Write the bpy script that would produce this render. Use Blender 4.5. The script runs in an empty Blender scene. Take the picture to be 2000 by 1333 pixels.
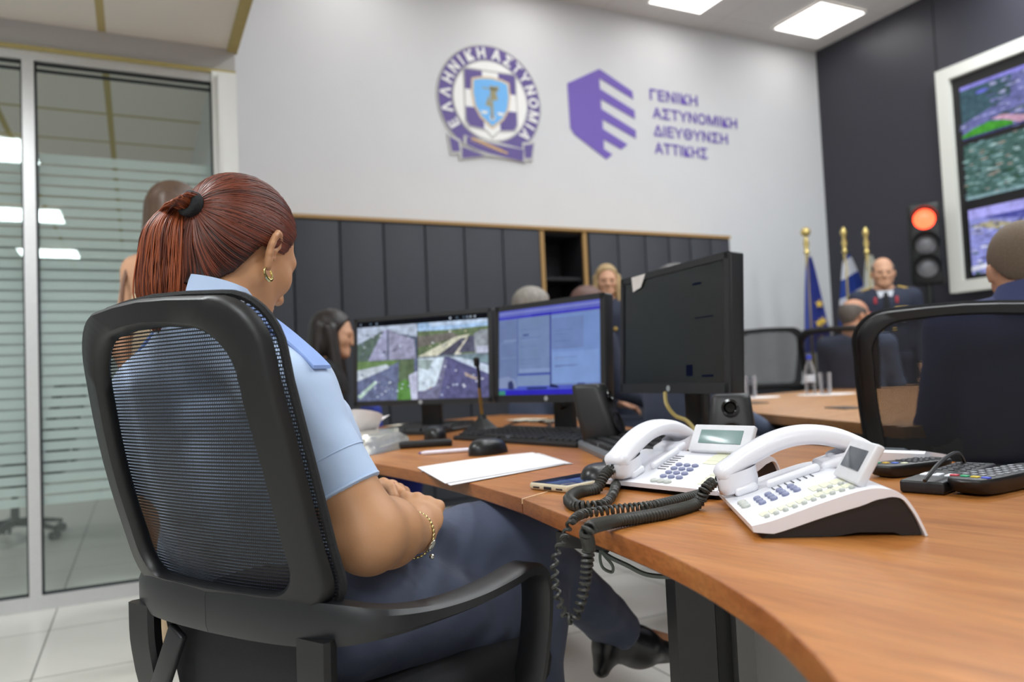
import bpy, math, random
import numpy as np
from mathutils import Vector, Matrix
random.seed(7)
sc = bpy.context.scene
COL = sc.collection
# ------------------------------------------------------------------ camera
YAW, PITCH, ROLL, FPX, CAMH = math.radians(26.0), math.radians(2.62), math.radians(-2.52), 1510.0, 0.945
_cy, _sy, _cp, _sp, _cr, _sr = math.cos(YAW), math.sin(YAW), math.cos(PITCH), math.sin(PITCH), math.cos(ROLL), math.sin(ROLL)
CF = np.array([_sy*_cp, _cy*_cp, _sp]); _r = np.array([_cy, -_sy, 0.0]); _u = np.cross(_r, CF)
CR = _r*_cr + _u*_sr; CU = -_r*_sr + _u*_cr; CO = np.array([0, 0, CAMH])
cam = bpy.data.cameras.new('camera'); camo = bpy.data.objects.new('camera', cam); COL.objects.link(camo)
camo.matrix_world = Matrix(((CR[0], CU[0], -CF[0], CO[0]), (CR[1], CU[1], -CF[1], CO[1]), (CR[2], CU[2], -CF[2], CO[2]), (0, 0, 0, 1)))
cam.sensor_width = 36.0; cam.lens = FPX/2000*36.0; cam.clip_start = 0.02; cam.clip_end = 100
cam.dof.use_dof = True; cam.dof.focus_distance = 1.12; cam.dof.aperture_fstop = 3.5
sc.camera = camo
def ray(x, y): return CF + CR*(x-1000)/FPX - CU*(y-666.5)/FPX
def P(x, y, D): return CO + ray(x, y)*D                      # point at depth D
def PZ(x, y, z=0.745): d = ray(x, y); return CO + d*((z-CAMH)/d[2])
def PY(x, y, Y): d = ray(x, y); return CO + d*(Y/d[1])
def PX(x, y, X): d = ray(x, y); return CO + d*(X/d[0])
# ------------------------------------------------------------------ world, exposure
sc.view_settings.view_transform = 'Standard'; sc.view_settings.look = 'None'
sc.view_settings.exposure = -0.12; sc.view_settings.gamma = 1.0; sc.view_settings.use_curve_mapping = False
sc.cycles.use_denoising = True; sc.cycles.max_bounces = 8; sc.cycles.transparent_max_bounces = 24
sc.cycles.sample_clamp_indirect = 4.0
wd = bpy.data.worlds.new('world'); sc.world = wd; wd.use_nodes = True
wd.node_tree.nodes['Background'].inputs[0].default_value = (0.8, 0.87, 1, 1)
wd.node_tree.nodes['Background'].inputs[1].default_value = 0.03
# ------------------------------------------------------------------ room numbers
YW, XW, ZC = 5.8, 6.575, 4.26          # far white wall, dark video wall, high ceiling
YP, XP, ZL = 4.1, 0.485, 2.675         # glass partition plane, its right end, low ceiling
LAMP_HALL, LAMP_LOW, LAMP_OFFICE = 32.0, 38.0, 18.0
def area(name, loc, sx, sy, watts, rot=(0, 0, 0), col=(0.90, 0.965, 1.0), spread=math.pi):
    l = bpy.data.lights.new(name, 'AREA'); l.shape = 'RECTANGLE'; l.size = sx; l.size_y = sy; l.energy = watts; l.color = col; l.spread = spread
    o = bpy.data.objects.new(name, l); COL.objects.link(o); o.location = loc; o.rotation_euler = rot
    return o
_cl = PZ(1595, 72, ZC)
HALL_LIGHTS = [(_cl[0]-0.30-1.5*i, _cl[1]-0.30) for i in range(4)]+[(_cl[0]-0.3-1.8*i, _cl[1]-0.3-1.8*j) for i in range(3) for j in range(1, 4)]
LOW_LIGHTS = [(-0.9, 2.0), (-0.9, -0.2), (-0.9, -2.4)]
OFFICE_LIGHTS = [(-2.9, 6.0), (-2.9, 8.2)]
for i, (x, y) in enumerate(HALL_LIGHTS): area('hall_lamp', (x, y, ZC-0.03), 0.6, 0.6, 1.5 if i < 4 else LAMP_HALL)
for i, (x, y) in enumerate(LOW_LIGHTS): area('low_lamp', (x, y, ZL-0.03), 0.6, 0.6, LAMP_LOW)
for i, (x, y) in enumerate(OFFICE_LIGHTS): area('office_lamp', (x, y, ZL-0.03), 0.6, 0.6, LAMP_OFFICE)
# ------------------------------------------------------------------ materials
def lin(h):
    if not isinstance(h, str): return tuple(h)+((1,) if len(h) == 3 else ())
    c = [int(h[i:i+2], 16)/255 for i in (0, 2, 4)]
    return tuple(v/12.92 if v <= 0.04045 else ((v+0.055)/1.055)**2.4 for v in c)+(1,)
MATS = {}
def _nt(name):
    m = bpy.data.materials.new(name); m.use_nodes = True; nt = m.node_tree
    return m, nt, nt.nodes['Principled BSDF']
def M(name, col='808080', rough=0.5, metal=0.0, var=0.06, vs=30.0, bump=0.0, bs=250.0, emit=0.0, coat=0.0, spec=0.5, sheen=0.0, stretch=None, trans=0.0):
    if name in MATS: return MATS[name]
    m, nt, b = _nt(name); N, L = nt.nodes, nt.links
    c = lin(col)
    tc = N.new('ShaderNodeTexCoord'); src = tc.outputs['Object']
    if stretch:
        mp = N.new('ShaderNodeMapping'); mp.inputs['Scale'].default_value = stretch; L.new(src, mp.inputs[0]); src = mp.outputs[0]
    nz = N.new('ShaderNodeTexNoise'); nz.inputs['Scale'].default_value = vs; nz.inputs['Detail'].default_value = 3; L.new(src, nz.inputs[0])
    rp = N.new('ShaderNodeMapRange'); rp.inputs[1].default_value = 0.25; rp.inputs[2].default_value = 0.75; rp.inputs[3].default_value = 1-var; rp.inputs[4].default_value = 1+var
    L.new(nz.outputs[0], rp.inputs[0])
    mx = N.new('ShaderNodeMix'); mx.data_type = 'RGBA'; mx.blend_type = 'MULTIPLY'; mx.inputs[0].default_value = 1
    mx.inputs[6].default_value = c; L.new(rp.outputs[0], mx.inputs[7]); L.new(mx.outputs[2], b.inputs['Base Color'])
    b.inputs['Roughness'].default_value = rough; b.inputs['Metallic'].default_value = metal
    b.inputs['Specular IOR Level'].default_value = spec; b.inputs['Coat Weight'].default_value = coat; b.inputs['Sheen Weight'].default_value = sheen
    b.inputs['Transmission Weight'].default_value = trans
    if emit:
        L.new(mx.outputs[2], b.inputs['Emission Color']); b.inputs['Emission Strength'].default_value = emit
    if bump:
        n2 = N.new('ShaderNodeTexNoise'); n2.inputs['Scale'].default_value = bs; n2.inputs['Detail'].default_value = 2; L.new(src, n2.inputs[0])
        bp = N.new('ShaderNodeBump'); bp.inputs['Strength'].default_value = bump; bp.inputs['Distance'].default_value = 0.002
        L.new(n2.outputs[0], bp.inputs['Height']); L.new(bp.outputs[0], b.inputs['Normal'])
    MATS[name] = m; return m
# ------------------------------------------------------------------ mesh builder
def rotz(a): return np.array([[math.cos(a), -math.sin(a), 0], [math.sin(a), math.cos(a), 0], [0, 0, 1.0]])
def frame(z, x=None):
    z = np.array(z, float); z = z/np.linalg.norm(z)
    if x is None: x = np.array([1, 0, 0]) if abs(z[0]) < 0.8 else np.array([0, 1.0, 0])
    x = np.array(x, float); x = x-z*(x@z); x /= np.linalg.norm(x)
    return np.column_stack([x, np.cross(z, x), z])
class MB:
    def __init__(s): s.v = []; s.f = []; s.mi = []; s.n = 0; s.uv = []; s.col = []
    def add(s, V, Fs, mi=0, uv=None, col=None):
        V = np.asarray(V, float).reshape(-1, 3); s.v.append(V)
        for f in Fs: s.f.append([i+s.n for i in f]); s.mi.append(mi); s.col.append(col)
        s.uv.append(np.asarray(uv, float) if uv is not None else np.zeros((len(V), 2)))
        s.n += len(V); return s
    def box(s, c, sz, R=None, mi=0, bev=0.0, taper=None):
        h = np.array(sz, float)/2
        if bev > 0: return s.rbox(c, sz, bev, R, mi)
        V = np.array([[x, y, z] for z in (-1, 1) for y in (-1, 1) for x in (-1, 1)], float)*h
        if taper: V[4:, :2] *= taper
        if R is not None: V = V@np.asarray(R).T
        return s.add(V+np.array(c), [(0, 2, 3, 1), (4, 5, 7, 6), (0, 1, 5, 4), (2, 6, 7, 3), (0, 4, 6, 2), (1, 3, 7, 5)], mi)
    def rbox(s, c, sz, r, R=None, mi=0, seg=3):                # box with rounded vertical corners and rounded rims
        x, y, z = np.array(sz)/2; r = min(r, x*0.99, y*0.99, z*0.99)
        out = []
        for cx, cy, a0 in ((x-r, y-r, 0), (-x+r, y-r, 90), (-x+r, -y+r, 180), (x-r, -y+r, 270)):
            for k in range(seg+1):
                a = math.radians(a0+90*k/seg); out.append((cx, cy, math.cos(a), math.sin(a)))
        rings = []
        for k in range(seg+1):
            a = math.pi/2*k/seg; rings.append((-z+r-r*math.cos(a), math.sin(a)))
        rings = rings+[(-q, w) for q, w in rings[::-1]]
        V = [[cx+r*w*ca, cy+r*w*sa, zz] for zz, w in rings for cx, cy, ca, sa in out]
        n = len(out); Fs = [[i*n+j, i*n+(j+1) % n, (i+1)*n+(j+1) % n, (i+1)*n+j] for i in range(len(rings)-1) for j in range(n)]
        Fs.append(list(range(n))[::-1]); Fs.append([(len(rings)-1)*n+j for j in range(n)])
        V = np.array(V)
        if R is not None: V = V@np.asarray(R).T
        return s.add(V+np.array(c), Fs, mi)
    def tube(s, pts, r, n=8, closed=False, mi=0, cap=True):
        pts = np.array(pts, float); m = len(pts); r = np.broadcast_to(np.array(r, float), (m,))
        if closed: T = np.roll(pts, -1, 0)-np.roll(pts, 1, 0)
        else: T = np.gradient(pts, axis=0)
        T /= np.linalg.norm(T, axis=1)[:, None]+1e-12
        x = frame(T[0])[:, 0]; V = []
        a = np.arange(n)*2*math.pi/n
        for i in range(m):
            x = x-T[i]*(x@T[i]); x /= np.linalg.norm(x)+1e-12; y = np.cross(T[i], x)
            V.append(pts[i]+r[i]*(np.cos(a)[:, None]*x+np.sin(a)[:, None]*y))
        V = np.concatenate(V); k = m if closed else m-1
        Fs = [[i*n+j, i*n+(j+1) % n, ((i+1) % m)*n+(j+1) % n, ((i+1) % m)*n+j] for i in range(k) for j in range(n)]
        if cap and not closed: Fs += [list(range(n))[::-1], [(m-1)*n+j for j in range(n)]]
        return s.add(V, Fs, mi)
    def sweep(s, pts, X, Y, prof, closed=False, mi=0):          # profile (a,b) placed on axes X[i], Y[i]
        pts = np.array(pts, float); m = len(pts); prof = np.array(prof, float)
        pr = prof if prof.ndim == 3 else np.broadcast_to(prof, (m,)+prof.shape); n = pr.shape[1]
        V = np.concatenate([pts[i]+pr[i][:, :1]*X[i]+pr[i][:, 1:]*Y[i] for i in range(m)])
        k = m if closed else m-1
        Fs = [[i*n+j, i*n+(j+1) % n, ((i+1) % m)*n+(j+1) % n, ((i+1) % m)*n+j] for i in range(k) for j in range(n)]
        if not closed: Fs += [list(range(n))[::-1], [(m-1)*n+j for j in range(n)]]
        return s.add(V, Fs, mi)
    def lathe(s, prof, c=(0, 0, 0), n=24, R=None, mi=0):        # prof: (radius, height)
        V = [[r*math.cos(2*math.pi*j/n), r*math.sin(2*math.pi*j/n), z] for r, z in prof for j in range(n)]
        V = np.array(V)
        if R is not None: V = V@np.asarray(R).T
        m = len(prof); Fs = [[i*n+j, i*n+(j+1) % n, (i+1)*n+(j+1) % n, (i+1)*n+j] for i in range(m-1) for j in range(n)]
        if prof[0][0] > 1e-6: Fs.append(list(range(n))[::-1])
        if prof[-1][0] > 1e-6: Fs.append([(m-1)*n+j for j in range(n)])
        return s.add(V+np.array(c), Fs, mi)
    def cyl(s, a, b, r, r2=None, n=20, mi=0):
        a = np.array(a, float); b = np.array(b, float); L = np.linalg.norm(b-a)
        return s.lathe([(r, 0), (r if r2 is None else r2, L)], a, n, frame(b-a), mi)
    def ball(s, c, r, n=16, m=10, R=None, mi=0):
        r = np.broadcast_to(np.array(r, float), (3,))
        V = np.array([[math.sin(math.pi*i/m)*math.cos(2*math.pi*j/n), math.sin(math.pi*i/m)*math.sin(2*math.pi*j/n), -math.cos(math.pi*i/m)] for i in range(m+1) for j in range(n)])*r
        if R is not None: V = V@np.asarray(R).T
        return s.add(V+np.array(c), [[i*n+j, i*n+(j+1) % n, (i+1)*n+(j+1) % n, (i+1)*n+j] for i in range(m) for j in range(n)], mi)
    def prism(s, poly, z0, z1, mi=0):
        n = len(poly); V = [(x, y, z0) for x, y in poly]+[(x, y, z1) for x, y in poly]
        return s.add(V, [list(range(n))[::-1], list(range(n, 2*n))]+[[i, (i+1) % n, n+(i+1) % n, n+i] for i in range(n)], mi)
    def plate(s, poly, O, U, W, Nn, d0, d1, mi=0):               # polygon in plane (U,W) at O, thick along Nn
        O, U, W, Nn = map(lambda q: np.array(q, float), (O, U, W, Nn)); n = len(poly)
        V = [O+U*x+W*y+Nn*d for d in (d0, d1) for x, y in poly]
        Fs = [list(range(n))[::-1], list(range(n, 2*n))]+[[i, (i+1) % n, n+(i+1) % n, n+i] for i in range(n)]
        if np.cross(U, W)@Nn < 0: Fs = [f[::-1] for f in Fs]
        return s.add(V, Fs, mi)
    def grid(s, V, closed_u=False, uv=None, mi=0, flip=False):   # V: (m,n,3)
        V = np.array(V, float); m, n = V.shape[:2]
        k = n if closed_u else n-1
        Fs = [[i*n+j, i*n+(j+1) % n, (i+1)*n+(j+1) % n, (i+1)*n+j] for i in range(m-1) for j in range(k)]
        if flip: Fs = [f[::-1] for f in Fs]
        return s.add(V.reshape(-1, 3), Fs, mi, None if uv is None else np.array(uv).reshape(-1, 2))
    def quadpoly(s, pts, mi=0, col=None): return s.add(pts, [list(range(len(pts)))], mi, None, col)
THING = {}
def newmesh(name, V, Fs, mats, mi=None, uv=None, col=None, smooth=True, sharp=40):
    me = bpy.data.meshes.new(name); me.from_pydata([tuple(p) for p in V], [], Fs)
    for m in mats: me.materials.append(m)
    if mi is not None and len(mats) > 1: me.polygons.foreach_set('material_index', mi)
    if uv is not None:
        ul = me.uv_layers.new(name='UVMap'); li = np.zeros(len(me.loops), np.int32); me.loops.foreach_get('vertex_index', li)
        ul.data.foreach_set('uv', np.asarray(uv)[li].astype(np.float32).ravel())
    if col is not None:
        ca = me.color_attributes.new('Col', 'FLOAT_COLOR', 'CORNER'); arr = []
        for p, c in zip(me.polygons, col): arr += list(c)*p.loop_total
        ca.data.foreach_set('color', np.array(arr, np.float32))
    if smooth:
        me.polygons.foreach_set('use_smooth', [True]*len(me.polygons))
        if sharp and sharp < 180: me.set_sharp_from_angle(angle=math.radians(sharp))
    me.update(); return me
def thing(name, label, cat, loc=(0, 0, 0), rz=0.0, group=None, kind=None):
    o = bpy.data.objects.new(name, None); COL.objects.link(o); o.location = tuple(loc); o.rotation_euler = (0, 0, rz)
    o.empty_display_size = 0.05
    if label: o['label'] = label
    if cat: o['category'] = cat
    if group: o['group'] = group
    if kind: o['kind'] = kind
    THING[o.name] = (np.array(loc, float), rz); return o
def part(name, mb, mat, root=None, world=False, label=None, smooth=True, sharp=40, uv=False, kind=None):
    """one mesh object; world=True: vertices are given in world space and moved into the root's frame"""
    V = np.concatenate(mb.v)
    if root is not None and world:
        top = root
        while top.parent: top = top.parent
        loc, rz = THING[top.name]; V = (V-loc)@rotz(rz)
    mats = mat if isinstance(mat, (list, tuple)) else [mat]
    col = mb.col if mb.col and mb.col[0] is not None else None
    me = newmesh(name, V, mb.f, mats, mb.mi, np.concatenate(mb.uv) if uv else None, col, smooth, sharp)
    o = bpy.data.objects.new(name, me); COL.objects.link(o)
    if root is not None: o.parent = root
    if label: o['label'] = label
    if kind: o['kind'] = kind
    return o
def tag(o, label, cat, group=None, kind=None):
    o['label'] = label; o['category'] = cat
    if group: o['group'] = group
    if kind: o['kind'] = kind
    return o
def solo(name, mb, mat, label, cat, group=None, **k): return tag(part(name, mb, mat, **k), label, cat, group)
def struct(name, mb, mat, root=None, **k):
    o = part(name, mb, mat, root, **k)
    if root is None: o['kind'] = 'structure'
    return o
def copy_tree(o, parent=None):
    c = o.copy(); COL.objects.link(c)
    if parent is not None: c.parent = parent
    for ch in list(o.children): copy_tree(ch, c)
    return c
def dup(o, loc, rz, label=None, group=None):
    c = copy_tree(o); c.location = tuple(loc); c.rotation_euler = (0, 0, rz); THING[c.name] = (np.array(loc, float), rz)
    if label: c['label'] = label
    if group: c['group'] = group
    return c
def spline(pts, n=10, closed=False):
    pts = np.array(pts, float); m = len(pts); out = []
    rng = range(m) if closed else range(m-1)
    for i in rng:
        g = lambda k: pts[k % m] if closed else pts[min(max(k, 0), m-1)]
        p0, p1, p2, p3 = g(i-1), g(i), g(i+1), g(i+2)
        for k in range(n):
            t = k/n; out.append(0.5*((2*p1)+(-p0+p2)*t+(2*p0-5*p1+4*p2-p3)*t*t+(-p0+3*p1-3*p2+p3)*t**3))
    if not closed: out.append(pts[-1])
    return np.array(out)
def textmesh(txt, size=1.0, bold=0.0, space=1.0):
    cu = bpy.data.curves.new('tmp', 'FONT'); cu.body = txt; cu.size = size; cu.offset = bold; cu.space_character = space; cu.resolution_u = 3
    o = bpy.data.objects.new('tmp', cu); COL.objects.link(o)
    dg = bpy.context.evaluated_depsgraph_get(); me = o.evaluated_get(dg).to_mesh()
    V = np.array([v.co[:] for v in me.vertices]).reshape(-1, 3); Fs = [list(p.vertices) for p in me.polygons]
    o.evaluated_get(dg).to_mesh_clear(); bpy.data.objects.remove(o); bpy.data.curves.remove(cu)
    V2 = []; F2 = []                                             # every face a hair apart, so that crossing strokes do not share a plane
    for k, f in enumerate(Fs): F2.append(list(range(len(V2), len(V2)+len(f)))); V2 += [(*V[q][:2], 0.00003*(k % 9)) for q in f]
    V, Fs = np.array(V2), F2
    return V, Fs
# ------------------------------------------------------------------ implicit surfaces for bodies
def _n(v): v = np.array(v, float); return v/np.linalg.norm(v)
def cone(a, b, ra, rb):
    a = np.array(a, float); ba = np.array(b, float)-a; L = ba@ba
    def f(p):
        pa = p-a; h = np.clip(pa@ba/L, 0, 1); return np.linalg.norm(pa-h[:, None]*ba, axis=1)-(ra+(rb-ra)*h)
    return f
def ell(c, r, R=None):
    c = np.array(c, float); r = np.array(r, float); R = np.eye(3) if R is None else np.array(R, float)
    def f(p):
        q = (p-c)@R; k0 = np.linalg.norm(q/r, axis=1); k1 = np.linalg.norm(q/(r*r), axis=1)+1e-9; return k0*(k0-1)/k1
    return f
def econe(a, b, ra, rb, x):                                     # elliptic limb: ra, rb = (rx, ry)
    a = np.array(a, float); b = np.array(b, float); Fm = frame(b-a, x); L = np.linalg.norm(b-a); ra = np.array(ra, float); rb = np.array(rb, float)
    def f(p):
        q = (p-a)@Fm; h = np.clip(q[:, 2]/L, 0, 1); r = ra+(rb-ra)*h[:, None]; m = r.min(1)
        d = np.stack([q[:, 0]/r[:, 0], q[:, 1]/r[:, 1], (q[:, 2]-h*L)/m], 1); k = np.linalg.norm(d, axis=1); return (k-1)*m
    return f
def chain(pts, rs):
    return [cone(pts[i], pts[i+1], rs[i], rs[i+1]) for i in range(len(pts)-1)]
def union(prims, k=0.02):
    prims = [q if isinstance(q, tuple) else (q, k) for q in prims]
    def f(p):
        d = prims[0][0](p)
        for g, kk in prims[1:]:
            e = g(p); h = np.maximum(kk-np.abs(d-e), 0)/kk; d = np.minimum(d, e)-h*h*kk*0.25
        return d
    return f
def carve(f, g, k=0.01):
    def q(p):
        a = f(p); b = -g(p); h = np.maximum(k-np.abs(a-b), 0)/k; return np.maximum(a, b)+h*h*k*0.25
    return q
def inter(f, g, k=0.005):
    def q(p):
        a = f(p); b = g(p); h = np.maximum(k-np.abs(a-b), 0)/k; return np.maximum(a, b)+h*h*k*0.25
    return q
def plane(o, nrm):
    o = np.array(o, float); nrm = _n(nrm); return lambda p: (p-o)@nrm
_rng = np.random.RandomState(3); _LAT = _rng.rand(32, 32, 32).astype(np.float32)
def vnoise(p):
    i = np.floor(p).astype(int); t = p-i; t = t*t*(3-2*t); out = 0
    for dx in (0, 1):
        for dy in (0, 1):
            for dz in (0, 1):
                w = (t[:, 0] if dx else 1-t[:, 0])*(t[:, 1] if dy else 1-t[:, 1])*(t[:, 2] if dz else 1-t[:, 2])
                out = out+w*_LAT[(i[:, 0]+dx) % 32, (i[:, 1]+dy) % 32, (i[:, 2]+dz) % 32]
    return out-0.5
def wrinkle(f, amp, S, R=None):
    S = np.array(S, float)
    def q(p):
        x = (p if R is None else p@R)*S; return f(p)+amp*(vnoise(x)+0.5*vnoise(x*2.1+7))
    return q
def snet(f, lo, hi, h, B=6):
    lo = np.array(lo, float); hi = np.array(hi, float); nb = np.ceil((hi-lo)/(h*B)).astype(int); n = nb*B
    cs = [lo[k]+h*(np.arange(nb[k])*B+(B-1)/2) for k in range(3)]
    g = np.stack(np.meshgrid(*cs, indexing='ij'), -1).reshape(-1, 3)
    d = np.concatenate([f(g[i:i+200000]) for i in range(0, len(g), 200000)]).astype(np.float32)
    Fd = np.repeat(np.repeat(np.repeat(d.reshape(nb), B, 0), B, 1), B, 2)
    near = np.argwhere(np.abs(d.reshape(nb)) < h*B*1.35)
    off = np.stack(np.meshgrid(np.arange(B), np.arange(B), np.arange(B), indexing='ij'), -1).reshape(-1, 3)
    for i in range(0, len(near), 1500):
        ix = (near[i:i+1500, None, :]*B+off[None]).reshape(-1, 3); Fd[ix[:, 0], ix[:, 1], ix[:, 2]] = f(lo+h*ix)
    S = Fd < 0; nx, ny, nz = n
    cor = [(i, j, k) for i in (0, 1) for j in (0, 1) for k in (0, 1)]
    cnt = sum(S[i:nx-1+i, j:ny-1+j, k:nz-1+k].astype(np.int8) for i, j, k in cor); mix = (cnt > 0) & (cnt < 8)
    idx = np.argwhere(mix); val = np.stack([Fd[idx[:, 0]+i, idx[:, 1]+j, idx[:, 2]+k] for i, j, k in cor], 1)
    acc = np.zeros((len(idx), 3)); c = np.zeros(len(idx))
    for a in range(8):
        for b in range(a+1, 8):
            A, Bq = np.array(cor[a]), np.array(cor[b])
            if np.abs(A-Bq).sum() != 1: continue
            va, vb = val[:, a], val[:, b]; cr = (va < 0) != (vb < 0); t = np.where(cr, va/np.where(cr, va-vb, 1), 0)
            acc += cr[:, None]*(A+(Bq-A)*t[:, None]); c += cr
    V = (idx+acc/c[:, None])*h+lo; vid = -np.ones(mix.shape, np.int64); vid[mix] = np.arange(len(idx)); Q = []
    for ax in range(3):
        o1, o2 = (ax+1) % 3, (ax+2) % 3
        sl = [slice(0, n[k]-1) for k in range(3)]; sl[o1] = slice(1, n[o1]-1); sl[o2] = slice(1, n[o2]-1)
        s2 = list(sl); s2[ax] = slice(1, n[ax]); A, Bq = S[tuple(sl)], S[tuple(s2)]; e = np.argwhere(A != Bq)
        if not len(e): continue
        ins = A[e[:, 0], e[:, 1], e[:, 2]]; e = e.copy(); e[:, o1] += 1; e[:, o2] += 1
        def cell(d1, d2):
            q = e.copy(); q[:, o1] += d1; q[:, o2] += d2; return vid[q[:, 0], q[:, 1], q[:, 2]]
        q = np.stack([cell(-1, -1), cell(0, -1), cell(0, 0), cell(-1, 0)], 1); q[~ins] = q[~ins][:, ::-1]; Q.append(q)
    Q = np.concatenate(Q); return V, Q[(Q >= 0).all(1)].tolist()
def blob(name, f, lo, hi, h, mat, root, label=None, colf=None):
    V, Q = snet(f, lo, hi, h); mb = MB(); mb.add(V, Q); return part(name, mb, mat, root, world=True, label=label, sharp=180)
# ================================================================== SETTING
def tile_floor():
    m, nt, b = _nt('floor_tile'); N, L = nt.nodes, nt.links
    tc = N.new('ShaderNodeTexCoord'); mp = N.new('ShaderNodeMapping'); L.new(tc.outputs['Object'], mp.inputs[0])
    jx = PZ(75, 1290, 0)[0]; jy = PZ(1280, 1203, 0)[1]
    mp.inputs['Location'].default_value = (-jx/0.6+20, -jy/0.6+20, 0); mp.inputs['Scale'].default_value = (1/0.6, 1/0.6, 1)
    br = N.new('ShaderNodeTexBrick'); br.offset = 0; br.squash = 1; L.new(mp.outputs[0], br.inputs[0])
    br.inputs['Scale'].default_value = 1; br.inputs['Brick Width'].default_value = 1; br.inputs['Row Height'].default_value = 1
    br.inputs['Mortar Size'].default_value = 0.006; br.inputs['Mortar Smooth'].default_value = 0.2
    br.inputs['Color1'].default_value = lin('d6d3cc'); br.inputs['Color2'].default_value = lin('d2cfc8'); br.inputs['Mortar'].default_value = lin('77746d')
    L.new(br.outputs[0], b.inputs['Base Color']); b.inputs['Roughness'].default_value = 0.28; b.inputs['Specular IOR Level'].default_value = 0.4
    return m
def ceil_tile(name, base, bar, pitch=0.6, ox=0.0, oy=0.0, w=0.02):
    m, nt, b = _nt(name); N, L = nt.nodes, nt.links
    tc = N.new('ShaderNodeTexCoord'); mp = N.new('ShaderNodeMapping'); L.new(tc.outputs['Object'], mp.inputs[0])
    mp.inputs['Location'].default_value = (-ox/pitch+20, -oy/pitch+20, 0); mp.inputs['Scale'].default_value = (1/pitch, 1/pitch, 1)
    br = N.new('ShaderNodeTexBrick'); br.offset = 0; L.new(mp.outputs[0], br.inputs[0])
    br.inputs['Scale'].default_value = 1; br.inputs['Brick Width'].default_value = 1; br.inputs['Row Height'].default_value = 1
    br.inputs['Mortar Size'].default_value = w; br.inputs['Mortar Smooth'].default_value = 0.05
    br.inputs['Color1'].default_value = lin(base); br.inputs['Color2'].default_value = lin(base); br.inputs['Mortar'].default_value = lin(bar)
    L.new(br.outputs[0], b.inputs['Base Color']); b.inputs['Roughness'].default_value = 0.9; return m
white_wall = M('white_wall_paint', 'd6d7d9', 0.75, var=0.015, vs=3, bump=0.05, bs=300)
dark_wall = M('dark_wall_laminate', '34343c', 0.42, var=0.03, vs=4, spec=0.4)
grey_bulk = M('bulkhead_paint', 'b2afad', 0.8, var=0.02, vs=4)
X0, Y0 = -4.2, -3.6
struct('floor', MB().box(((X0+XW)/2, (Y0+10)/2, -0.05), (XW-X0+0.4, 10-Y0, 0.1)), tile_floor())
struct('wall_back', MB().box(((XP+XW)/2+0.1, YW+0.1, ZC/2), (XW-XP+0.2, 0.2, ZC)), white_wall)
struct('wall_right', MB().box((XW+0.1, (Y0+YW)/2, ZC/2), (0.2, YW-Y0, ZC)), dark_wall)
struct('wall_front', MB().box(((X0+XW)/2, Y0-0.1, ZC/2), (XW-X0+0.4, 0.2, ZC)), white_wall)
struct('wall_left', MB().box((X0-0.1, (Y0+10)/2, ZL/2+0.05), (0.2, 10-Y0, ZL+0.1)), white_wall)
struct('ceiling_hall', MB().box(((XP+XW)/2+0.1, (Y0+YW)/2+0.1, ZC+0.05), (XW-XP+0.4, YW-Y0+0.4, 0.1)), ceil_tile('ceiling_tile_hall', 'd8d6d4', 'c9c6c2', ox=_cl[0], oy=_cl[1], w=0.008))
g1 = PY(258, 70, YP-0.05); 
low = ceil_tile('ceiling_tile_low', 'ece5dd', 'bfae7c', pitch=0.6, ox=XP-0.3-0.3, oy=YP, w=0.03)
struct('ceiling_low', MB().box(((X0+XP)/2, (Y0+YP)/2, ZL+0.05), (XP-X0, YP-Y0, 0.1)), low)
struct('ceiling_office', MB().box(((X0+XP)/2, (YP+10)/2, ZL+0.05), (XP-X0, 10-YP, 0.1)), low)
struct('trim_low_ceiling_edge', MB().box((XP-0.012, (Y0+YP)/2, ZL-0.006), (0.05, YP-Y0, 0.02)), M('brass_trim', 'b3a468', 0.5))
# upright face between the low and the high ceiling
struct('wall_bulkhead', MB().box((XP+0.005, (Y0+YW)/2, (ZL+ZC)/2+0.05), (0.03, YW-Y0, ZC-ZL)), white_wall)
# office behind the glass
struct('wall_office_side', MB().box((XP-0.04, (YP+10)/2+0.1, ZL/2), (0.08, 10-YP-0.2, ZL)), white_wall)
struct('wall_office_back', MB().box(((X0+XP)/2, 10.05, ZL/2), (XP-X0, 0.1, ZL)), M('office_wall', 'b9c0c0', 0.8, var=0.02))
# partition: grey band above, brass line, posts, rails
zt = 2.545
struct('wall_partition_band', MB().box(((X0+XP)/2, YP+0.03, (zt+ZL)/2), (XP-X0, 0.1, ZL-zt)), grey_bulk)
struct('trim_partition_line', MB().box(((X0+XP)/2, YP-0.03, zt), (XP-X0, 0.03, 0.018)), M('brass_trim'))
alu = M('brushed_aluminium', 'c8c8c8', 0.35, 0.35, var=0.03, vs=60)
white_frame = M('white_frame_paint', 'e2e2de', 0.5, var=0.01)
zg0, zg1 = 0.062, 2.492
x_post = PY(55, 120, YP)[0]; xa = PY(412, 165, YP)[0]; PW = 0.048
fr = MB()
fr.box(((X0+XP)/2, YP, (zg1+zt-0.009)/2), (XP-X0, 0.06, zt-0.009-zg1)); fr.box(((X0+XP)/2, YP, zg0/2), (XP-X0, 0.07, zg0))
struct('trim_partition_rails', fr, alu)
struct('trim_partition_post', MB().box((x_post, YP, (zg0+zg1)/2), (PW, 0.06, zg1-zg0)), alu)
struct('trim_partition_post_end', MB().box((x_post-1.95, YP, (zg0+zg1)/2), (PW, 0.06, zg1-zg0)), alu)
jb = MB().box(((xa+XP)/2, YP-0.005, (zg0+zt)/2-0.03), (XP-xa, 0.09, zt-0.01)); jb.box((xa+0.028, YP-0.06, 1.27), (0.004, 0.03, 2.5))
struct('trim_partition_jamb', jb, white_frame)
gasket = M('black_gasket', '20262a', 0.6)
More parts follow.
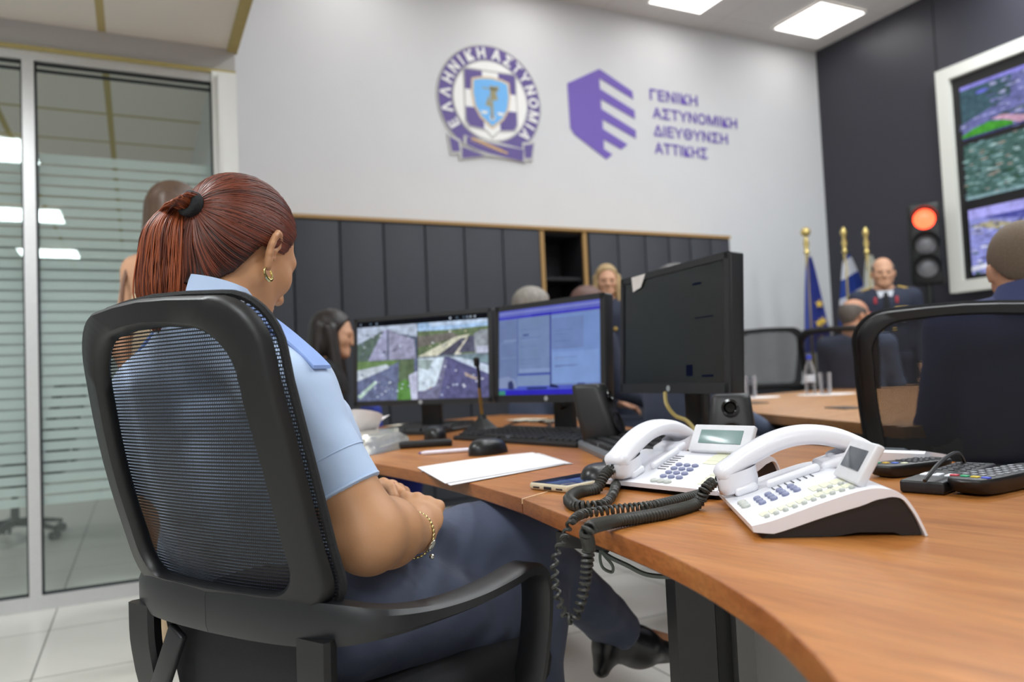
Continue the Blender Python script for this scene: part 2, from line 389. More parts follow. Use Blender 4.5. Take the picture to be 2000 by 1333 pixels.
def glass_mat():
    m = bpy.data.materials.new('clear_glass'); m.use_nodes = True; nt = m.node_tree; N, L = nt.nodes, nt.links
    N.remove(N['Principled BSDF']); out = N['Material Output']
    t = N.new('ShaderNodeBsdfTransparent'); t.inputs[0].default_value = (0.935, 0.965, 0.955, 1)
    g = N.new('ShaderNodeBsdfGlossy'); g.inputs['Roughness'].default_value = 0.0; g.inputs[0].default_value = (0.9, 1, 0.98, 1)
    fz = N.new('ShaderNodeFresnel'); gb = N.new('ShaderNodeNewGeometry'); mr = N.new('ShaderNodeMapRange'); mr.inputs[3].default_value = 1.5; mr.inputs[4].default_value = 1/1.5; L.new(gb.outputs['Backfacing'], mr.inputs[0]); L.new(mr.outputs[0], fz.inputs[0]); mx = N.new('ShaderNodeMixShader')
    L.new(fz.outputs[0], mx.inputs[0]); L.new(t.outputs[0], mx.inputs[1]); L.new(g.outputs[0], mx.inputs[2]); L.new(mx.outputs[0], out.inputs[0]); return m
def film_mat():
    m = bpy.data.materials.new('frosted_film'); m.use_nodes = True; nt = m.node_tree; N, L = nt.nodes, nt.links
    N.remove(N['Principled BSDF']); out = N['Material Output']
    t = N.new('ShaderNodeBsdfTransparent'); t.inputs[0].default_value = (0.93, 0.96, 0.955, 1)
    d = N.new('ShaderNodeBsdfDiffuse'); d.inputs[0].default_value = (0.76, 0.80, 0.795, 1)
    tr = N.new('ShaderNodeBsdfTranslucent'); tr.inputs[0].default_value = (0.78, 0.82, 0.815, 1)
    a = N.new('ShaderNodeMixShader'); a.inputs[0].default_value = 0.5; L.new(d.outputs[0], a.inputs[1]); L.new(tr.outputs[0], a.inputs[2])
    nz = N.new('ShaderNodeTexNoise'); nz.inputs['Scale'].default_value = 3; rp = N.new('ShaderNodeMapRange'); rp.inputs[3].default_value = 0.80; rp.inputs[4].default_value = 0.90
    L.new(nz.outputs[0], rp.inputs[0])
    mx = N.new('ShaderNodeMixShader'); L.new(rp.outputs[0], mx.inputs[0]); L.new(t.outputs[0], mx.inputs[1]); L.new(a.outputs[0], mx.inputs[2]); L.new(mx.outputs[0], out.inputs[0]); return m
GL, FILM = glass_mat(), film_mat()
for i, (a, b) in enumerate(((x_post+PW/2, xa), (x_post-1.95+PW/2, x_post-PW/2))):
    w = thing('window_%d' % (i+1), None, None, ((a+b)/2, YP, zg0), kind='structure')
    part('glass_pane', MB().box(((a+b)/2, YP, (zg0+zg1)/2), (b-a, 0.01, zg1-zg0)), GL, w, world=True)
    gk = MB()
    for sx in (a+0.004, b-0.004): gk.box((sx, YP, (zg0+zg1)/2), (0.008, 0.03, zg1-zg0))
    for sz in (zg0+0.004, zg1-0.004, zg1-0.035): gk.box(((a+b)/2, YP, sz), (b-a, 0.03, 0.007))
    part('gasket', gk, gasket, w, world=True)
    fm = MB(); z = 2.07; k = 0
    while z > 0.45:
        hgt = 0.038 if k else 0.045
        fm.box(((a+b)/2, YP+0.0065, z-hgt/2), (b-a-0.016, 0.001, hgt)); z -= hgt+0.011; k += 1
    part('frosted_film', fm, FILM, w, world=True)
# ceiling lamps: frame + diffuser
lampm = M('lamp_diffuser', 'fffaf4', 0.6, var=0.0, emit=7.0); lampf = M('lamp_frame', 'e8e8e8', 0.5)
lamp_hall = M('lamp_diffuser_hall', 'fffaf4', 0.6, var=0.0, emit=4.5)
def panel(x, y, z, label, group):
    t = thing('ceiling_light', label, 'light', (x, y, z-0.02), group=group)
    f = MB()
    for sx in (-1, 1): f.box((sx*0.3, 0, 0.006), (0.02, 0.62, 0.012)); f.box((0, sx*0.3, 0.006), (0.58, 0.02, 0.012))
    part('lamp_frame', f, lampf, t)
    part('diffuser', MB().box((0, 0, 0.008), (0.58, 0.58, 0.006)), lamp_hall if z > 3 else lampm, t)
for i, (x, y) in enumerate(HALL_LIGHTS):
    panel(x, y, ZC, 'square white light panel in the high ceiling nearest the corner of the dark wall' if i == 0 else 'square white light panel in the high hall ceiling out over the room', 'hall ceiling lights' if i else None)
for x, y in LOW_LIGHTS: panel(x, y, ZL, 'square white light panel in the low ceiling over the desks', 'low ceiling lights')
for x, y in OFFICE_LIGHTS: panel(x, y, ZL, 'square white light panel in the ceiling of the glazed office', 'office ceiling lights')
# dark wall panel seam
s = PX(1826, 90, XW); struct('trim_wall_seam', MB().box((XW-0.002, s[1], 3.2), (0.004, 0.012, 2.1)), M('seam_black', '1d1d22', 0.6))
struct('baseboard_back', MB().box(((XP+XW)/2, YW-0.008, 0.04), (XW-XP, 0.016, 0.08)), M('grey_skirting', '8c8c8c', 0.5))
# ---------------------------------------------------------------- built-in cabinets on the white wall
YC = YW-0.42
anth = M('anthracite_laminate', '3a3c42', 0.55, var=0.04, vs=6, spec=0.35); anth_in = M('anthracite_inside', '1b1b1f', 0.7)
oak = M('oak_edge', 'a8834e', 0.55, var=0.08, vs=40, stretch=(4, 4, 30))
zc = 2.105
sx = [PY(x, y, YC)[0] for x, y in ((480, 500), (573, 500), (665, 500), (750.5, 500), (831.5, 500), (908, 500), (983, 500), (1056, 500))]
n_x0, n_x1 = PY(1056, 500, YC)[0], PY(1148, 500, YC)[0]
sx2 = [PY(x, 510, YC)[0] for x in (1152, 1209, 1262, 1308, 1350, 1390, 1428)]
wide = ['behind the seated officer', 'above the dark haired woman', 'left of the traffic camera monitor', 'behind the traffic camera monitor', 'behind the grey haired man', 'nearest the open niche', 'x', 'x']
def cabinet(x0, x1, label, n=1):
    t = thing('cabinet', label, 'cabinet', ((x0+x1)/2, YC, 0), group=None)
    part('body', MB().box(((x0+x1)/2, (YC+0.02+YW-0.003)/2, zc/2), (x1-x0-0.002, YW-0.003-YC-0.02, zc)), anth, t, world=True)
    for k in range(n):
        a = x0+(x1-x0)*k/n; b = x0+(x1-x0)*(k+1)/n
        part('door', MB().rbox(((a+b)/2, YC+0.01, zc/2+0.03), (b-a-0.012, 0.019, zc-0.07), 0.003), anth, t, world=True)
lb = ['dark grey tall cabinet beside the glass partition', 'dark grey tall cabinet behind the face of the seated officer', 'dark grey tall cabinet above the head of the dark haired woman', 'dark grey tall cabinet behind the left half of the traffic camera monitor', 'dark grey tall cabinet behind the middle of the traffic camera monitor', 'dark grey tall cabinet behind the right half of the traffic camera monitor', 'dark grey tall cabinet on the left of the open niche, behind the grey haired man']
for i in range(7): cabinet(sx[i], sx[i+1], lb[i])
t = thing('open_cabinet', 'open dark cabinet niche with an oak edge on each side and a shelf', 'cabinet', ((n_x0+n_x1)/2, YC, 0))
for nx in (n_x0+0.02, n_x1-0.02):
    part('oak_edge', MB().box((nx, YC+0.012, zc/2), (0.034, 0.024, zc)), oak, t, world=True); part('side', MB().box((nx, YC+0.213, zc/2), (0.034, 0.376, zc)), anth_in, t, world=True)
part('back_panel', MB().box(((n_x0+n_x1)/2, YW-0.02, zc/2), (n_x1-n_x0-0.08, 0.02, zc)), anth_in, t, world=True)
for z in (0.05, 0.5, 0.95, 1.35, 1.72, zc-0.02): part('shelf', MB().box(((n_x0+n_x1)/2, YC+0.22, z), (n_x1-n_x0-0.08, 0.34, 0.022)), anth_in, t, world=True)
lb2 = ['dark grey cabinet right of the open niche, behind the blonde officer', 'dark grey cabinet second from the open niche on its right side', 'dark grey cabinet rising behind the middle of the large dark monitor', 'dark grey cabinet third from the free end of the cabinet row', 'dark grey cabinet second from the free end of the cabinet row', 'dark grey cabinet at the free end of the row beside the white wall']
for i in range(6): cabinet(sx2[i], sx2[i+1], lb2[i])
struct('trim_cabinet_top', MB().box(((sx[0]+sx2[-1])/2, YC+0.2, zc+0.012), (sx2[-1]-sx[0], 0.43, 0.024)), oak)
# ---------------------------------------------------------------- lettering and emblem on the white wall
purple = M('purple_vinyl', '6d54b2', 0.5, var=0.02); purple_d = M('purple_enamel', '5d4c90', 0.5, var=0.03)
whitev = M('white_enamel', 'f0f0ee', 0.5, var=0.01); silver = M('silver_edge', 'a9a7a4', 0.4, 0.3); sky = M('sky_blue_enamel', '6fb6f2', 0.5, var=0.02); goldv = M('gold_enamel', 'c9a25a', 0.4, 0.2, var=0.1); cream = M('cream_edge', 'd8c3a4', 0.5)
WU, WV, WN = (1, 0, 0), (0, 0, 1), (0, -1, 0)
def wp(x, y): q = PY(x, y, YW); return (q[0], q[2])
def wall_plate(mb, pts, d0, d1, px=True): mb.plate([wp(*p) for p in pts] if px else pts, (0, YW, 0), WU, WV, WN, d0, d1); return mb
z4 = lambda x, y: (800+x/4.937, 70+y/4.937)                     # corner points read from the photo
em = thing('emblem', 'round purple and white police emblem with a blue shield on the white wall', 'emblem', PY(955, 205, YW))
cl_, cr_ = np.array(wp(*z4(272, 575))), np.array(wp(*z4(1247, 690))); ct_, cb_ = np.array(wp(*z4(690, 92))), np.array(wp(*z4(800, 1108)))
EC = (cl_+cr_)/2; ER = np.linalg.norm(cr_-cl_)/2; EC[1] = EC[1]; 
circ = lambda r, n=72: [(EC[0]+r*math.cos(2*math.pi*k/n), EC[1]+r*math.sin(2*math.pi*k/n)) for k in range(n)]
def eplate(name, polys, d0, d1, mat):
    mb = MB()
    for p in polys: wall_plate(mb, p, d0, d1, False)
    return part(name, mb, mat, em, world=True, smooth=False)
eplate('rim', [circ(ER*1.03)], 0.001, 0.010, silver); eplate('ring', [circ(ER)], 0.010, 0.014, purple_d)
eplate('inner_rim', [circ(ER*0.745)], 0.014, 0.017, silver); eplate('white_disc', [circ(ER*0.715)], 0.017, 0.020, whitev)
e = lambda u, v: (EC[0]+ER*u, EC[1]+ER*v)
hs = 0.50
sq = [e(-hs, hs+0.02), e(hs, hs+0.02), e(hs, -hs+0.1), e(hs-0.06, -hs+0.0), e(0.12, -hs-0.04), e(0, -hs-0.16), e(-0.12, -hs-0.04), e(-hs+0.06, -hs+0.0), e(-hs, -hs+0.1)]
eplate('square_border', [[(EC[0]+(x-EC[0])*1.06, EC[1]+(y-EC[1])*1.06) for x, y in sq]], 0.020, 0.022, silver)
eplate('cross', [sq], 0.022, 0.024, whitev)
c = 0.16
for p_ in [[e(-hs, hs+0.02), e(-c, hs+0.02), e(-c, c), e(-hs, c)], [e(c, hs+0.02), e(hs, hs+0.02), e(hs, c), e(c, c)], [e(-hs, -c), e(-c, -c), e(-c, -hs-0.03), e(-hs+0.06, -hs), e(-hs, -hs+0.1)], [e(c, -c), e(hs, -c), e(hs, -hs+0.1), e(hs-0.06, -hs), e(c, -hs-0.03)]]: eplate('square', [p_], 0.024, 0.026, purple_d)
sh = [(-0.33, 0.33), (-0.2, 0.37), (0, 0.39), (0.2, 0.37), (0.33, 0.33), (0.345, 0.1), (0.31, -0.12), (0.2, -0.31), (0.0, -0.47), (-0.2, -0.31), (-0.31, -0.12), (-0.345, 0.1)]
eplate('shield_border', [[e(x*1.13, y*1.11) for x, y in sh]], 0.026, 0.028, cream); eplate('shield', [[e(x, y) for x, y in sh]], 0.028, 0.030, sky)
fg = [[e(-0.02, 0.27), e(0.03, 0.27), e(0.03, -0.34), e(-0.02, -0.34)], [e(-0.17, 0.22), e(0.17, 0.22), e(0.17, 0.20), e(-0.17, 0.20)], [e(0.02, 0.25), e(0.16, 0.28), e(0.10, 0.14), e(0.13, 0.02), e(0.03, 0.0)], [e(-0.05, 0.1), e(-0.12, -0.1), e(-0.02, -0.12)]]
eplate('figure', fg, 0.030, 0.032, M('old_gold', '9d9672', 0.5))
eplate('scale_pan', [[e(-0.22, -0.21), e(-0.08, -0.21), e(-0.11, -0.26), e(-0.19, -0.26)], [e(0.10, -0.21), e(0.24, -0.21), e(0.21, -0.26), e(0.13, -0.26)], [e(-0.05, -0.29), e(0.06, -0.29), e(0.04, -0.36), e(-0.03, -0.36)]], 0.030, 0.032, whitev)
# ribbon
rib = [[(375, 975), (465, 1025), (480, 1120), (405, 1120)], [(500, 1075), (720, 1165), (500, 1185)], [(1095, 1060), (1185, 1050), (1165, 1185), (1105, 1185)], [(545, 975), (650, 1010), (800, 1050), (1090, 1105), (1085, 1220), (960, 1190), (760, 1140), (640, 1100), (540, 1050)]]
rb = MB(); rbb = MB()
for i, p in enumerate(rib):
    q = [np.array(wp(*z4(*a))) for a in p]; m_ = sum(q)/len(q)
    wall_plate(rb, q, 0.015+0.001*i, 0.0175+0.001*i, False)
    wall_plate(rbb, [m_+(a-m_)+(a-m_)/np.linalg.norm(a-m_)*0.028 for a in q], 0.002, 0.0145+0.001*i, False)
part('ribbon_edge', rbb, silver, em, world=True, smooth=False); part('ribbon', rb, purple_d, em, world=True, smooth=False)
lv = MB()
for k in range(9):
    t_ = k/8; cx, cy = 610+t_*270, 1010+t_*110
    for s_ in (-1, 1):
        a_ = math.radians(22+s_*38); q = [wp(*z4(cx+u*math.cos(a_)*34-v*math.sin(a_)*10, cy+(u*math.sin(a_)*34+v*math.cos(a_)*10))) for u, v in ((0, 0), (-0.45, -0.5), (-1, -0.2), (-0.6, 0.5))]
        wall_plate(lv, q, 0.019, 0.022, False)
wall_plate(lv, [z4(590, 1000), z4(600, 990), z4(940, 1135), z4(930, 1147)], 0.019, 0.021); part('laurel_branch', lv, goldv, em, world=True, smooth=False)
tx = MB()
for ch, ang in zip('ΕΛΛΗΝΙΚΗ', (213, 194, 176, 158, 142, 129, 116, 100)):
    V, Fs = textmesh(ch, 1.0, 0.0)
    Zt = V[:, 2]; V = V[:, :2]-(V[:, :2].min(0)+V[:, :2].max(0))/2; V = V/0.73*ER*0.185; a = math.radians(ang-90)
    W = np.stack([V[:, 0]*math.cos(a)-V[:, 1]*math.sin(a), V[:, 0]*math.sin(a)+V[:, 1]*math.cos(a)], 1)+EC+ER*0.872*np.array([math.cos(math.radians(ang)), math.sin(math.radians(ang))])
    [tx.add([(x+du*ER*0.012, YW-0.0148-0.0006*q_-d_, z+dv*ER*0.012) for (x, z), d_ in zip(W, Zt)], Fs) for q_, (du, dv) in enumerate(((0, 0), (1, 0), (-1, 0), (0, 1), (0, -1)))]
for ch, ang in zip('ΑΣΤΥΝΟΜΙΑ', (80, 64, 50, 36, 20, 4, -13, -27, -40)):
    V, Fs = textmesh(ch, 1.0, 0.0)
    Zt = V[:, 2]; V = V[:, :2]-(V[:, :2].min(0)+V[:, :2].max(0))/2; V = V/0.73*ER*0.185; a = math.radians(ang-90)
    W = np.stack([V[:, 0]*math.cos(a)-V[:, 1]*math.sin(a), V[:, 0]*math.sin(a)+V[:, 1]*math.cos(a)], 1)+EC+ER*0.872*np.array([math.cos(math.radians(ang)), math.sin(math.radians(ang))])
    [tx.add([(x+du*ER*0.012, YW-0.0148-0.0006*q_-d_, z+dv*ER*0.012) for (x, z), d_ in zip(W, Zt)], Fs) for q_, (du, dv) in enumerate(((0, 0), (1, 0), (-1, 0), (0, 1), (0, -1)))]
part('lettering', tx, whitev, em, world=True, smooth=False, label='white capital letters around the purple ring')
z3 = lambda x, y: (800+x/2.941, 60+y/2.941)
lg = [(905, 303), (1088, 220), (1278, 350), (1283, 395), (1088, 273), (1092, 335), (1290, 460), (1293, 508), (1096, 393), (1100, 450), (1298, 575), (1298, 620), (1106, 510), (1110, 565), (1250, 655), (1215, 683), (1113, 625), (1115, 680), (1163, 712), (1130, 740), (945, 597), (922, 560)]
mb = MB(); pts = [wp(*z3(*p)) for p in lg]; pts[1] = (pts[1][0], pts[1][1])
solo('building_logo', wall_plate(mb, pts, 0.001, 0.006, False), purple, 'purple six sided logo with slanted bars between the emblem and the lettering', 'sign', smooth=False)
sg = thing('wall_lettering', 'four lines of purple capital letters on the white wall', 'lettering', PY(1350, 240, YW))
for txt, xl, yt, xr, yb in (('ΓΕΝΙΚΗ', 1268.5, 174, 1361, 194.5), ('ΑΣΤΥΝΟΜΙΚΗ', 1274, 210, 1438, 232), ('ΔΙΕΥΘΥΝΣΗ', 1276, 244.5, 1420, 264.5), ('ΑΤΤΙΚΗΣ', 1278, 279, 1380.5, 294)):
    V, Fs = textmesh(txt, 1.0, 0.0); Zt = V[:, 2]; V = V[:, :2]-V[:, :2].min(0)
    x0, zt0 = wp(xl, yt); x1, _ = wp(xr, yb); zb0 = wp(xl, yt+20.5)[1]; h_ = zt0-zb0; V = V*np.array([(x1-x0)/V[:, 0].max(), h_/V[:, 1].max()])
    mb = MB()
    [mb.add([(x0+x+du*0.004, YW-0.003-0.0006*q_-d_, zb0+z+dv*0.004) for (x, z), d_ in zip(V, Zt)], Fs) for q_, (du, dv) in enumerate(((0, 0), (1, 0), (-1, 0), (0, 1), (0, -1)))]; part('text_line', mb, purple, sg, world=True, smooth=False)
# ================================================================== VIDEO WALL, TRAFFIC LIGHT, FLAGS
def emis(name, strength=1.0, noise=0.25, scale=60):
    if name in MATS: return MATS[name]
    m = bpy.data.materials.new(name); m.use_nodes = True; nt = m.node_tree; N, L = nt.nodes, nt.links
    N.remove(N['Principled BSDF']); out = N['Material Output']
    at = N.new('ShaderNodeAttribute'); at.attribute_name = 'Col'; tc = N.new('ShaderNodeTexCoord')
    nz = N.new('ShaderNodeTexNoise'); nz.inputs['Scale'].default_value = scale; nz.inputs['Detail'].default_value = 4; L.new(tc.outputs['Object'], nz.inputs[0])
    rp = N.new('ShaderNodeMapRange'); rp.inputs[1].default_value = 0.3; rp.inputs[2].default_value = 0.7; rp.inputs[3].default_value = 1-noise; rp.inputs[4].default_value = 1+noise; L.new(nz.outputs[0], rp.inputs[0])
    mx = N.new('ShaderNodeMix'); mx.data_type = 'RGBA'; mx.blend_type = 'MULTIPLY'; mx.inputs[0].default_value = 1; L.new(at.outputs['Color'], mx.inputs[6]); L.new(rp.outputs[0], mx.inputs[7])
    e = N.new('ShaderNodeEmission'); e.inputs[1].default_value = strength; L.new(mx.outputs[2], e.inputs[0]); L.new(e.outputs[0], out.inputs[0]); MATS[name] = m; return m
class Pic:                                                     # flat picture shown on a screen: layered polygons with a colour each
    def __init__(s, O, U, V, Nn): s.O, s.U, s.V, s.N = map(lambda q: np.array(q, float), (O, U, V, Nn)); s.mb = MB(); s.k = 0
    def poly(s, pts, col):
        s.k += 1; d = 0.0004+0.000012*s.k
        P3 = [s.O+s.U*u+s.V*v+s.N*d for u, v in pts]
        a = np.cross(P3[1]-P3[0], P3[2]-P3[0])
        if a@s.N < 0: P3 = P3[::-1]
        s.mb.quadpoly(P3, 0, lin(col))
    def rect(s, u0, v0, u1, v1, col): s.poly([(u0, v0), (u1, v0), (u1, v1), (u0, v1)], col)
    def blob(s, u, v, r, col, n=7, asp=1.0):
        ph = random.random()*6; s.poly([(u+r*(0.7+0.5*random.random())*math.cos(ph+6.283*i/n), v+r*asp*(0.7+0.5*random.random())*math.sin(ph+6.283*i/n)) for i in range(n)], col)
pick = random.choice
# ---- video wall on the dark wall: outer frame corners from the photo
tl = PX(1822, 143, XW); bl = PX(1859, 573, XW)
vx = XW-0.10; y_l = (PX(1822, 143, vx)[1]+PX(1859, 573, vx)[1])/2; z_t = PX(1822, 143, vx)[2]; z_b = PX(1859, 573, vx)[2]
y_r = y_l-3.6
vw = thing('video_wall', 'large white framed video wall showing aerial city views on the dark wall', 'screen', (XW, (y_l+y_r)/2, z_b))
fw = abs(PX(1851, 160, vx)[1]-PX(1826, 160, vx)[1]); fr_ = MB()
fm_ = M('white_lacquer', 'dcdcd4', 0.45, var=0.01)
for a, b, c_, d_ in ((y_l, y_l-fw, z_b, z_t), (y_r+fw, y_r, z_b, z_t), (y_l-fw, y_r+fw, z_t-fw*0.9, z_t), (y_l-fw, y_r+fw, z_b, z_b+fw*0.85)):
    fr_.box((XW-0.05, (a+b)/2, (c_+d_)/2), (0.098, abs(a-b), d_-c_))
part('frame', fr_, fm_, vw, world=True)
part('bezel', MB().box((XW-0.03, (y_l+y_r)/2, (z_b+z_t)/2), (0.05, y_l-y_r-2*fw+0.01, z_t-z_b-1.7*fw)), M('screen_bezel', '0c0c0e', 0.4), vw, world=True)
xs = XW-0.056
ya, yb = y_l-fw-0.07, y_r+fw+0.07; za, zb_ = z_b+fw*0.85+0.04, z_t-fw*0.9-0.10
d1t, d1b = PX(1883, 275, xs)[2], PX(1890, 284, xs)[2]
d2t, d2b = PX(1885, 398, xs)[2], PX(1885, 413, xs)[2]
rows = [(d1t, zb_), (d2t+0.02, d1b), (za, d2b)]
U_ = np.array([0, yb-ya, 0])
for r_, (z0, z1) in enumerate(rows):
    p = Pic((xs, ya, z0), U_, (0, 0, z1-z0), (-1, 0, 0))
    if r_ == 0:
        p.rect(0, 0, 1, 1, '6f72a8'); p.poly([(0, 0.3), (0.13, 0.55), (0.14, 1), (0, 1)], '465f6a'); p.rect(0, 0.93, 1, 1, '8f8be0')
        for i in range(800):
            u, v = random.random(), random.random()*0.9
            if u+0.1*v < 0.14 and v > 0.35: continue
            p.blob(u, v, 0.007+0.007*random.random(), pick(['9a9ccf', 'b2b4de', '5a5f8a', '4a5a62', '8084b8', '3f5248', 'a3a7d8', '6a6f9a']), 5, 1.6)
        p.poly([(0.12, 0.30), (0.22, 0.34), (0.36, 0.44), (0.5, 0.46), (0.5, 0.40), (0.36, 0.36), (0.24, 0.26)], '4a5f45')
        p.poly([(0.24, 0.95), (0.33, 0.98), (0.5, 0.95), (0.5, 0.74), (0.36, 0.72), (0.27, 0.82)], 'e6e4f4'); p.blob(0.06, 0.8, 0.02, '6f74d8', 8, 2)
        p.poly([(0.0, 0.03), (0.0, 0.08), (0.03, 0.16), (0.075, 0.21), (0.11, 0.16), (0.135, 0.09), (0.135, 0.03)], '4c9a3c'); p.poly([(0.08, 0.24), (0.11, 0.26), (0.165, 0.13), (0.18, 0.05), (0.15, 0.03), (0.12, 0.14)], 'c9a0b8')
        p.rect(0, 0, 1, 0.03, '3f3f6e')
    elif r_ == 1:
        p.rect(0, 0, 1, 1, '4d6a66')
        for i in range(1000): p.blob(random.random(), random.random(), 0.006+0.008*random.random(), pick(['2f4a3c', '35533f', '8fb0b0', 'a7c0c2', '6f9093', '24382f', '7a9ca0', '9a8f86', '5c7d7b']), 5, 1.6)
        p.poly([(0.30, 1), (0.27, 0.6), (0.27, 0.35), (0.34, 0.2), (0.6, 0.2), (0.6, 0.3), (0.4, 0.4), (0.36, 0.6), (0.40, 1)], '7f9fa6'); p.poly([(0.33, 1), (0.30, 0.6), (0.31, 0.4), (0.33, 0.4), (0.33, 0.6), (0.36, 1)], '9ab5ba')
        p.rect(0, 0, 1, 0.05, '86a4ac')
    else:
        p.rect(0, 0, 1, 1, '8b8fd0'); p.poly([(0, 0.86), (1, 0.86), (1, 1), (0, 1)], 'a9a6ee')
        p.poly([(0.03, 0.85), (0.4, 0.85), (0.4, 0.6), (0.25, 0.62)], '4d4f9a'); p.poly([(0.0, 0.75), (0.06, 0.78), (0.2, 0.55), (0.16, 0.5)], 'a8a184')
        for i in range(500): p.blob(random.random(), random.random()*0.8, 0.006+0.009*random.random(), pick(['b9bce8', '6e72b8', 'd5d7f2', '4d5070', '3f5a48', '8f94d0', 'a9a8c0']), 5, 1.6)
        p.poly([(0.0, 0.05), (0.0, 0.12), (0.3, 0.3), (0.3, 0.24)], 'dfe0f2'); p.poly([(0.02, 0.0), (0.25, 0.14), (0.3, 0.12), (0.12, 0)], 'c6c8ea')
    part('screen_picture', p.mb, emis('video_wall_light', 1.1, 0.25, 25), vw, world=True, smooth=False)
# ---- traffic light standing before the dark wall
tz = lambda x, y: P(x, y, 6.75)
r0, r1, r2 = tz(1805, 428), tz(1808, 478), tz(1811, 523)
LR = 22.5/FPX*6.75
nf = _n(np.array([-0.80, -0.60, 0])); sd = np.array([nf[1], -nf[0], 0]); rx = r0[:2]
tl_ = thing('traffic_light', 'three lens traffic light with the red lamp lit beside the video wall', 'traffic light', (rx[0], rx[1], 0), math.atan2(nf[1], nf[0])+math.pi/2)
blk = M('black_polycarbonate', '0e1111', 0.45, var=0.1); rf = np.column_stack([sd, -nf, [0, 0, 1]])*1.0
Rf = np.column_stack([np.cross(np.array([0, 0, 1.0]), nf)*-1, nf, [0, 0, 1]])
ctr = np.array([rx[0], rx[1], 0])
hb = MB(); hb.rbox(ctr-nf*0.08+[0, 0, (r0[2]+r2[2])/2], (0.27, 0.14, r0[2]-r2[2]+0.30), 0.04, Rf); part('housing', hb, blk, tl_, world=True)
lens = [M('red_lens_lit', 'ff4a2e', 0.3, emit=5.5), M('grey_lens', '77777b', 0.3, var=0.1), M('grey_lens')]
for i, q in enumerate((r0, r1, r2)):
    c_ = ctr+[0, 0, q[2]]
    part('lens', MB().lathe([(LR*0.86, -0.01), (LR*0.86, 0.0), (LR*0.6, 0.018), (LR*0.3, 0.026), (0, 0.028)], c_, 28, frame(nf, (0, 0, 1))), lens[i], tl_, world=True, label=['glowing red lens', None, None][i])
    # half round visor
    vs_ = MB(); up = np.array([0, 0, 1.0]); rt = np.cross(up, nf); G = []
    for d_ in (0.0, 0.03, 0.06, 0.085):
        G.append([c_+nf*d_+rt*LR*1.02*math.cos(a)+up*LR*1.02*math.sin(a) for a in np.linspace(-0.35+d_*3.2, math.pi+0.35-d_*3.2, 24)])
    G2 = [[g+(g-c_-nf*((g-c_)@nf))*0.04 for g in row] for row in G]
    vs_.grid(G); vs_.grid(G2, flip=True); part('visor', vs_, M('visor_plastic', '16191a', 0.6), tl_, world=True)
part('pole', MB().cyl(ctr-nf*0.08+[0, 0, 0.02], ctr-nf*0.08+[0, 0, r2[2]-0.1], 0.035), blk, tl_, world=True); part('base_plate', MB().lathe([(0.17, 0), (0.17, 0.015), (0.04, 0.03)], ctr-nf*0.08), blk, tl_, world=True)
# ---- three flags on poles in the corner
brass = M('polished_brass', 'd9c27a', 0.25, 0.7, var=0.05)
def cloth_strip(pts, width, depth, col_fn, folds=5, seed=0):
    """hanging flag: pts = list of (z, half width), folded like a closed curtain"""
    mb = MB(); rows = []; n = 40
    for z, w in pts:
        rows.append([(w*(2*k/n-1), depth*math.sin(k/n*folds*math.pi*2+seed)*(0.4+w/width), z) for k in range(n+1)])
    mb.grid(rows); return mb
def stripe_mat(name, fn):
    m, nt, b = _nt(name); N, L = nt.nodes, nt.links; fn(N, L, b); b.inputs['Roughness'].default_value = 0.8; return m
blue_cloth = M('blue_flag_cloth', '3049b4', 0.75, var=0.1, vs=20, sheen=0.2)
def greek(N, L, b):
    tc = N.new('ShaderNodeTexCoord'); mp = N.new('ShaderNodeMapping'); mp.inputs['Rotation'].default_value = (0, 0.5, 0); L.new(tc.outputs['Object'], mp.inputs[0])
    wv = N.new('ShaderNodeTexWave'); wv.bands_direction = 'Z'; wv.inputs['Scale'].default_value = 1.1; L.new(mp.outputs[0], wv.inputs[0])
    cr = N.new('ShaderNodeValToRGB'); cr.color_ramp.interpolation = 'CONSTANT'; cr.color_ramp.elements[0].color = lin('3350a8'); cr.color_ramp.elements[1].color = lin('e6e8ee'); cr.color_ramp.elements[1].position = 0.5
    L.new(wv.outputs[0], cr.inputs[0]); L.new(cr.outputs[0], b.inputs['Base Color'])
gold_star = M('gold_star', 'd8b545', 0.5)
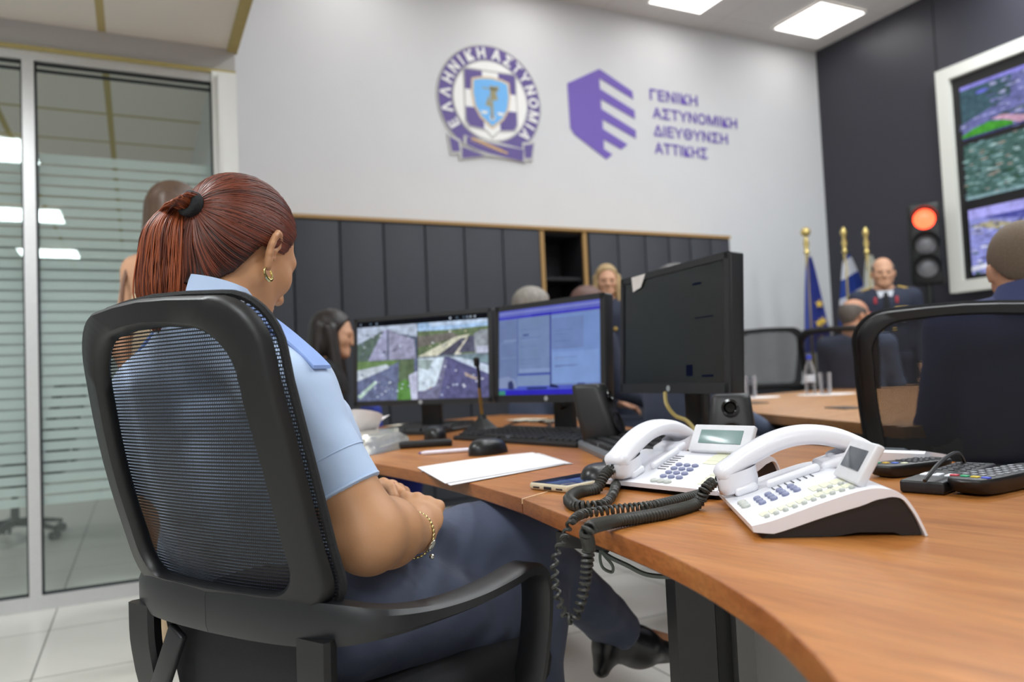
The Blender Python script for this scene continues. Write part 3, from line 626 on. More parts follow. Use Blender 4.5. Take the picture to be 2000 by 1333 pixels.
def flag(px, ytip, ybot, D, label, mat, ball, wb, stars=False):
    top = P(px, ytip, D); x, y = top[:2]; zt_ = top[2]
    t = thing('flag', label, 'flag', (x, y, 0), -YAW)
    part('pole', MB().cyl((0, 0, 0.04), (0, 0, zt_-0.12), 0.014), brass, t); part('base', MB().lathe([(0.10, 0), (0.10, 0.02), (0.04, 0.05), (0.03, 0.12)], (0, 0, 0)), brass, t)
    fi = MB()
    if ball: fi.ball((0, 0, zt_-0.01), 0.045); fi.lathe([(0.014, -0.22), (0.03, -0.2), (0.016, -0.17), (0.028, -0.12), (0.016, -0.06)], (0, 0, zt_), 16)
    else: fi.lathe([(0.012, -0.24), (0.026, -0.21), (0.012, -0.18), (0.026, -0.13), (0.012, -0.09), (0.022, -0.06), (0.029, -0.03), (0.014, 0.0), (0.0, 0.02)], (0, 0, zt_), 16)
    part('finial', fi, brass, t, label='shiny gilded finial')
    z1 = zt_-0.24; zb2 = P(px, ybot, D)[2]; pts = [(z1-(z1-zb2)*k/14, 0.02+wb*(k/14)**0.8) for k in range(15)]
    c_ = cloth_strip(pts, wb, 0.035, None, seed=px); V = c_.v[0]; k_ = (z1-V[:, 2])/(z1-zb2); V[:, 0] += 0.02+wb*0.45*k_; c_.v[0] = V
    f_ = part('cloth', c_, mat, t)
    if stars:
        for u, k in ((0.30, 0.50), (-0.05, 0.70), (0.05, 0.87), (0.4, 0.68)):
            z = z1-(z1-zb2)*k; w = wb*k; sx_ = 0.02+wb*0.45*k+u*w; pl = [((0.045 if i % 2 == 0 else 0.018)*math.cos(math.pi/2+i*math.pi/5), (0.045 if i % 2 == 0 else 0.018)*math.sin(math.pi/2+i*math.pi/5)) for i in range(10)]
            s_ = MB(); s_.plate(pl, (sx_, -0.062, z), (1, 0, 0), (0, 0, 1), (0, -1, 0), 0, 0.003); part('star', s_, gold_star, f_)
flag(1573, 452, 690, 7.15, 'blue flag with golden stars hanging on a brass pole', blue_cloth, True, 0.11, True)
flag(1647, 447, 640, 7.05, 'blue and white striped flag on a brass pole behind the bald seated man', stripe_mat('striped_flag_cloth', greek), False, 0.15)
flag(1690, 447, 640, 6.9, 'white flag on a brass pole behind the standing officer', M('white_flag_cloth', 'd9dad2', 0.8), False, 0.13)
# ================================================================== DESKS
def wood(name, c1, c2, c3, rot=0.3):
    m, nt, b = _nt(name); N, L = nt.nodes, nt.links
    tc = N.new('ShaderNodeTexCoord'); m0 = N.new('ShaderNodeMapping'); m0.inputs['Rotation'].default_value = (0, 0, -rot); L.new(tc.outputs['Object'], m0.inputs[0])
    mp = N.new('ShaderNodeMapping'); mp.inputs['Scale'].default_value = (1.2, 14, 14); L.new(m0.outputs[0], mp.inputs[0])
    n1 = N.new('ShaderNodeTexNoise'); n1.inputs['Scale'].default_value = 1.6; n1.inputs['Detail'].default_value = 5; n1.inputs['Roughness'].default_value = 0.55; n1.inputs['Distortion'].default_value = 0.6; L.new(mp.outputs[0], n1.inputs[0])
    mp2 = N.new('ShaderNodeMapping'); mp2.inputs['Scale'].default_value = (18, 260, 260); L.new(m0.outputs[0], mp2.inputs[0])
    n2 = N.new('ShaderNodeTexNoise'); n2.inputs['Scale'].default_value = 1.0; n2.inputs['Detail'].default_value = 2; L.new(mp2.outputs[0], n2.inputs[0])
    cr = N.new('ShaderNodeValToRGB'); el = cr.color_ramp.elements; el[0].position = 0.3; el[0].color = lin(c1); el[1].position = 0.7; el[1].color = lin(c3); q = el.new(0.5); q.color = lin(c2); L.new(n1.outputs[0], cr.inputs[0])
    rp = N.new('ShaderNodeMapRange'); rp.inputs[1].default_value = 0.35; rp.inputs[2].default_value = 0.6; rp.inputs[3].default_value = 0.80; rp.inputs[4].default_value = 1.04; L.new(n2.outputs[0], rp.inputs[0])
    mx = N.new('ShaderNodeMix'); mx.data_type = 'RGBA'; mx.blend_type = 'MULTIPLY'; mx.inputs[0].default_value = 1; L.new(cr.outputs[0], mx.inputs[6]); L.new(rp.outputs[0], mx.inputs[7]); L.new(mx.outputs[2], b.inputs['Base Color'])
    b.inputs['Roughness'].default_value = 0.33; b.inputs['Specular IOR Level'].default_value = 0.42
    bp = N.new('ShaderNodeBump'); bp.inputs['Strength'].default_value = 0.06; bp.inputs['Distance'].default_value = 0.001; L.new(n2.outputs[0], bp.inputs['Height']); L.new(bp.outputs[0], b.inputs['Normal'])
    return m
cherry = wood('cherry_laminate', 'a1622b', 'ad6e34', 'b8793e', math.radians(-76)); cherry_e = wood('cherry_edge', '8a4f28', '9a5c30', 'a56a3a', math.radians(-80))
table_w = wood('table_laminate', 'b27f52', 'bd8b5e', 'c6966a', 0.4); table_e = wood('table_edge', '8e6238', '976a3e', 'a07446', 0.4)
DZ, DT = 0.745, 0.026
def resamp(pts, n):
    pts = np.array(pts, float)[:, :2]; L = np.append(0, np.cumsum(np.linalg.norm(np.diff(pts, axis=0), axis=1))); t = np.linspace(0, L[-1], n)
    return np.stack([np.interp(t, L, pts[:, k]) for k in (0, 1)], 1)
def slab(name, root, front, back, z, th, mt, me, m=40):
    """board between a front and a back edge that run the same way"""
    F_, B_ = resamp(front, m), resamp(back, m); o = np.concatenate([F_, B_[::-1]]); n = 2*m; b = 0.0025
    A = sum(o[i][0]*o[(i+1) % n][1]-o[(i+1) % n][0]*o[i][1] for i in range(n)); sg = 1 if A > 0 else -1; nr = []
    for i in range(n):
        e1 = o[i]-o[i-1]; e2 = o[(i+1) % n]-o[i]; t_ = e1/(np.linalg.norm(e1)+1e-9)+e2/(np.linalg.norm(e2)+1e-9); t_ /= np.linalg.norm(t_); nr.append(sg*np.array([t_[1], -t_[0]]))
    R_ = [[(p[0]-k*q[0], p[1]-k*q[1], zz) for p, q in zip(o, nr)] for k, zz in ((b, z), (b*0.3, z-b*0.3), (0, z-b), (0, z-th+b), (b, z-th))]
    top = [[i, i+1, n-2-i, n-1-i] for i in range(m-1)]; side = [[(i+1)*n+j, (i+1)*n+(j+1) % n, i*n+(j+1) % n, i*n+j] for i in range(4) for j in range(n)]
    bot = [[4*n+k for k in f[::-1]] for f in top]
    if sg < 0: top = [f[::-1] for f in top]; side = [f[::-1] for f in side]; bot = [f[::-1] for f in bot]
    mb = MB(); mb.add([v for r in R_ for v in r], top); k = len(side)+len(bot); mb.f += side+bot; mb.mi += [1]*k; mb.col += [None]*k
    return part(name, mb, [mt, me], root, world=True, sharp=30)
f1 = [(0.20, -0.25), (0.215, -0.05), (0.26, 0.12), (0.325, 0.25), (0.41, 0.391), (0.419, 0.408), (0.455, 0.482), (0.490, 0.588), (0.513, 0.691), (0.530, 0.826), (0.541, 0.958), (0.562, 1.139)]
b1 = [(1.53, 1.72), (1.5, 1.596), (1.472, 1.217), (1.411, 0.992), (1.335, 0.803), (1.24, 0.5), (1.17, 0.2), (1.13, -0.25)]
f1s = spline(f1, 6); sA, sB = np.array([0.562, 1.139]), np.array([1.53, 1.72])
dk = thing('desk', 'near cherry wood desk with a curved front edge, under the two white telephones', 'desk', (0.95, 0.9, 0))
slab('desktop', dk, f1s, spline(b1, 6)[::-1], DZ, DT, cherry, cherry_e, 70)
part('seam_strip', MB().box([*((sA+(sA+0.30*(sB-sA)))/2), DZ-0.004], (0.30*np.linalg.norm(sB-sA), 0.0035, 0.0086), rotz(math.atan2(*(sB-sA)[::-1]))), M('pale_seam', 'd8b48c', 0.6), dk, world=True, label='pale strip along the seam')  # thin paler strip along the front part of the seam
dk2 = thing('desk', 'cherry wood desk under the monitors, beyond the seam by the smartphone', 'desk', (1.1, 2.3, 0))
f2 = [(0.562, 1.1415), (0.568, 1.29), (0.566, 1.48), (0.55, 1.70), (0.513, 1.99), (0.50, 2.3), (0.58, 2.75), (0.80, 3.2), (1.03, 3.45)]
b2 = [(1.40, 3.72), (1.74, 3.74), (1.845, 3.3), (1.70, 2.75), (1.56, 2.2), (1.53, 1.7225)]
slab('desktop', dk2, spline(f2, 6), spline(b2[1:], 6)[::-1], DZ, DT, cherry, cherry_e, 60)
gm = M('grey_metal', '6c6d6c', 0.4, 0.2, var=0.04); gmd = M('dark_grey_metal', '3b3b3a', 0.45, 0.3, var=0.05); shade_m = M('shade_black', '121212', 0.5); lgm = M('light_grey_panel', '989a98', 0.5, var=0.02)
zt_d = DZ-DT-0.001
def leg_box(name, x0, x1, D0, D1, mat, root, z0=0.0, z1=None, label=None):
    z1 = zt_d if z1 is None else z1; a = P(x0, 1210, D0)[:2]; b = P(x1, 1210, D0)[:2]; f_ = _n(np.array([CF[0], CF[1]])); dp = (D1-D0)
    poly = [tuple(a), tuple(b), tuple(b+f_*dp), tuple(a+f_*dp)]
    return part(name, MB().prism(poly, z0, z1), mat, root, world=True, smooth=False, label=label)
leg_box('leg', 1322, 1397, 1.18, 1.26, gmd, dk, label='dark grey metal leg'); leg_box('gap_shade', 1398, 1436, 1.20, 1.30, shade_m, dk); leg_box('post', 1437, 1472, 1.17, 1.21, gm, dk)  # black box stands in for the shade in the gap between leg and post
leg_box('side_panel', 1468, 1577, 1.24, 1.27, lgm, dk, 0.02, label='light grey panel')
part('leg', MB().box((1.05, -0.1, zt_d/2), (0.5, 0.06, zt_d)), gmd, dk, world=True); 
part('leg', MB().box((0.86, 3.18, zt_d/2), (0.06, 0.3, zt_d)), gmd, dk2, world=True); part('leg', MB().box((1.38, 1.74, zt_d/2), (0.07, 0.07, zt_d)), gmd, dk2, world=True)
tr = MB(); a_, b_ = np.array([0.72, 0.98, zt_d-0.03]), np.array([1.0, 1.30, zt_d-0.03])
q0, q1 = P(1105, 1050, 1.16), P(1330, 1125, 1.08); q0[2] = q1[2] = zt_d-0.014; d_ = _n(q1-q0); s_ = np.cross(d_, (0, 0, 1.0))
tr.box((q0+q1)/2, (np.linalg.norm(q1-q0), 0.07, 0.022), np.column_stack([d_, -s_, [0, 0, 1]])); part('cable_tray', tr, M('black_tray', '20201f', 0.6), dk, world=True)
# cables hanging below the desk
cabm = M('grey_green_cable', '5f6660', 0.5); cabk = M('black_cable', '161616', 0.5)
def cable(name, pts, r, mat, label, n=8, grp=None): return solo(name, MB().tube(spline(pts, n), r, 6), mat, label, 'cable', grp)
cable('cable', [P(1170, 1065, 1.14), P(1185, 1085, 1.13), P(1225, 1105, 1.12), P(1260, 1122, 1.11), P(1300, 1127, 1.10), P(1330, 1122, 1.10)], 0.0035, cabm, 'grey cable sagging along the underside of the near desk')
cable('cable', [P(1175, 1062, 1.15), P(1172, 1090, 1.15), P(1178, 1110, 1.15), P(1195, 1118, 1.15), P(1196, 1105, 1.15), P(1180, 1085, 1.15), P(1165, 1062, 1.15)], 0.0025, cabm, 'thin grey cable in a loop under the near desk')
cable('cable', [P(1115, 1048, 1.16), P(1140, 1070, 1.16), P(1160, 1075, 1.16), P(1185, 1078, 1.16), P(1187, 1060, 1.15)], 0.003, cabk, 'black cable drooping from the tray under the near desk')
# ================================================================== MEETING TABLE
MZ = 0.76
mt_pts = [PZ(1290, 790, MZ)[:2], PZ(1470, 804, MZ)[:2], PZ(1712, 829, MZ)[:2]]
dirn = _n(mt_pts[2]-mt_pts[0]); perp = np.array([-dirn[1], dirn[0]]) ; perp = perp if perp@np.array([1, 1]) > 0 else -perp
mtb = thing('meeting_table', 'long light brown meeting table beyond the desks', 'table', (*(mt_pts[1]+perp*1.2), 0))
A_, B_ = mt_pts[0]-dirn*0.02, mt_pts[2]+dirn*0.12
slab('tabletop', mtb, [A_, B_], [A_+perp*2.2-dirn*1.5, B_+perp*2.0], MZ, 0.035, table_w, table_e, 12)
for u, w in ((0.45, 0.5), (1.15, 0.5), (0.45, 1.7), (1.2, 1.7)):
    c_ = A_+dirn*u+perp*w; part('leg', MB().box((c_[0], c_[1], MZ/2-0.0185), (0.09, 0.45, MZ-0.037), rotz(math.atan2(perp[1], perp[0])-math.pi/2)), gmd, mtb, world=True)
c_ = A_+dirn*0.8+perp*0.9; part('front_panel', MB().box((*c_, 0.42), (1.7, 0.02, 0.6), rotz(math.atan2(dirn[1], dirn[0]))), lgm, mtb, world=True)
for px, py in ((1650, 798), (1472, 788)):
    c_ = PZ(px, py, MZ); part('cable_outlet', MB().rbox(c_+[0, 0, 0.002], (0.15, 0.09, 0.006), 0.002, rotz(math.atan2(dirn[1], dirn[0]))), M('dark_grille', '4a4038', 0.5), mtb, world=True)
# ================================================================== MESH BACK CHAIRS
def mesh_fabric():
    m = bpy.data.materials.new('black_mesh_fabric'); m.use_nodes = True; nt = m.node_tree; N, L = nt.nodes, nt.links
    b = N['Principled BSDF']; out = N['Material Output']; b.inputs['Base Color'].default_value = lin('141417'); b.inputs['Roughness'].default_value = 0.6
    def mth(op, a, c=None):
        n = N.new('ShaderNodeMath'); n.operation = op
        for i, v in enumerate((a, c)):
            if v is None: continue
            if isinstance(v, (int, float)): n.inputs[i].default_value = v
            else: L.new(v, n.inputs[i])
        return n.outputs[0]
    uv = N.new('ShaderNodeUVMap'); sp = N.new('ShaderNodeSeparateXYZ'); L.new(uv.outputs[0], sp.inputs[0])
    V = mth('DIVIDE', sp.outputs[1], 0.0047); U = mth('DIVIDE', sp.outputs[0], 0.0032)
    U2 = mth('ADD', U, mth('MULTIPLY', mth('MODULO', mth('FLOOR', V), 2), 0.5)); fu = mth('FRACT', U2); fv = mth('FRACT', V)
    hu = mth('LESS_THAN', mth('ABSOLUTE', mth('SUBTRACT', fu, 0.5)), 0.37); hv = mth('LESS_THAN', mth('ABSOLUTE', mth('SUBTRACT', fv, 0.5)), 0.31)
    t = N.new('ShaderNodeBsdfTransparent'); mx = N.new('ShaderNodeMixShader'); L.new(mth('MULTIPLY', hu, hv), mx.inputs[0]); L.new(b.outputs[0], mx.inputs[1]); L.new(t.outputs[0], mx.inputs[2]); L.new(mx.outputs[0], out.inputs[0]); return m
MESH = mesh_fabric()
plast = M('black_plastic', '0e0e0f', 0.45, var=0.05, vs=20, bump=0.05, bs=900); plast2 = M('black_plastic_satin', '1b1c1e', 0.40, var=0.06, vs=12, bump=0.04, bs=1200)
seatm = M('black_seat_fabric', '17181b', 0.85, var=0.1, vs=60, bump=0.3, bs=900); edgem = M('black_edge_knit', '131315', 0.8, bump=0.8, bs=700)
def backpt(x, z, d=0.0): return np.array([x, -0.283-0.094*((z-0.66)/0.40)-0.030*(1-(x/0.22)**2)-0.012*math.sin((z-0.66)/0.41*math.pi)+d, z])
WT, WB, RT, TOP = 0.199, 0.208, 0.075, 1.060
def outline(dw=0.0):
    """closed outline of the back in (x, z): wide rounded top, slightly narrower foot"""
    pts = []; top, bot, wt, wb, rt, rb = TOP+dw*0.74, 0.660-dw*0.40, WT+dw, WB+dw, RT, 0.045
    for cx, cz, r, a0, w in ((wt-rt, top-rt, rt, 90, 1), (wb-rb, bot+rb, rb, 0, 1)):
        for k in range(9): a = math.radians(a0-90*k/8); pts.append((cx+r*math.cos(a), cz+r*math.sin(a)))
    left = [(-x, z) for x, z in pts[::-1]]; top_mid = [(-(wt-rt)*0.5, top+0.004), (0, top+0.006), ((wt-rt)*0.5, top+0.004)]
    right_mid = [(wt-0.002-(wt-wb)*k/8+0.006*math.sin(math.pi*k/8), top-rt-(top-rt-bot-rb)*k/8) for k in range(1, 8)]
    r = top_mid[2:]+pts[:9]+right_mid+pts[9:]+[(0.1, bot), (0, bot), (-0.1, bot)]+[(-x, z) for x, z in (pts[:9]+right_mid+pts[9:])[::-1]]+top_mid[:2]
    return r
def chair_proto(name, label, inset=0.050):
    t = thing(name, label, 'chair')
    o = outline(); i_ = outline(-inset); mb = MB(); n = len(o); rows = []
    for k, (dep, f) in enumerate(((-0.002, 0.0), (-0.014, 0.03), (-0.020, 0.16), (-0.020, 0.85), (-0.013, 0.97), (-0.001, 1.0), (0.004, 0.9), (0.004, 0.1))):
        rows.append([backpt(a[0]+(b[0]-a[0])*f, a[1]+(b[1]-a[1])*f, dep) for a, b in zip(o, i_)])
    rows.append(rows[0]); mb.grid(rows, closed_u=True, flip=False); fr_ = part('back_frame', mb, plast, t, sharp=50)
    nz, nx = 30, 22; oo = outline(0.004); rt_ = [(x, z) for x, z in oo if x > 0]; rt_.sort(key=lambda q: q[1]); zs_ = [q[1] for q in rt_]; xs_ = [q[0] for q in rt_]
    z0, z1 = min(z for x, z in oo)+0.001, max(z for x, z in oo)-0.001; G = []; UV = []
    for a in range(nz+1):
        z = z0+(z1-z0)*(0.5-0.5*math.cos(math.pi*a/nz)); 
        cand = [x0+(x1-x0)*((z-za)/(zb-za)) for (x0, za), (x1, zb) in zip(oo, oo[1:]+oo[:1]) if (za-z)*(zb-z) <= 0 and abs(zb-za) > 1e-9]
        w = max(cand) if cand else 0.15
        G.append([backpt(w*(2*b/nx-1), z, 0.008) for b in range(nx+1)]); UV.append([(w*(2*b/nx-1)+1, z) for b in range(nx+1)])
    fb = MB(); fb.grid(G, uv=UV); fb.grid([[q-np.array([0, 0.0042, 0]) for q in r] for r in G], uv=[[(u+0.0005, v+0.0002) for u, v in r] for r in UV]); part('mesh_back', fb, MESH, t, uv=True, label='see-through black mesh')
    et = MB(); et.tube([backpt(x, z, 0.008) for x, z in outline(0.003)], 0.0055, 6, closed=True); part('back_edge', et, edgem, t)
    # arms: a flat band that wraps the foot of the back, runs forward and turns down
    for s in (-1, 1):
        pth = [(0, -0.325, 0.648, 0), (0.08, -0.322, 0.648, 0), (0.15, -0.312, 0.647, 0.05), (0.205, -0.29, 0.645, 0.2), (0.243, -0.25, 0.642, 0.6), (0.263, -0.19, 0.640, 0.9), (0.276, -0.12, 0.641, 1), (0.283, -0.05, 0.646, 1), (0.284, 0.0, 0.651, 1), (0.283, 0.032, 0.647, 1), (0.281, 0.052, 0.630, 1), (0.278, 0.062, 0.60, 1), (0.272, 0.062, 0.54, 1), (0.26, 0.05, 0.46, 1), (0.235, 0.03, 0.425, 1), (0.20, 0.02, 0.41, 1)]
        S = spline(pth, 5); c_ = S[:, :3].copy(); c_[:, 0] *= s; T = np.gradient(c_, axis=0); T /= np.linalg.norm(T, axis=1)[:, None]; X, Y, pr = [], [], []
        for p, tg, k in zip(c_, T, S[:, 3]):
            out = _n(np.array([s*0.5*k+1e-3*s, -1+k, 0])+np.array([s*k, 0, 0])); out = _n(out-tg*(out@tg)); up = _n(np.cross(tg, out)*(1 if s < 0 else -1)); up = up if (up[2] > 0 or abs(up[2]) < 0.5) else -up
            if abs(tg[2]) > 0.75: up = _n(np.array([0, 1.0, 0])-tg*tg[1])
            X.append(out); Y.append(up); w = 0.014+0.012*k; h = 0.030-0.021*k
            pr.append([(w, h*0.6), (w*0.75, h), (-w*0.75, h), (-w, h*0.6), (-w, -h*0.6), (-w*0.75, -h), (w*0.75, -h), (w, -h*0.6)])
        for q in range(1, len(X)):
            if X[q]@X[q-1] < 0: X[q] = -X[q]
            if Y[q]@Y[q-1] < 0: Y[q] = -Y[q]
        a_ = MB(); a_.sweep(c_, X, Y, np.array(pr))
        if s > 0: pass
        part('arm', a_, plast2, t, sharp=35)
    # back supports: two uprights from the band to the seat
    for s in (-1, 1):
        u = MB(); pth = spline([(s*0.185, -0.312, 0.63), (s*0.183, -0.310, 0.56), (s*0.175, -0.29, 0.48), (s*0.15, -0.22, 0.42), (s*0.09, -0.12, 0.40)], 5); T = np.gradient(pth, axis=0)
        X = [np.array([1.0, 0, 0])]*len(pth); Y = [_n(np.cross(tg, (1, 0, 0))) for tg in T]; u.sweep(pth, X, Y, [(0.028, 0.004), (0.024, 0.012), (-0.024, 0.012), (-0.028, 0.004), (-0.024, -0.01), (0.024, -0.01)]); part('back_support', u, plast, t)
    lw = MB(); lw.grid([[(x, -0.30+0.04*(0.64-z)/0.2-0.01*(1-(x/0.16)**2), z) for x in np.linspace(-0.165, 0.165, 9)] for z in np.linspace(0.46, 0.64, 6)]); part('lower_panel', lw, seatm, t)
    lev = MB(); lev.rbox((-0.12, -0.318, 0.555), (0.035, 0.012, 0.11), 0.004, np.array([[math.cos(.5), 0, math.sin(.5)], [0, 1, 0], [-math.sin(.5), 0, math.cos(.5)]])); part('lumbar_handle', lev, plast2, t)
    st = MB(); prof = []
    for z, k in ((0.405, 0.80), (0.41, 0.93), (0.43, 0.985), (0.455, 1.0), (0.475, 0.985), (0.488, 0.94), (0.494, 0.85), (0.497, 0.6), (0.498, 0.3)):
        prof.append([(0.245*k*math.copysign(abs(math.cos(a))**0.45, math.cos(a)), 0.0+0.24*k*math.copysign(abs(math.sin(a))**0.45, math.sin(a)), z-0.02*max(0, math.sin(a))**3) for a in np.linspace(0, 2*math.pi, 40, endpoint=False)])
    st.grid(prof, closed_u=True); st.f.append(list(range(40))[::-1]); st.mi.append(0); st.col.append(None); st.f.append([8*40+j for j in range(40)]); st.mi.append(0); st.col.append(None)
    part('seat', st, seatm, t, sharp=60)
    part('seat_mechanism', MB().rbox((0, -0.04, 0.378), (0.2, 0.3, 0.05), 0.012), plast, t)
    part('gas_column', MB().lathe([(0.026, 0.10), (0.026, 0.24), (0.02, 0.241), (0.02, 0.355)]), M('dark_chrome', '4a4a4c', 0.25, 0.8), t)
    for k in range(5):
        a = math.radians(90+72*k+20); d = np.array([math.cos(a), math.sin(a), 0]); lg_ = MB(); pth = [d*0.03+[0, 0, 0.115], d*0.12+[0, 0, 0.112], d*0.26+[0, 0, 0.085], d*0.31+[0, 0, 0.075]]
        sd_ = np.array([-d[1], d[0], 0]); lg_.sweep(pth, [sd_]*4, [np.array([0, 0, 1.0])]*4, [[(w, h*.4), (w*.6, h), (-w*.6, h), (-w, h*.4), (-w, -h), (w, -h)] for w, h in ((0.03, 0.022), (0.026, 0.02), (0.019, 0.014), (0.016, 0.011))])
        L_ = part('base_leg', lg_, plast, t); cs = MB()
        for q in (-1, 1): cs.cyl(d*0.305+sd_*(0.008*q)+[0, 0, 0.028], d*0.305+sd_*(0.026*q)+[0, 0, 0.028], 0.028, n=16)
        cs.cyl(d*0.305+[0, 0, 0.03], d*0.305+[0, 0, 0.075], 0.008, n=8); part('caster', cs, plast2, L_)
    return t
RH = np.array([math.cos(YAW), -math.sin(YAW), 0]); FH = np.array([math.sin(YAW), math.cos(YAW), 0])
def facing(phi): return math.cos(math.radians(phi))*RH+math.sin(math.radians(phi))*FH       # 0 = picture right, 90 = straight away
def rz_of(phi): f = facing(phi); return math.atan2(f[1], f[0])-math.pi/2
def put(o, loc, rz, s=1.0):
    o.location = tuple(loc); o.rotation_euler = (0, 0, rz); o.scale = (s, s, s); THING[o.name] = (np.array(loc, float), rz); return o
def chair_at(px, py, D, phi, lz=1.075):                        # top middle of the back seen at that pixel
    q = P(px, py, D); r = rotz(rz_of(phi))@np.array([0, -0.365, 0]); return (q[0]-r[0], q[1]-r[1], 0)
C_MAIN = chair_at(352, 578, 1.04, 57)
chair = chair_proto('office_chair', 'black mesh back office chair of the officer with the red ponytail'); put(chair, C_MAIN, rz_of(57))
C_RIGHT = chair_at(1868, 603, 1.88, 76)
WT, WB, RT, TOP = 0.232, 0.205, 0.075, 1.064
chair2 = chair_proto('office_chair', 'black mesh back office chair under the man in the navy jacket', 0.036); put(chair2, C_RIGHT, rz_of(76))
_m = P(2001, 432, 2.06); C_MAN = (_m[0], _m[1], 0)
q = P(1496, 648, 6.1); ch3 = dup(chair2, (q[0], q[1], 0), rz_of(20), 'empty black mesh chair at the far side of the meeting table beside the white wall'); put(ch3, (q[0], q[1], 0), rz_of(250), 1.17)
q = P(1640, 660, 5.2); C_BALD = (q[0]+facing(50)[0]*0.33, q[1]+facing(50)[1]*0.33, 0); ch4 = dup(chair2, C_BALD, rz_of(50), 'black mesh chair of the bald seated man at the meeting table'); ch4.scale = (1.10, 1.10, 1.10)
q = PZ(30, 1040, 0.05); ch5 = dup(chair, (q[0], q[1], 0), 1.2, 'black office chair on casters behind the frosted glass')

q = P(792, 792, 4.45); bc_ = thing('fabric_chair', 'blue fabric chair beyond the desk below the traffic camera monitor', 'chair', (q[0], q[1], 0), rz_of(20)); blue_f = M('blue_chair_fabric', '2f3d94', 0.85, var=0.08, bump=0.3, bs=600)
part('backrest', MB().rbox((0, -0.2, 0.66), (0.42, 0.06, 0.32), 0.025), blue_f, bc_); part('seat', MB().rbox((0, 0.05, 0.45), (0.46, 0.44, 0.07), 0.03), blue_f, bc_); part('back_bar', MB().box((0, -0.215, 0.46), (0.06, 0.02, 0.25)), plast, bc_); part('gas_column', MB().cyl((0, 0.03, 0.09), (0, 0.03, 0.42), 0.025), plast, bc_)
for k in range(5):
    a = k*1.2566; d = np.array([math.cos(a), math.sin(a), 0]); part('base_leg', MB().tube([d*0.02+[0, 0.03, 0.10], d*0.28+[0, 0.03, 0.065]], [0.026, 0.016], 8), plast, bc_); part('caster', MB().ball(d*0.28+[0, 0.03, 0.03], (0.028, 0.028, 0.03), 12, 8), plast2, bc_)
# ================================================================== MONITORS
mon_b = M('monitor_black', '191a1c', 0.38, var=0.05, vs=15); mon_s = M('monitor_satin', '232427', 0.5); logo_s = M('logo_silver', 'b8bcc0', 0.3, 0.4)
dark_scr = M('dark_glass_screen', '17191d', 0.25, var=0.08, vs=3, spec=0.5)
def basis_mon(pl, Dl, pr, Dr):
    """frame of a monitor from two points on its mid height: left and right rim (pixel x, y, depth)"""
    a, b = P(*pl, Dl), P(*pr, Dr); u = b-a; u[2] = 0; w = np.linalg.norm(u); u /= w; n = np.cross(u, (0, 0, 1.0)); return a, b, u, n, w
def monitor(label, pl, Dl, pr, Dr, hgt, bez, chin, base=True, tilt=0.06, stand_col=None):
    a, b, u, n, w = basis_mon(pl, Dl, pr, Dr); c = (a+b)/2; Z = np.array([0, 0, 1.0]); up = _n(Z-n*tilt*1.0); nn = _n(np.cross(u, up)); 
    if nn@n < 0: nn = -nn
    up = _n(np.cross(nn, u)); up = up if up[2] > 0 else -up
    t = thing('monitor', label, 'monitor', (c[0]-n[0]*0.1, c[1]-n[1]*0.1, DZ)); R = np.column_stack([u, up, nn])
    cs = MB(); cs.rbox(c-nn*0.022, (w, hgt, 0.04), 0.006, R); cs.rbox(c-nn*0.05, (w*0.62, hgt*0.62, 0.05), 0.02, R); part('casing', cs, mon_b, t, world=True)
    sw, shh = w-2*bez, hgt-bez-chin; so = c-u*(sw/2)-up*(hgt/2-chin)
    rim = MB()
    for q, sz in ((c+up*(hgt/2-bez/2), (w-0.004, bez)), (c-up*(hgt/2-chin/2), (w-0.004, chin)), (c-u*(w/2-bez/2), (bez, hgt-0.004)), (c+u*(w/2-bez/2), (bez, hgt-0.004))): rim.box(q+nn*0.001, (sz[0], sz[1], 0.006), R)
    part('bezel', rim, mon_s, t, world=True)
    part('logo', MB().lathe([(0.008, 0), (0.008, 0.001), (0, 0.001)], c-up*(hgt/2-chin/2)+nn*0.004, 16, np.column_stack([u, up, nn])), logo_s, t, world=True)
    if base:
        f_ = c-nn*0.075; f_[2] = DZ; st = MB(); g = np.array([c[0]-nn[0]*0.075, c[1]-nn[1]*0.075, 0]); zc_ = c[2]-hgt*0.12
        st.rbox(g+[0, 0, (DZ+0.012+zc_)/2], (0.085, 0.03, zc_-DZ), 0.008, np.column_stack([u, -n, Z])); part('stand', st, mon_b, t, world=True)
        part('base', MB().rbox(np.array([*(c[:2]-n[:2]*0.10), DZ+0.0085]), (0.26, 0.20, 0.015), 0.007, np.column_stack([u, -n, Z])), mon_b, t, world=True)
    return t, so, u*sw, up*shh, nn, c, R
t1, O, U, V, Nn, c, R = monitor('black monitor showing four traffic camera views', (692, 708), 3.10, (962, 694), 2.86, 0.352, 0.016, 0.020)
p = Pic(O, U, V, Nn); p.rect(0, 0, 1, 1, '16181c')
p.rect(0, 0.93, 1, 1, '14161b')
for u_ in (0.02, 0.10, 0.15, 0.72, 0.77, 0.82, 0.845, 0.87, 0.9): p.rect(u_, 0.955, u_+0.012, 0.975, pick(['8fa0b5', 'c8d4e2', '5f7488']))
def view(u0, v0, u1, v1, items):
    for pts, col in items: p.poly([(u0+(u1-u0)*min(max(x, 0), 1), v0+(v1-v0)*min(max(y, 0), 1)) for x, y in pts], col)
q4 = ((0, 0.50, 0.475, 0.93), (0.48, 0.50, 1, 0.93), (0, 0, 0.475, 0.497), (0.48, 0, 1, 0.497))
R01 = [(0, 0), (1, 0), (1, 1), (0, 1)]
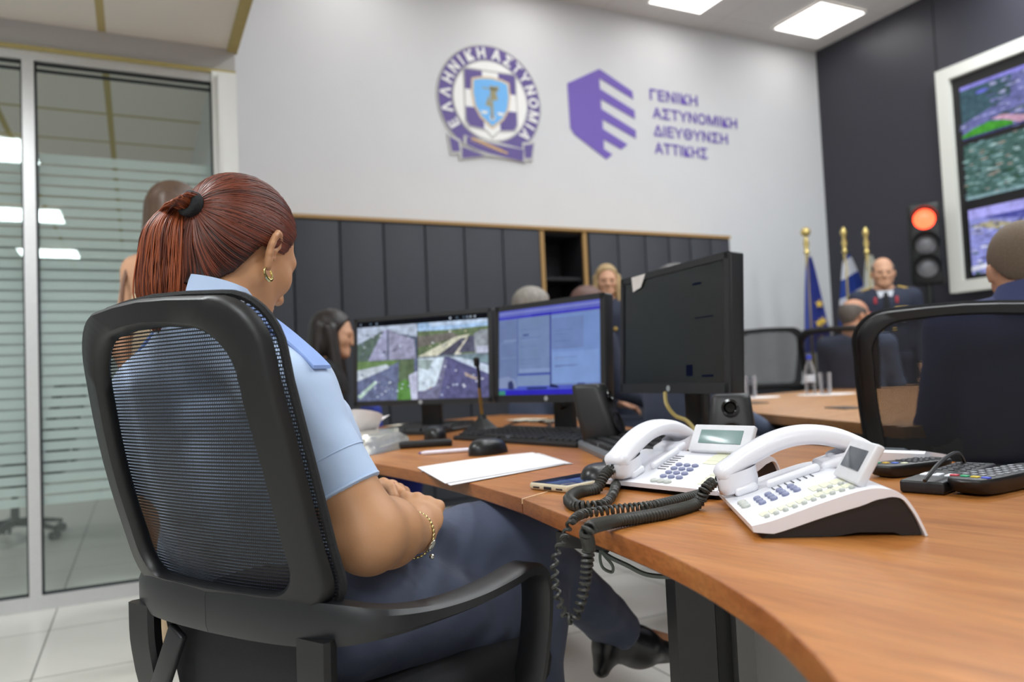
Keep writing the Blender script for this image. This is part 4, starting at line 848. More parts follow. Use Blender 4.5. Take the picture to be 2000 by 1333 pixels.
view(*q4[0], [(R01, 'b7c3d8'), ([(0, 0), (0, 0.5), (0.42, 0.85), (0.5, 0.9), (0.5, 0)], '5d6e66'), ([(0.5, 0), (0.5, 0.9), (0.7, 0.75), (1, 0.62), (1, 0)], '5a6578'), ([(0.18, 0), (0.44, 0.86), (0.51, 0.92), (0.52, 0)], 'a3a5c4'), ([(0.54, 0.0), (0.53, 0.9), (0.62, 0.8), (0.95, 0.55), (0.98, 0.0)], '9d9db8'), ([(0.5, 0), (0.5, 0.88), (0.525, 0.88), (0.54, 0)], '6a7086')])
view(*q4[1], [(R01, 'a9c9ee'), ([(0.15, 1), (0.2, 0.88), (1, 0.9), (1, 1)], 'c2d6f0'), ([(0, 0), (0, 0.78), (0.45, 0.76), (1, 0.8), (1, 0)], '6a7a5c'), ([(0, 0.3), (0, 0.62), (0.5, 0.68), (0.6, 0.55)], '77736f'), ([(0, 0.05), (0.55, 0.55), (0.75, 0.6), (0.7, 0.5), (0.3, 0)], 'd9d8c4'), ([(0.25, 0), (0.62, 0.5), (0.7, 0.5), (0.50, 0)], '555566'), ([(0.50, 0), (0.70, 0.5), (0.74, 0.52), (0.60, 0)], 'd8d4c4'), ([(0.58, 0.1), (0.74, 0.55), (0.82, 0.55), (0.82, 0.1)], '5b5b70'), ([(0.82, 0), (0.80, 0.6), (0.9, 0.7), (1, 0.7), (1, 0)], '9aa0a8'), ([(0.84, 0), (0.84, 0.25), (1, 0.25), (1, 0)], 'c6cbe2'), ([(0, 0), (0, 0.04), (1, 0.06), (1, 0)], '7d8a96')])
view(*q4[2], [(R01, '6f7898'), ([(0, 0.75), (0, 1), (0.75, 1), (0.6, 0.88)], '6f8a5c'), ([(0, 0.5), (0, 0.78), (0.5, 0.9), (0.55, 0.8)], 'c5d0dc'), ([(0, 0), (0, 0.5), (0.62, 0.86), (0.72, 0.8), (0.55, 0)], '6d7596'), ([(0, 0.12), (0.3, 0.5), (0.34, 0.46), (0.05, 0.05)], 'bcd8c8'), ([(0.68, 0), (0.7, 1), (0.95, 1), (0.95, 0)], '62745a'), ([(0.67, 0.0), (0.68, 0.42), (0.8, 0.5), (0.9, 0.42), (0.9, 0)], '5d8a48'), ([(0.9, 0), (0.86, 0.6), (1, 0.7), (1, 0)], 'c9cce6')])
view(*q4[3], [(R01, '60608a'), ([(0, 0.2), (0, 1), (0.38, 1), (0.28, 0.35), (0.12, 0.2)], 'd5e4f2'), ([(0, 0.78), (0, 0.98), (0.22, 0.95), (0.15, 0.7)], '9fb0b0'), ([(0.45, 1), (1, 0.55), (1, 0.75), (0.6, 1)], 'ccdaee'), ([(0.55, 1), (1, 0.78), (1, 1)], '7f96a0'), ([(0.05, 0.1), (0.1, 0.2), (0.2, 0.3), (0.2, 0.18)], 'a07a55'), ([(0.66, 0.62), (0.85, 0.46), (0.82, 0.42), (0.68, 0.52)], 'b8a8a0'), ([(0.0, 0.0), (0.0, 0.15), (0.25, 0.3), (0.38, 0.95), (0.43, 0.95), (0.3, 0)], '7a7a98')])
for (a0, b0, a1, b1), n_, cols in zip(q4, (34, 20, 40, 26), (['dfe6f2', '4a5068', 'c8d0e4', '7f86a0'], ['dfe4ea', '5a6470', 'b8b49c'], ['e4eef6', '49506e', 'c8d6e8', '8a90ac'], ['b8c2d8', '8890b0', 'd5dcec'])):
    for i in range(n_): p.blob(a0+(a1-a0)*random.uniform(0.05, 0.95), b0+(b1-b0)*random.uniform(0.05, 0.8), random.uniform(0.005, 0.012), pick(cols), 6, 1.1)
part('screen_picture', p.mb, emis('camera_view_light', 1.0, 0.3, 45), t1, world=True, smooth=False)
t2, O, U, V, Nn, c, R = monitor('black monitor with a pale blue office window on its screen', (968, 690), 2.72, (1183, 682), 2.36, 0.336, 0.018, 0.026)
p = Pic(O, U, V, Nn); p.rect(0, 0, 1, 1, '7d93c8')
for r_, col in (((0, 0.93, 1, 1), '6d74d4'), ((0, 0.955, 1, 0.975), '8f98de'), ((0, 0.895, 1, 0.925), '4c48d2'), ((0.35, 0.90, 0.55, 0.925), '3a2fc8'), ((0, 0.2, 0.2, 0.88), '7a8dbb'), ((0.205, 0.24, 0.53, 0.89), '8298c4'), ((0.2, 0.22, 0.207, 0.89), '5a6cae'), ((0.53, 0.1, 0.545, 0.9), '4c55a0'), ((0.55, 0.12, 1, 0.88), '83a0dc'), ((0.55, 0.5, 0.85, 0.85), '7d94ca'), ((0.55, 0.12, 0.98, 0.47), '8dabe6'), ((0.21, 0.225, 0.53, 0.245), '4a58b4'), ((0.2, 0.08, 0.53, 0.215), '8ba2cc'), ((0.22, 0.255, 0.53, 0.30), '93a9d8'), ((0.0, 0.04, 1, 0.10), '5a68d0'), ((0, 0, 1, 0.055), '3a34cc'), ((0.9, 0, 1, 0.06), '4a7ae8'), ((0, 0.0, 0.07, 0.05), '4a9a86'), ((0.3, 0.06, 0.5, 0.085), '34407a'), ((0.26, 0.68, 0.32, 0.70), '5060a0'), ((0.05, 0.63, 0.19, 0.65), '93a6d2')): p.rect(*r_, col)
p.poly([(0, 0.08), (0.0, 0.2), (0.1, 0.22), (0.18, 0.17), (0.2, 0.08)], '93a2cc'); p.poly([(0.1, 0.07), (0.1, 0.15), (0.14, 0.17), (0.16, 0.12), (0.16, 0.06)], '3d4574'); p.poly([(0.53, 0.08), (0.53, 0.12), (0.6, 0.1), (0.62, 0.07)], '2b3060'); p.poly([(0.78, 0.06), (0.79, 0.12), (0.86, 0.12), (0.84, 0.06)], '4a5488')
for i in range(26): y = random.uniform(0.3, 0.86); x = random.choice((0.02, 0.23, 0.58)); p.rect(x, y, x+random.uniform(0.05, 0.22), y+0.006, pick(['7488bc', '8fa4d4', '6f84b8']))
part('screen_picture', p.mb, emis('office_window_light', 0.80, 0.06, 20), t2, world=True, smooth=False)
t3, O, U, V, Nn, c, R = monitor('large dark monitor with its screen off and a torn paper corner on its rim', (1214, 657), 2.28, (1426, 629), 1.80, 0.335, 0.017, 0.026)
part('screen', MB().quadpoly([O+Nn*0.0002, O+U+Nn*0.0002, O+U+V+Nn*0.0002, O+V+Nn*0.0002]), dark_scr, t3, world=True, smooth=False)
for r_ in ((0.74, 0.55, 0.9, 0.56), (0.72, 0.84, 0.8, 0.86), (0.66, 0.06, 0.72, 0.16), (0.8, 0.05, 0.9, 0.07)):
    p = Pic(O, U, V, Nn); p.rect(*r_, '2a3154'); part('dim_window', p.mb, emis('dim_light', 0.2, 0.1, 20), t3, world=True, smooth=False)
sq_ = O+V+U*0.10; s_ = MB(); s_.add([sq_+Nn*0.0045+U*0.0-V*0.0+R[:, 1]*0.014, sq_+Nn*0.0045+U*0.16+R[:, 1]*0.015, sq_+Nn*0.0045+U*0.11-V*0.07, sq_+Nn*0.0045+U*0.02-V*0.10], [(0, 3, 2, 1)])
part('paper_sticker', s_, M('sticker_paper', 'dcd6d2', 0.8), t3, world=True, smooth=False, label='torn white paper stuck on the rim')
# ================================================================== SPEAKERS, MICROPHONE
spk = M('speaker_black', '1f2021', 0.45, var=0.06); cone_m = M('speaker_cone', '0d0d0e', 0.6); port_m = M('speaker_port_gloss', '050505', 0.12)
def speaker(label, px, pyt, D, w, h, dp, nrm, lean=0.12):
    q = P(px, pyt, D); b = np.array([q[0], q[1], DZ+0.0005]); n = _n(np.array([nrm[0], nrm[1], 0])); u = np.cross(n, (0, 0, 1.0))*-1; t = thing('loudspeaker', label, 'speaker', b); Z = np.array([0, 0, 1.0])
    mb = MB(); rings = []
    for k, z in ((0.92, 0), (1, 0.006), (1.0, h*0.5), (0.86, h*0.93), (0.80, h*0.985), (0.68, h)):
        sh_ = -n*lean*z; ring = []
        for a in np.linspace(0, 2*math.pi, 28, endpoint=False): ring.append(b+Z*z+sh_+u*w/2*k*math.copysign(abs(math.cos(a))**0.4, math.cos(a))-n*dp*0.5+n*dp/2*k*math.copysign(abs(math.sin(a))**0.4, math.sin(a)))
        rings.append(ring)
    mb.grid(rings, closed_u=True); mb.f.append([5*28+j for j in range(28)]); mb.mi.append(0); mb.col.append(None); part('cabinet', mb, spk, t, world=True, sharp=50)
    fn = _n(n+Z*lean*1.4); Rr = frame(fn, u); f = lambda z: b+Z*z-n*lean*z+n*0.0
    part('driver', MB().lathe([(w*0.36, 0.0), (w*0.37, 0.004), (w*0.33, 0.005), (w*0.30, 0.001), (w*0.12, -0.004), (0, 0.002)], f(h*0.36)+fn*0.001, 28, Rr), cone_m, t, world=True)
    part('bass_port', MB().lathe([(w*0.19, 0.0), (w*0.19, 0.005), (w*0.14, 0.006), (w*0.11, 0.002), (w*0.10, 0.001), (0, 0.0008)], f(h*0.80)-n*0.004+fn*0.002, 24, Rr), port_m, t, world=True)
nsp = -facing(72)
speaker('small black loudspeaker behind the white telephone with the taller screen', 1424, 770, 1.60, 0.095, 0.142, 0.10, nsp)
speaker('black loudspeaker leaning between the pale blue monitor and the large dark monitor', 1215, 762, 2.05, 0.09, 0.17, 0.10, -facing(155), 0.25)
mq = PZ(943, 849, DZ); mt_ = thing('desk_microphone', 'black gooseneck microphone on a cone base before the traffic camera monitor', 'microphone', mq)
part('base', MB().lathe([(0.075, 0.001), (0.075, 0.012), (0.045, 0.03), (0.018, 0.055), (0.012, 0.07)], mq, 10), M('rubber_black', '151515', 0.6), mt_, world=True, smooth=False)
m_t = P(930, 700, 2.68)
gold_neck = M('brass_gooseneck', 'a88a4a', 0.35, 0.6)
n0 = mq+[0, 0, 0.07]; n1 = n0+(m_t-n0)*0.48
part('gooseneck', MB().tube(spline([n0, n0+(n1-n0)*0.5, n1], 6), 0.006, 8), gold_neck, mt_, world=True); part('stem', MB().tube(spline([n1, n1+(m_t-n1)*0.5+[0.004, 0, 0], m_t-(m_t-n1)*0.12], 6), 0.006, 8), M('rubber_black'), mt_, world=True)
part('capsule', MB().tube([m_t-(m_t-n1)*0.28, m_t-(m_t-n1)*0.24, m_t, m_t+[0, 0, 0.004]], [0.006, 0.011, 0.011, 0.005], 12), M('rubber_black'), mt_, world=True)
# ================================================================== KEYBOARDS, MICE
keym = M('key_black', '1d1d1f', 0.5, var=0.08); kbm = M('keyboard_black', '141416', 0.45); kbg = M('keyboard_grey_edge', '6c6e70', 0.4)
def keyboard(label, fl, fr, bl, zf=0.014, zb=0.026, edge=None):
    """from three ground points: front left, front right, back left"""
    fl, fr, bl = [np.array([*q[:2], DZ]) for q in (fl, fr, bl)]; u = fr-fl; w = np.linalg.norm(u); u /= w; v = np.cross((0, 0, 1.0), u); d = abs((bl-fl)@v); v = v if (bl-fl)@v > 0 else -v
    t = thing('keyboard', label, 'keyboard', (fl+fr)/2); Z = np.array([0, 0, 1.0]); b = MB(); T = lambda x, y, z: fl+u*x+v*y+Z*z
    prof = [(0.0, 0.0005), (0.0, zf*0.6), (0.006, zf), (d-0.006, zb), (d, zb*0.8), (d, 0.0005)]
    V = [T(x, y, z) for x in (0.0, w) for y, z in prof]; n = len(prof); fs = [list(range(n)), [n+j for j in range(n)][::-1]]+[[j, n+j, n+(j+1) % n, (j+1) % n] for j in range(n)]
    if np.cross(u, v)[2] < 0: fs = [f[::-1] for f in fs]
    b.add(V, fs); part('case', b, edge or kbm, t, world=True, smooth=False)
    rows = 6; nr = 21; km = MB(); mx, my = 0.012, 0.010; kw = (w-2*mx)/nr; kh = (d-2*my)/rows; R = np.column_stack([u, v, np.cross(u, v)])
    k0 = None
    for r in range(rows):
        c_ = 0
        while c_ < nr:
            wd = 1
            if r == 0 and c_ == 4: wd = 6
            if c_ in (15, 18) : c_ += 0
            if (c_ == 15 and False): pass
            x = mx+kw*(c_+wd/2); y = my+kh*(r+0.5); z = zf+(zb-zf)*y/d
            if not (c_ == 15 and r not in (1, 2)) :
                km.box(T(x, y, z+0.003), (kw*wd*0.86, kh*0.82, 0.007), R, taper=0.85)
            c_ += wd
    part('keys', km, keym, t, world=True, smooth=False, kind='stuff')
    return t
keyboard('black keyboard before the pale blue monitor', PZ(885, 860), PZ(1125, 876), PZ(908, 843))
keyboard('black keyboard with a grey front edge beside the white telephone', PZ(1126, 874), PZ(1205, 912), PZ(1190, 846), 0.018, 0.04, kbg)
keyboard('black keyboard in shade before the traffic camera monitor', PZ(728, 852), PZ(855, 850), PZ(752, 838))
mousem = M('mouse_black', '171718', 0.35, var=0.05)
def mouse(label, px, py, ang, s=1.0):
    q = PZ(px, py, DZ); t = thing('computer_mouse', label, 'mouse', (q[0], q[1], DZ+0.0005), ang); mb = MB(); rings = []
    for k in range(9):
        f = k/8; z = 0.036*s*math.sin(f*math.pi/2)**0.9; sc_ = max(0.03, math.cos(f*math.pi/2)**0.55)
        rings.append([(0.032*s*sc_*math.cos(a)*(1-0.1*math.sin(a)), 0.058*s*sc_*math.sin(a)-0.008*s*f, z) for a in np.linspace(0, 2*math.pi, 28, endpoint=False)])
    mb.grid(rings, closed_u=True); mb.f.append([8*28+j for j in range(28)]); mb.mi.append(0); mb.col.append(None); part('body', mb, mousem, t, sharp=180)
    part('wheel', MB().cyl((-0.004, 0.03*s, 0.031*s), (0.004, 0.03*s, 0.031*s), 0.008, n=14), M('rubber_black'), t)
mouse('matte black computer mouse between the smartphone and the white telephone', 1174, 944, -0.9, 1.0)
mouse('black computer mouse behind the sheet of paper', 955, 887, -1.2, 1.12)
mouse('black computer mouse on the far side of the pen, before the shaded keyboard', 850, 858, -0.3, 1.2)
# ================================================================== PAPERS, PEN, SMARTPHONE, PACKET
paperm = M('paper_white', 'f0eef0', 0.8, var=0.01)
def sheet(label, corners, z, mat, th=0.0008, bend=0.0, cat='paper', name='paper_sheet'):
    C_ = [np.array([*q[:2], z]) for q in corners]; G = []
    for i in range(7):
        r_ = []
        for j in range(9): s_, t_ = i/6, j/8; q = (C_[0]*(1-t_)+C_[1]*t_)*(1-s_)+(C_[3]*(1-t_)+C_[2]*t_)*s_; r_.append(q+np.array([0, 0, bend*math.sin(t_*2.2)*math.sin(s_*3.1)]))
        G.append(r_)
    mb = MB(); mb.grid([[q+[0, 0, th] for q in r] for r in G]); mb.grid(G, flip=True)
    return solo(name, mb, mat, label, cat)
sheet('grey lower sheet showing at the rim of the white paper stack', [PZ(822, 922, 0.746), PZ(1120, 907, 0.746), PZ(1060, 888, 0.746), PZ(830, 914, 0.746)][::-1], 0.7458, M('paper_grey', 'b9b3b4', 0.8))
sheet('sheet of white paper hanging over the desk edge beside her hands', [PZ(870, 944, 0.749), PZ(815, 913, 0.749), PZ(1040, 884, 0.749), PZ(1105, 904, 0.749)], 0.7475, paperm, 0.0012, 0.003)
sheet('second sheet of white paper just under the top sheet', [PZ(880, 949, 0.747), PZ(824, 918, 0.747), PZ(1052, 886, 0.747), PZ(1114, 905, 0.747)], 0.7466, M('paper_white2', 'e2e0e4', 0.8))
a_, b_ = PZ(822, 886, 0.751), PZ(920, 879, 0.751); pn = thing('pen', 'white ballpoint pen lying beside the black mouse', 'pen', (*a_[:2], DZ))
part('barrel', MB().tube([a_, a_+(b_-a_)*0.08, b_-(b_-a_)*0.05, b_], [0.003, 0.0058, 0.0058, 0.0035], 10), M('pen_white', 'e8e4f0', 0.35), pn, world=True); part('tip', MB().tube([a_-(b_-a_)*0.05, a_], [0.001, 0.003], 8), M('pen_blue', '3a3aa0', 0.4), pn, world=True)
sA_, sB_, sD_ = PZ(1033, 957, DZ), PZ(1108, 965, DZ), PZ(1082, 924, DZ)
u = _n((sB_-sA_)); v = np.cross((0, 0, 1.0), u); w_ = np.linalg.norm(sB_-sA_); l_ = abs((sD_-sA_)@v)*0.98; cc = (sA_+sB_)/2+v*l_/2
ph = thing('smartphone', 'smartphone in a cream case lying at the seam of the desks', 'smartphone', cc); R = np.column_stack([u, v, [0, 0, 1.0]])
part('case', MB().rbox(cc+[0, 0, 0.0066], (w_, l_, 0.0125), 0.005, R, seg=4), M('cream_case', 'cbbfa4', 0.5, var=0.03), ph, world=True)
part('screen', MB().rbox(cc+[0, 0, 0.0126], (w_-0.008, l_-0.008, 0.002), 0.0009, R), M('phone_glass', '1c2b4a', 0.08, var=0.1, coat=0.5), ph, world=True)
pt = MB(); f0 = cc-v*l_/2
pt.rbox(f0+[0, 0, 0.0055], (0.018, 0.002, 0.0052), 0.0009, R)
for s_ in (-1, 1): pt.rbox(f0+u*s_*0.027+[0, 0, 0.0055], (0.015, 0.002, 0.0028), 0.0009, R)
part('charging_port', pt, M('port_dark', '1a1c26', 0.4), ph, world=True)
# crumpled tissue packet
foil = M('silver_film', 'c9c7bd', 0.22, 0.55, var=0.12, vs=30, bump=0.9, bs=90); tis = M('tissue_paper', 'ece6e8', 0.85, var=0.03, bump=0.3, bs=80)
pk0, pk1 = PZ(688, 893, DZ), PZ(786, 872, DZ); pkc = (pk0+pk1)/2; pd = _n(pk1-pk0); pv = np.cross((0, 0, 1.0), pd)
pk = thing('tissue_packet', 'crumpled silver packet of tissues on the desk beside her sleeve', 'tissue packet', (*pkc[:2], DZ))
mb = MB(); rings = []; L_ = np.linalg.norm(pk1-pk0)*1.25; rnd = np.random.RandomState(5)
for k in range(7):
    f = k/6; rings.append([pkc+pv*0.03+pd*(L_/2*(1-0.35*f)*math.copysign(abs(math.cos(a))**0.5, math.cos(a))+0.010*rnd.randn()*(k > 0))+pv*(0.075*(1-0.3*f)*math.copysign(abs(math.sin(a))**0.5, math.sin(a)))+np.array([0, 0, 0.001+0.052*f+(0.006*rnd.randn() if 0 < k else 0)]) for a in np.linspace(0, 2*math.pi, 22, endpoint=False)])
mb.grid(rings, closed_u=True); mb.f.append([6*22+j for j in range(22)]); mb.mi.append(0); mb.col.append(None); part('wrapper', mb, foil, pk, world=True, sharp=25)
mb = MB(); G = []; a0, a1 = P(676, 862, 2.32), P(722, 858, 2.35); b0, b1 = P(688, 806, 2.26), P(768, 810, 2.36)
for i in range(9):
    s_ = i/8; G.append([a0*(1-s_)*(1-t_)+a1*(1-s_)*t_+b0*s_*(1-t_)+b1*s_*t_+np.array([0.02*math.sin(t_*9+s_*3), 0.02*math.cos(t_*8), 0.012*math.sin(t_*6.3)*s_]) for t_ in np.linspace(0, 1, 14)])
mb.grid(G); mb.grid([[q+FH*0.002 for q in r] for r in G], flip=True); part('tissue', mb, tis, pk, world=True, sharp=60)
a_ = PZ(768, 879, DZ); b_ = PZ(884, 872, DZ); d_ = _n(b_-a_)
solo('black_box', MB().rbox((a_+b_)/2+np.cross((0, 0, 1.0), d_)*0.02+[0, 0, 0.0105], (np.linalg.norm(b_-a_), 0.045, 0.02), 0.006, np.column_stack([d_, np.cross((0, 0, 1.0), d_), [0, 0, 1]])), M('black_plastic'), 'flat black device lying between the tissue packet and the pen', 'device')
for lab, x0, y0, x1, y1 in (('strip of white paper under the traffic camera monitor', 752, 836, 838, 834), ('strip of cream paper behind the cone of the microphone', 985, 824, 1060, 826), ('strip of white paper behind the stand of the pale blue monitor', 1065, 827, 1182, 816)):
    q0, q1 = PZ(x0, y0, DZ), PZ(x1, y1, DZ); d_ = _n(q1-q0); n_ = np.cross((0, 0, 1.0), d_)*0.12; sheet(lab, [q0, q1, q1+n_, q0+n_], 0.7456, M('paper_cream', 'd8d0be', 0.8), 0.006)
cable('cable', [PZ(985, 834, .75), PZ(1010, 825, .75), PZ(1045, 822, .751), PZ(1075, 830, .752), PZ(1060, 838, .751), PZ(1030, 838, .75)], 0.004, cabk, 'black cable coiled on the desk behind the cone microphone')
cable('cable', [PZ(1070, 833, .75), PZ(1085, 822, .751), P(1095, 800, 2.6), P(1100, 785, 2.55)], 0.004, cabk, 'black cable rising to the pale blue monitor')
cable('cable', [P(1299, 768, 2.02), P(1302, 790, 1.99), P(1318, 812, 1.98), P(1340, 822, 1.97), P(1356, 840, 1.95), P(1366, 872, 1.90)], 0.0055, M('yellowed_cable', 'b3a164', 0.5), 'yellowish cable hanging from the large dark monitor')
# ================================================================== TELEPHONES
wp_ = M('white_phone_plastic', 'e9e9ef', 0.3, var=0.01, coat=0.15); keyb = M('phone_key_blue_grey', '8085a4', 0.4); keyg = M('phone_key_grey', 'b9bcb6', 0.4); labm = M('label_cream', 'dcdcc2', 0.6, var=0.06); blkp = M('phone_base_black', '171416', 0.4, var=0.06); lcdm = M('lcd_green_grey', '7d9694', 0.2, var=0.05, vs=60); lcdd = M('lcd_dark', '565b62', 0.15, var=0.1, vs=30)
bezp = M('phone_bezel', 'd9d9dd', 0.4)
def phone(label, fr, dirL, lcd, lcdw, lcdh, W=0.262, Dp=0.195, scale=1.0):
    """fr = front right corner on the desk; dirL = direction from the front right to the front left corner"""
    dirL = _n(np.array([*dirL[:2], 0])); bk = np.array([dirL[1], -dirL[0], 0]); bk = bk if bk[0] > 0 else -bk
    t = thing('desk_telephone', label, 'telephone', (*fr[:2], DZ)); Z = np.array([0, 0, 1.0]); W *= scale; Dp *= scale
    T = lambda l, d, z: np.array([*fr[:2], DZ])+dirL*l*scale+bk*d*scale+Z*z*scale
    top = spline([(0.0, 0.016), (0.03, 0.024), (0.08, 0.041), (0.125, 0.054), (0.15, 0.055), (0.168, 0.047), (0.18, 0.030), (0.188, 0.012), (0.192, 0.001)], 4)
    th = 0.0065; n = len(top); mb = MB(); tg = np.gradient(top, axis=0); tg /= np.linalg.norm(tg, axis=1)[:, None]; nr = np.stack([-tg[:, 1], tg[:, 0]], 1)
    # thick shell at the front, thin towards the back foot
    thk = np.interp(top[:, 0], [0, 0.02, 0.12, 0.15, 0.17, 0.192], [0.008, 0.016, 0.018, 0.012, 0.004, 0.003])
    inn = top-nr*thk[:, None]; prof = np.concatenate([top, inn[::-1]])
    ws = [(-0.0015, 0.92), (0.0, 1.0), (W/scale, 1.0), (W/scale+0.0015, 0.92)]
    mid = np.concatenate([(top+inn)/2, ((top+inn)/2)[::-1]])
    rows = [[T(l, *(mid[k]+(prof[k]-mid[k])*s_)) for k in range(2*n)] for l, s_ in ws]
    m_ = 2*n; mb.grid(rows, closed_u=True); mb.f += [list(range(m_)), [3*m_+j for j in range(m_)][::-1]]; mb.mi += [0, 0]; mb.col += [None, None]
    bm2 = mb; part('shell', mb, wp_, t, world=True, sharp=40)
    b = MB(); lowp = [(0.012, 0.0006)]+[(x, z-tk+0.0005) for (x, z), tk in zip(top, thk) if 0.012 < x < 0.182]+[(0.187, 0.0006), (0.166, 0.0006), (0.158, 0.004), (0.12, 0.005), (0.09, 0.0006)]
    V = [T(l, x, z) for l in (0.004, W/scale-0.004) for x, z in lowp]; k = len(lowp); b.add(V, [list(range(k)), [k+j for j in range(k)][::-1]]+[[j, k+j, k+(j+1) % k, (j+1) % k] for j in range(k)]); part('underside', b, blkp, t, world=True, sharp=30)
    zt_ = lambda d: np.interp(d, top[:, 0], top[:, 1]); sl = _n(T(0, 0.11, zt_(0.11))-T(0, 0.04, zt_(0.04))); nn = _n(np.cross(sl, dirL)); nn = nn if nn[2] > 0 else -nn; RK = np.column_stack([dirL, sl, np.cross(dirL, sl)])
    on = lambda l, d, e=0.0: T(l, d, zt_(d))+nn*e
    def keys(name, lst, mat, shape='oval'):
        for l, d, a, b_ in lst:
            mb = MB(); rings = [[on(l, d, e)+dirL*a*s_*math.cos(q)+sl*b_*s_*math.sin(q) for q in np.linspace(0, 2*math.pi, 14, endpoint=False)] for s_, e in ((1, 0.0), (1, 0.0022), (0.85, 0.0034), (0.4, 0.0038))]
            mb.grid(rings, closed_u=True); mb.f.append([3*14+j for j in range(14)]); mb.mi.append(0); mb.col.append(None); part(name, mb, mat, t, world=True, sharp=180)
    keys('dial_key', [(0.128-0.017*c_+0.0, 0.032+0.0145*r_, 0.0065, 0.0048) for r_ in range(4) for c_ in range(3)], keyb)
    keys('volume_key', [(0.132-0.014*c_, 0.013, 0.0075, 0.006) for c_ in range(3)], keyg)
    keys('line_key', [(0.018, 0.022+0.0108*k, 0.0044, 0.0034) for k in range(11)], keyg); keys('menu_key', [(0.052, 0.092+0.0125*k, 0.0044, 0.0034) for k in range(4)], keyg)
    lb_ = MB(); 
    for k in range(11): lb_.box(on(0.036, 0.022+0.0108*k, 0.0006), (0.020, 0.0096, 0.001), RK)
    for k in range(4): lb_.box(on(0.074, 0.092+0.0125*k, 0.0006), (0.026, 0.0112, 0.001), RK)
    part('label_strip', lb_, labm, t, world=True, smooth=False, label='cream paper label strips')
    sg = MB()
    for k in range(7): sg.box(on(0.153, 0.058+0.0085*k, 0.0004), (0.018, 0.0016, 0.001), RK)
    part('speaker_slots', sg, M('slot_dark', '55565c', 0.6), t, world=True, smooth=False)
    # cradle ridges and handset
    hl = 0.206
    cr = MB()
    for d0 in (0.030, 0.148): cr.rbox(on(hl, d0, 0.006), (0.056, 0.034, 0.014), 0.006, RK)
    cr.rbox(on(0.170, 0.09, 0.004), (0.012, 0.075, 0.012), 0.005, RK); part('cradle', cr, wp_, t, world=True)
    hs = MB(); pth = spline([(-0.008, 0.044), (0.012, 0.055), (0.04, 0.074), (0.078, 0.092), (0.116, 0.099), (0.154, 0.094), (0.187, 0.079), (0.20, 0.068)], 5); tg = np.gradient(pth, axis=0); X = []; Y = []; pr = []; C_ = []
    for i_, ((d_, z_), g) in enumerate(zip(pth, tg)):
        f = i_/(len(pth)-1); C_.append(T(hl, d_, z_)); X.append(dirL); yv = -bk*g[1]+Z*g[0]; Y.append(_n(yv)); e = min(f, 1-f); w = 0.0245+0.004*math.exp(-e*12); h = 0.0155; end = 0.55+0.45*min(1, e*14)
        pr.append([(w*end*math.copysign(abs(math.cos(a))**0.7, math.cos(a)), (h if math.sin(a) > 0 else h*0.8)*end*math.copysign(abs(math.sin(a))**0.8, math.sin(a))) for a in np.linspace(0, 2*math.pi, 20, endpoint=False)])
    hs.sweep(C_, X, Y, np.array(pr))
    for d_, z_, tz, hh in ((0.018, 0.054, 0.026, 0.021), (0.172, 0.080, 0.056, 0.021)):
        c0 = T(hl, d_, z_); c1 = T(hl, d_+0.004, tz); ax = c1-c0; rings = []
        for f, s_ in ((0, 1.0), (0.6, 1.0), (0.9, 0.95), (1.0, 0.8)): rings.append([c0+ax*f+dirL*0.0265*s_*math.copysign(abs(math.cos(a))**0.7, math.cos(a))+sl*0.029*s_*math.copysign(abs(math.sin(a))**0.7, math.sin(a)) for a in np.linspace(0, 2*math.pi, 20, endpoint=False)])
        hs.grid(rings[::-1], closed_u=True); hs.f.append([j for j in range(20)][::-1] if False else list(range(hs.n-80, hs.n-60))[::-1]); hs.mi.append(0); hs.col.append(None)
    H_ = part('handset', hs, wp_, t, world=True, sharp=60)
    part('cord_plug', MB().rbox(T(hl, -0.007, 0.042), (0.008, 0.006, 0.008), 0.002, RK), port_m, H_, world=True)
    # tilted display
    lc = T(*lcd); up = _n(Z*0.86+bk*0.50); ln = _n(np.cross(up, dirL)); ln = ln if ln[0] < 0 else -ln; RL = np.column_stack([dirL, up, np.cross(dirL, up)])
    D_ = part('display', MB().rbox(lc, (lcdw*scale, lcdh*scale, 0.011*scale), 0.003, RL), bezp, t, world=True)
    part('display_screen', MB().rbox(lc+ln*0.006*scale+up*0.002, (lcdw*0.70*scale, lcdh*0.50*scale, 0.002), 0.0006, RL), lcdm if lcdw > 0.1 else lcdd, D_, world=True)
    return T, hl
pfr = PZ(1468, 1034, 0.757); pfl = PZ(1402, 965, 0.757)
T2, hl2 = phone('white telephone with a small square screen, nearest on the desk', pfr, pfl-pfr, (0.058, 0.140, 0.078), 0.092, 0.054)
pfr1 = PZ(1397, 964, 0.757); dl1 = PZ(1210, 944, 0.757)-pfr1
T1, hl1 = phone('white telephone with a wide green screen, beside the large dark monitor', pfr1, dl1, (0.085, 0.142, 0.080), 0.125, 0.052, scale=0.97)
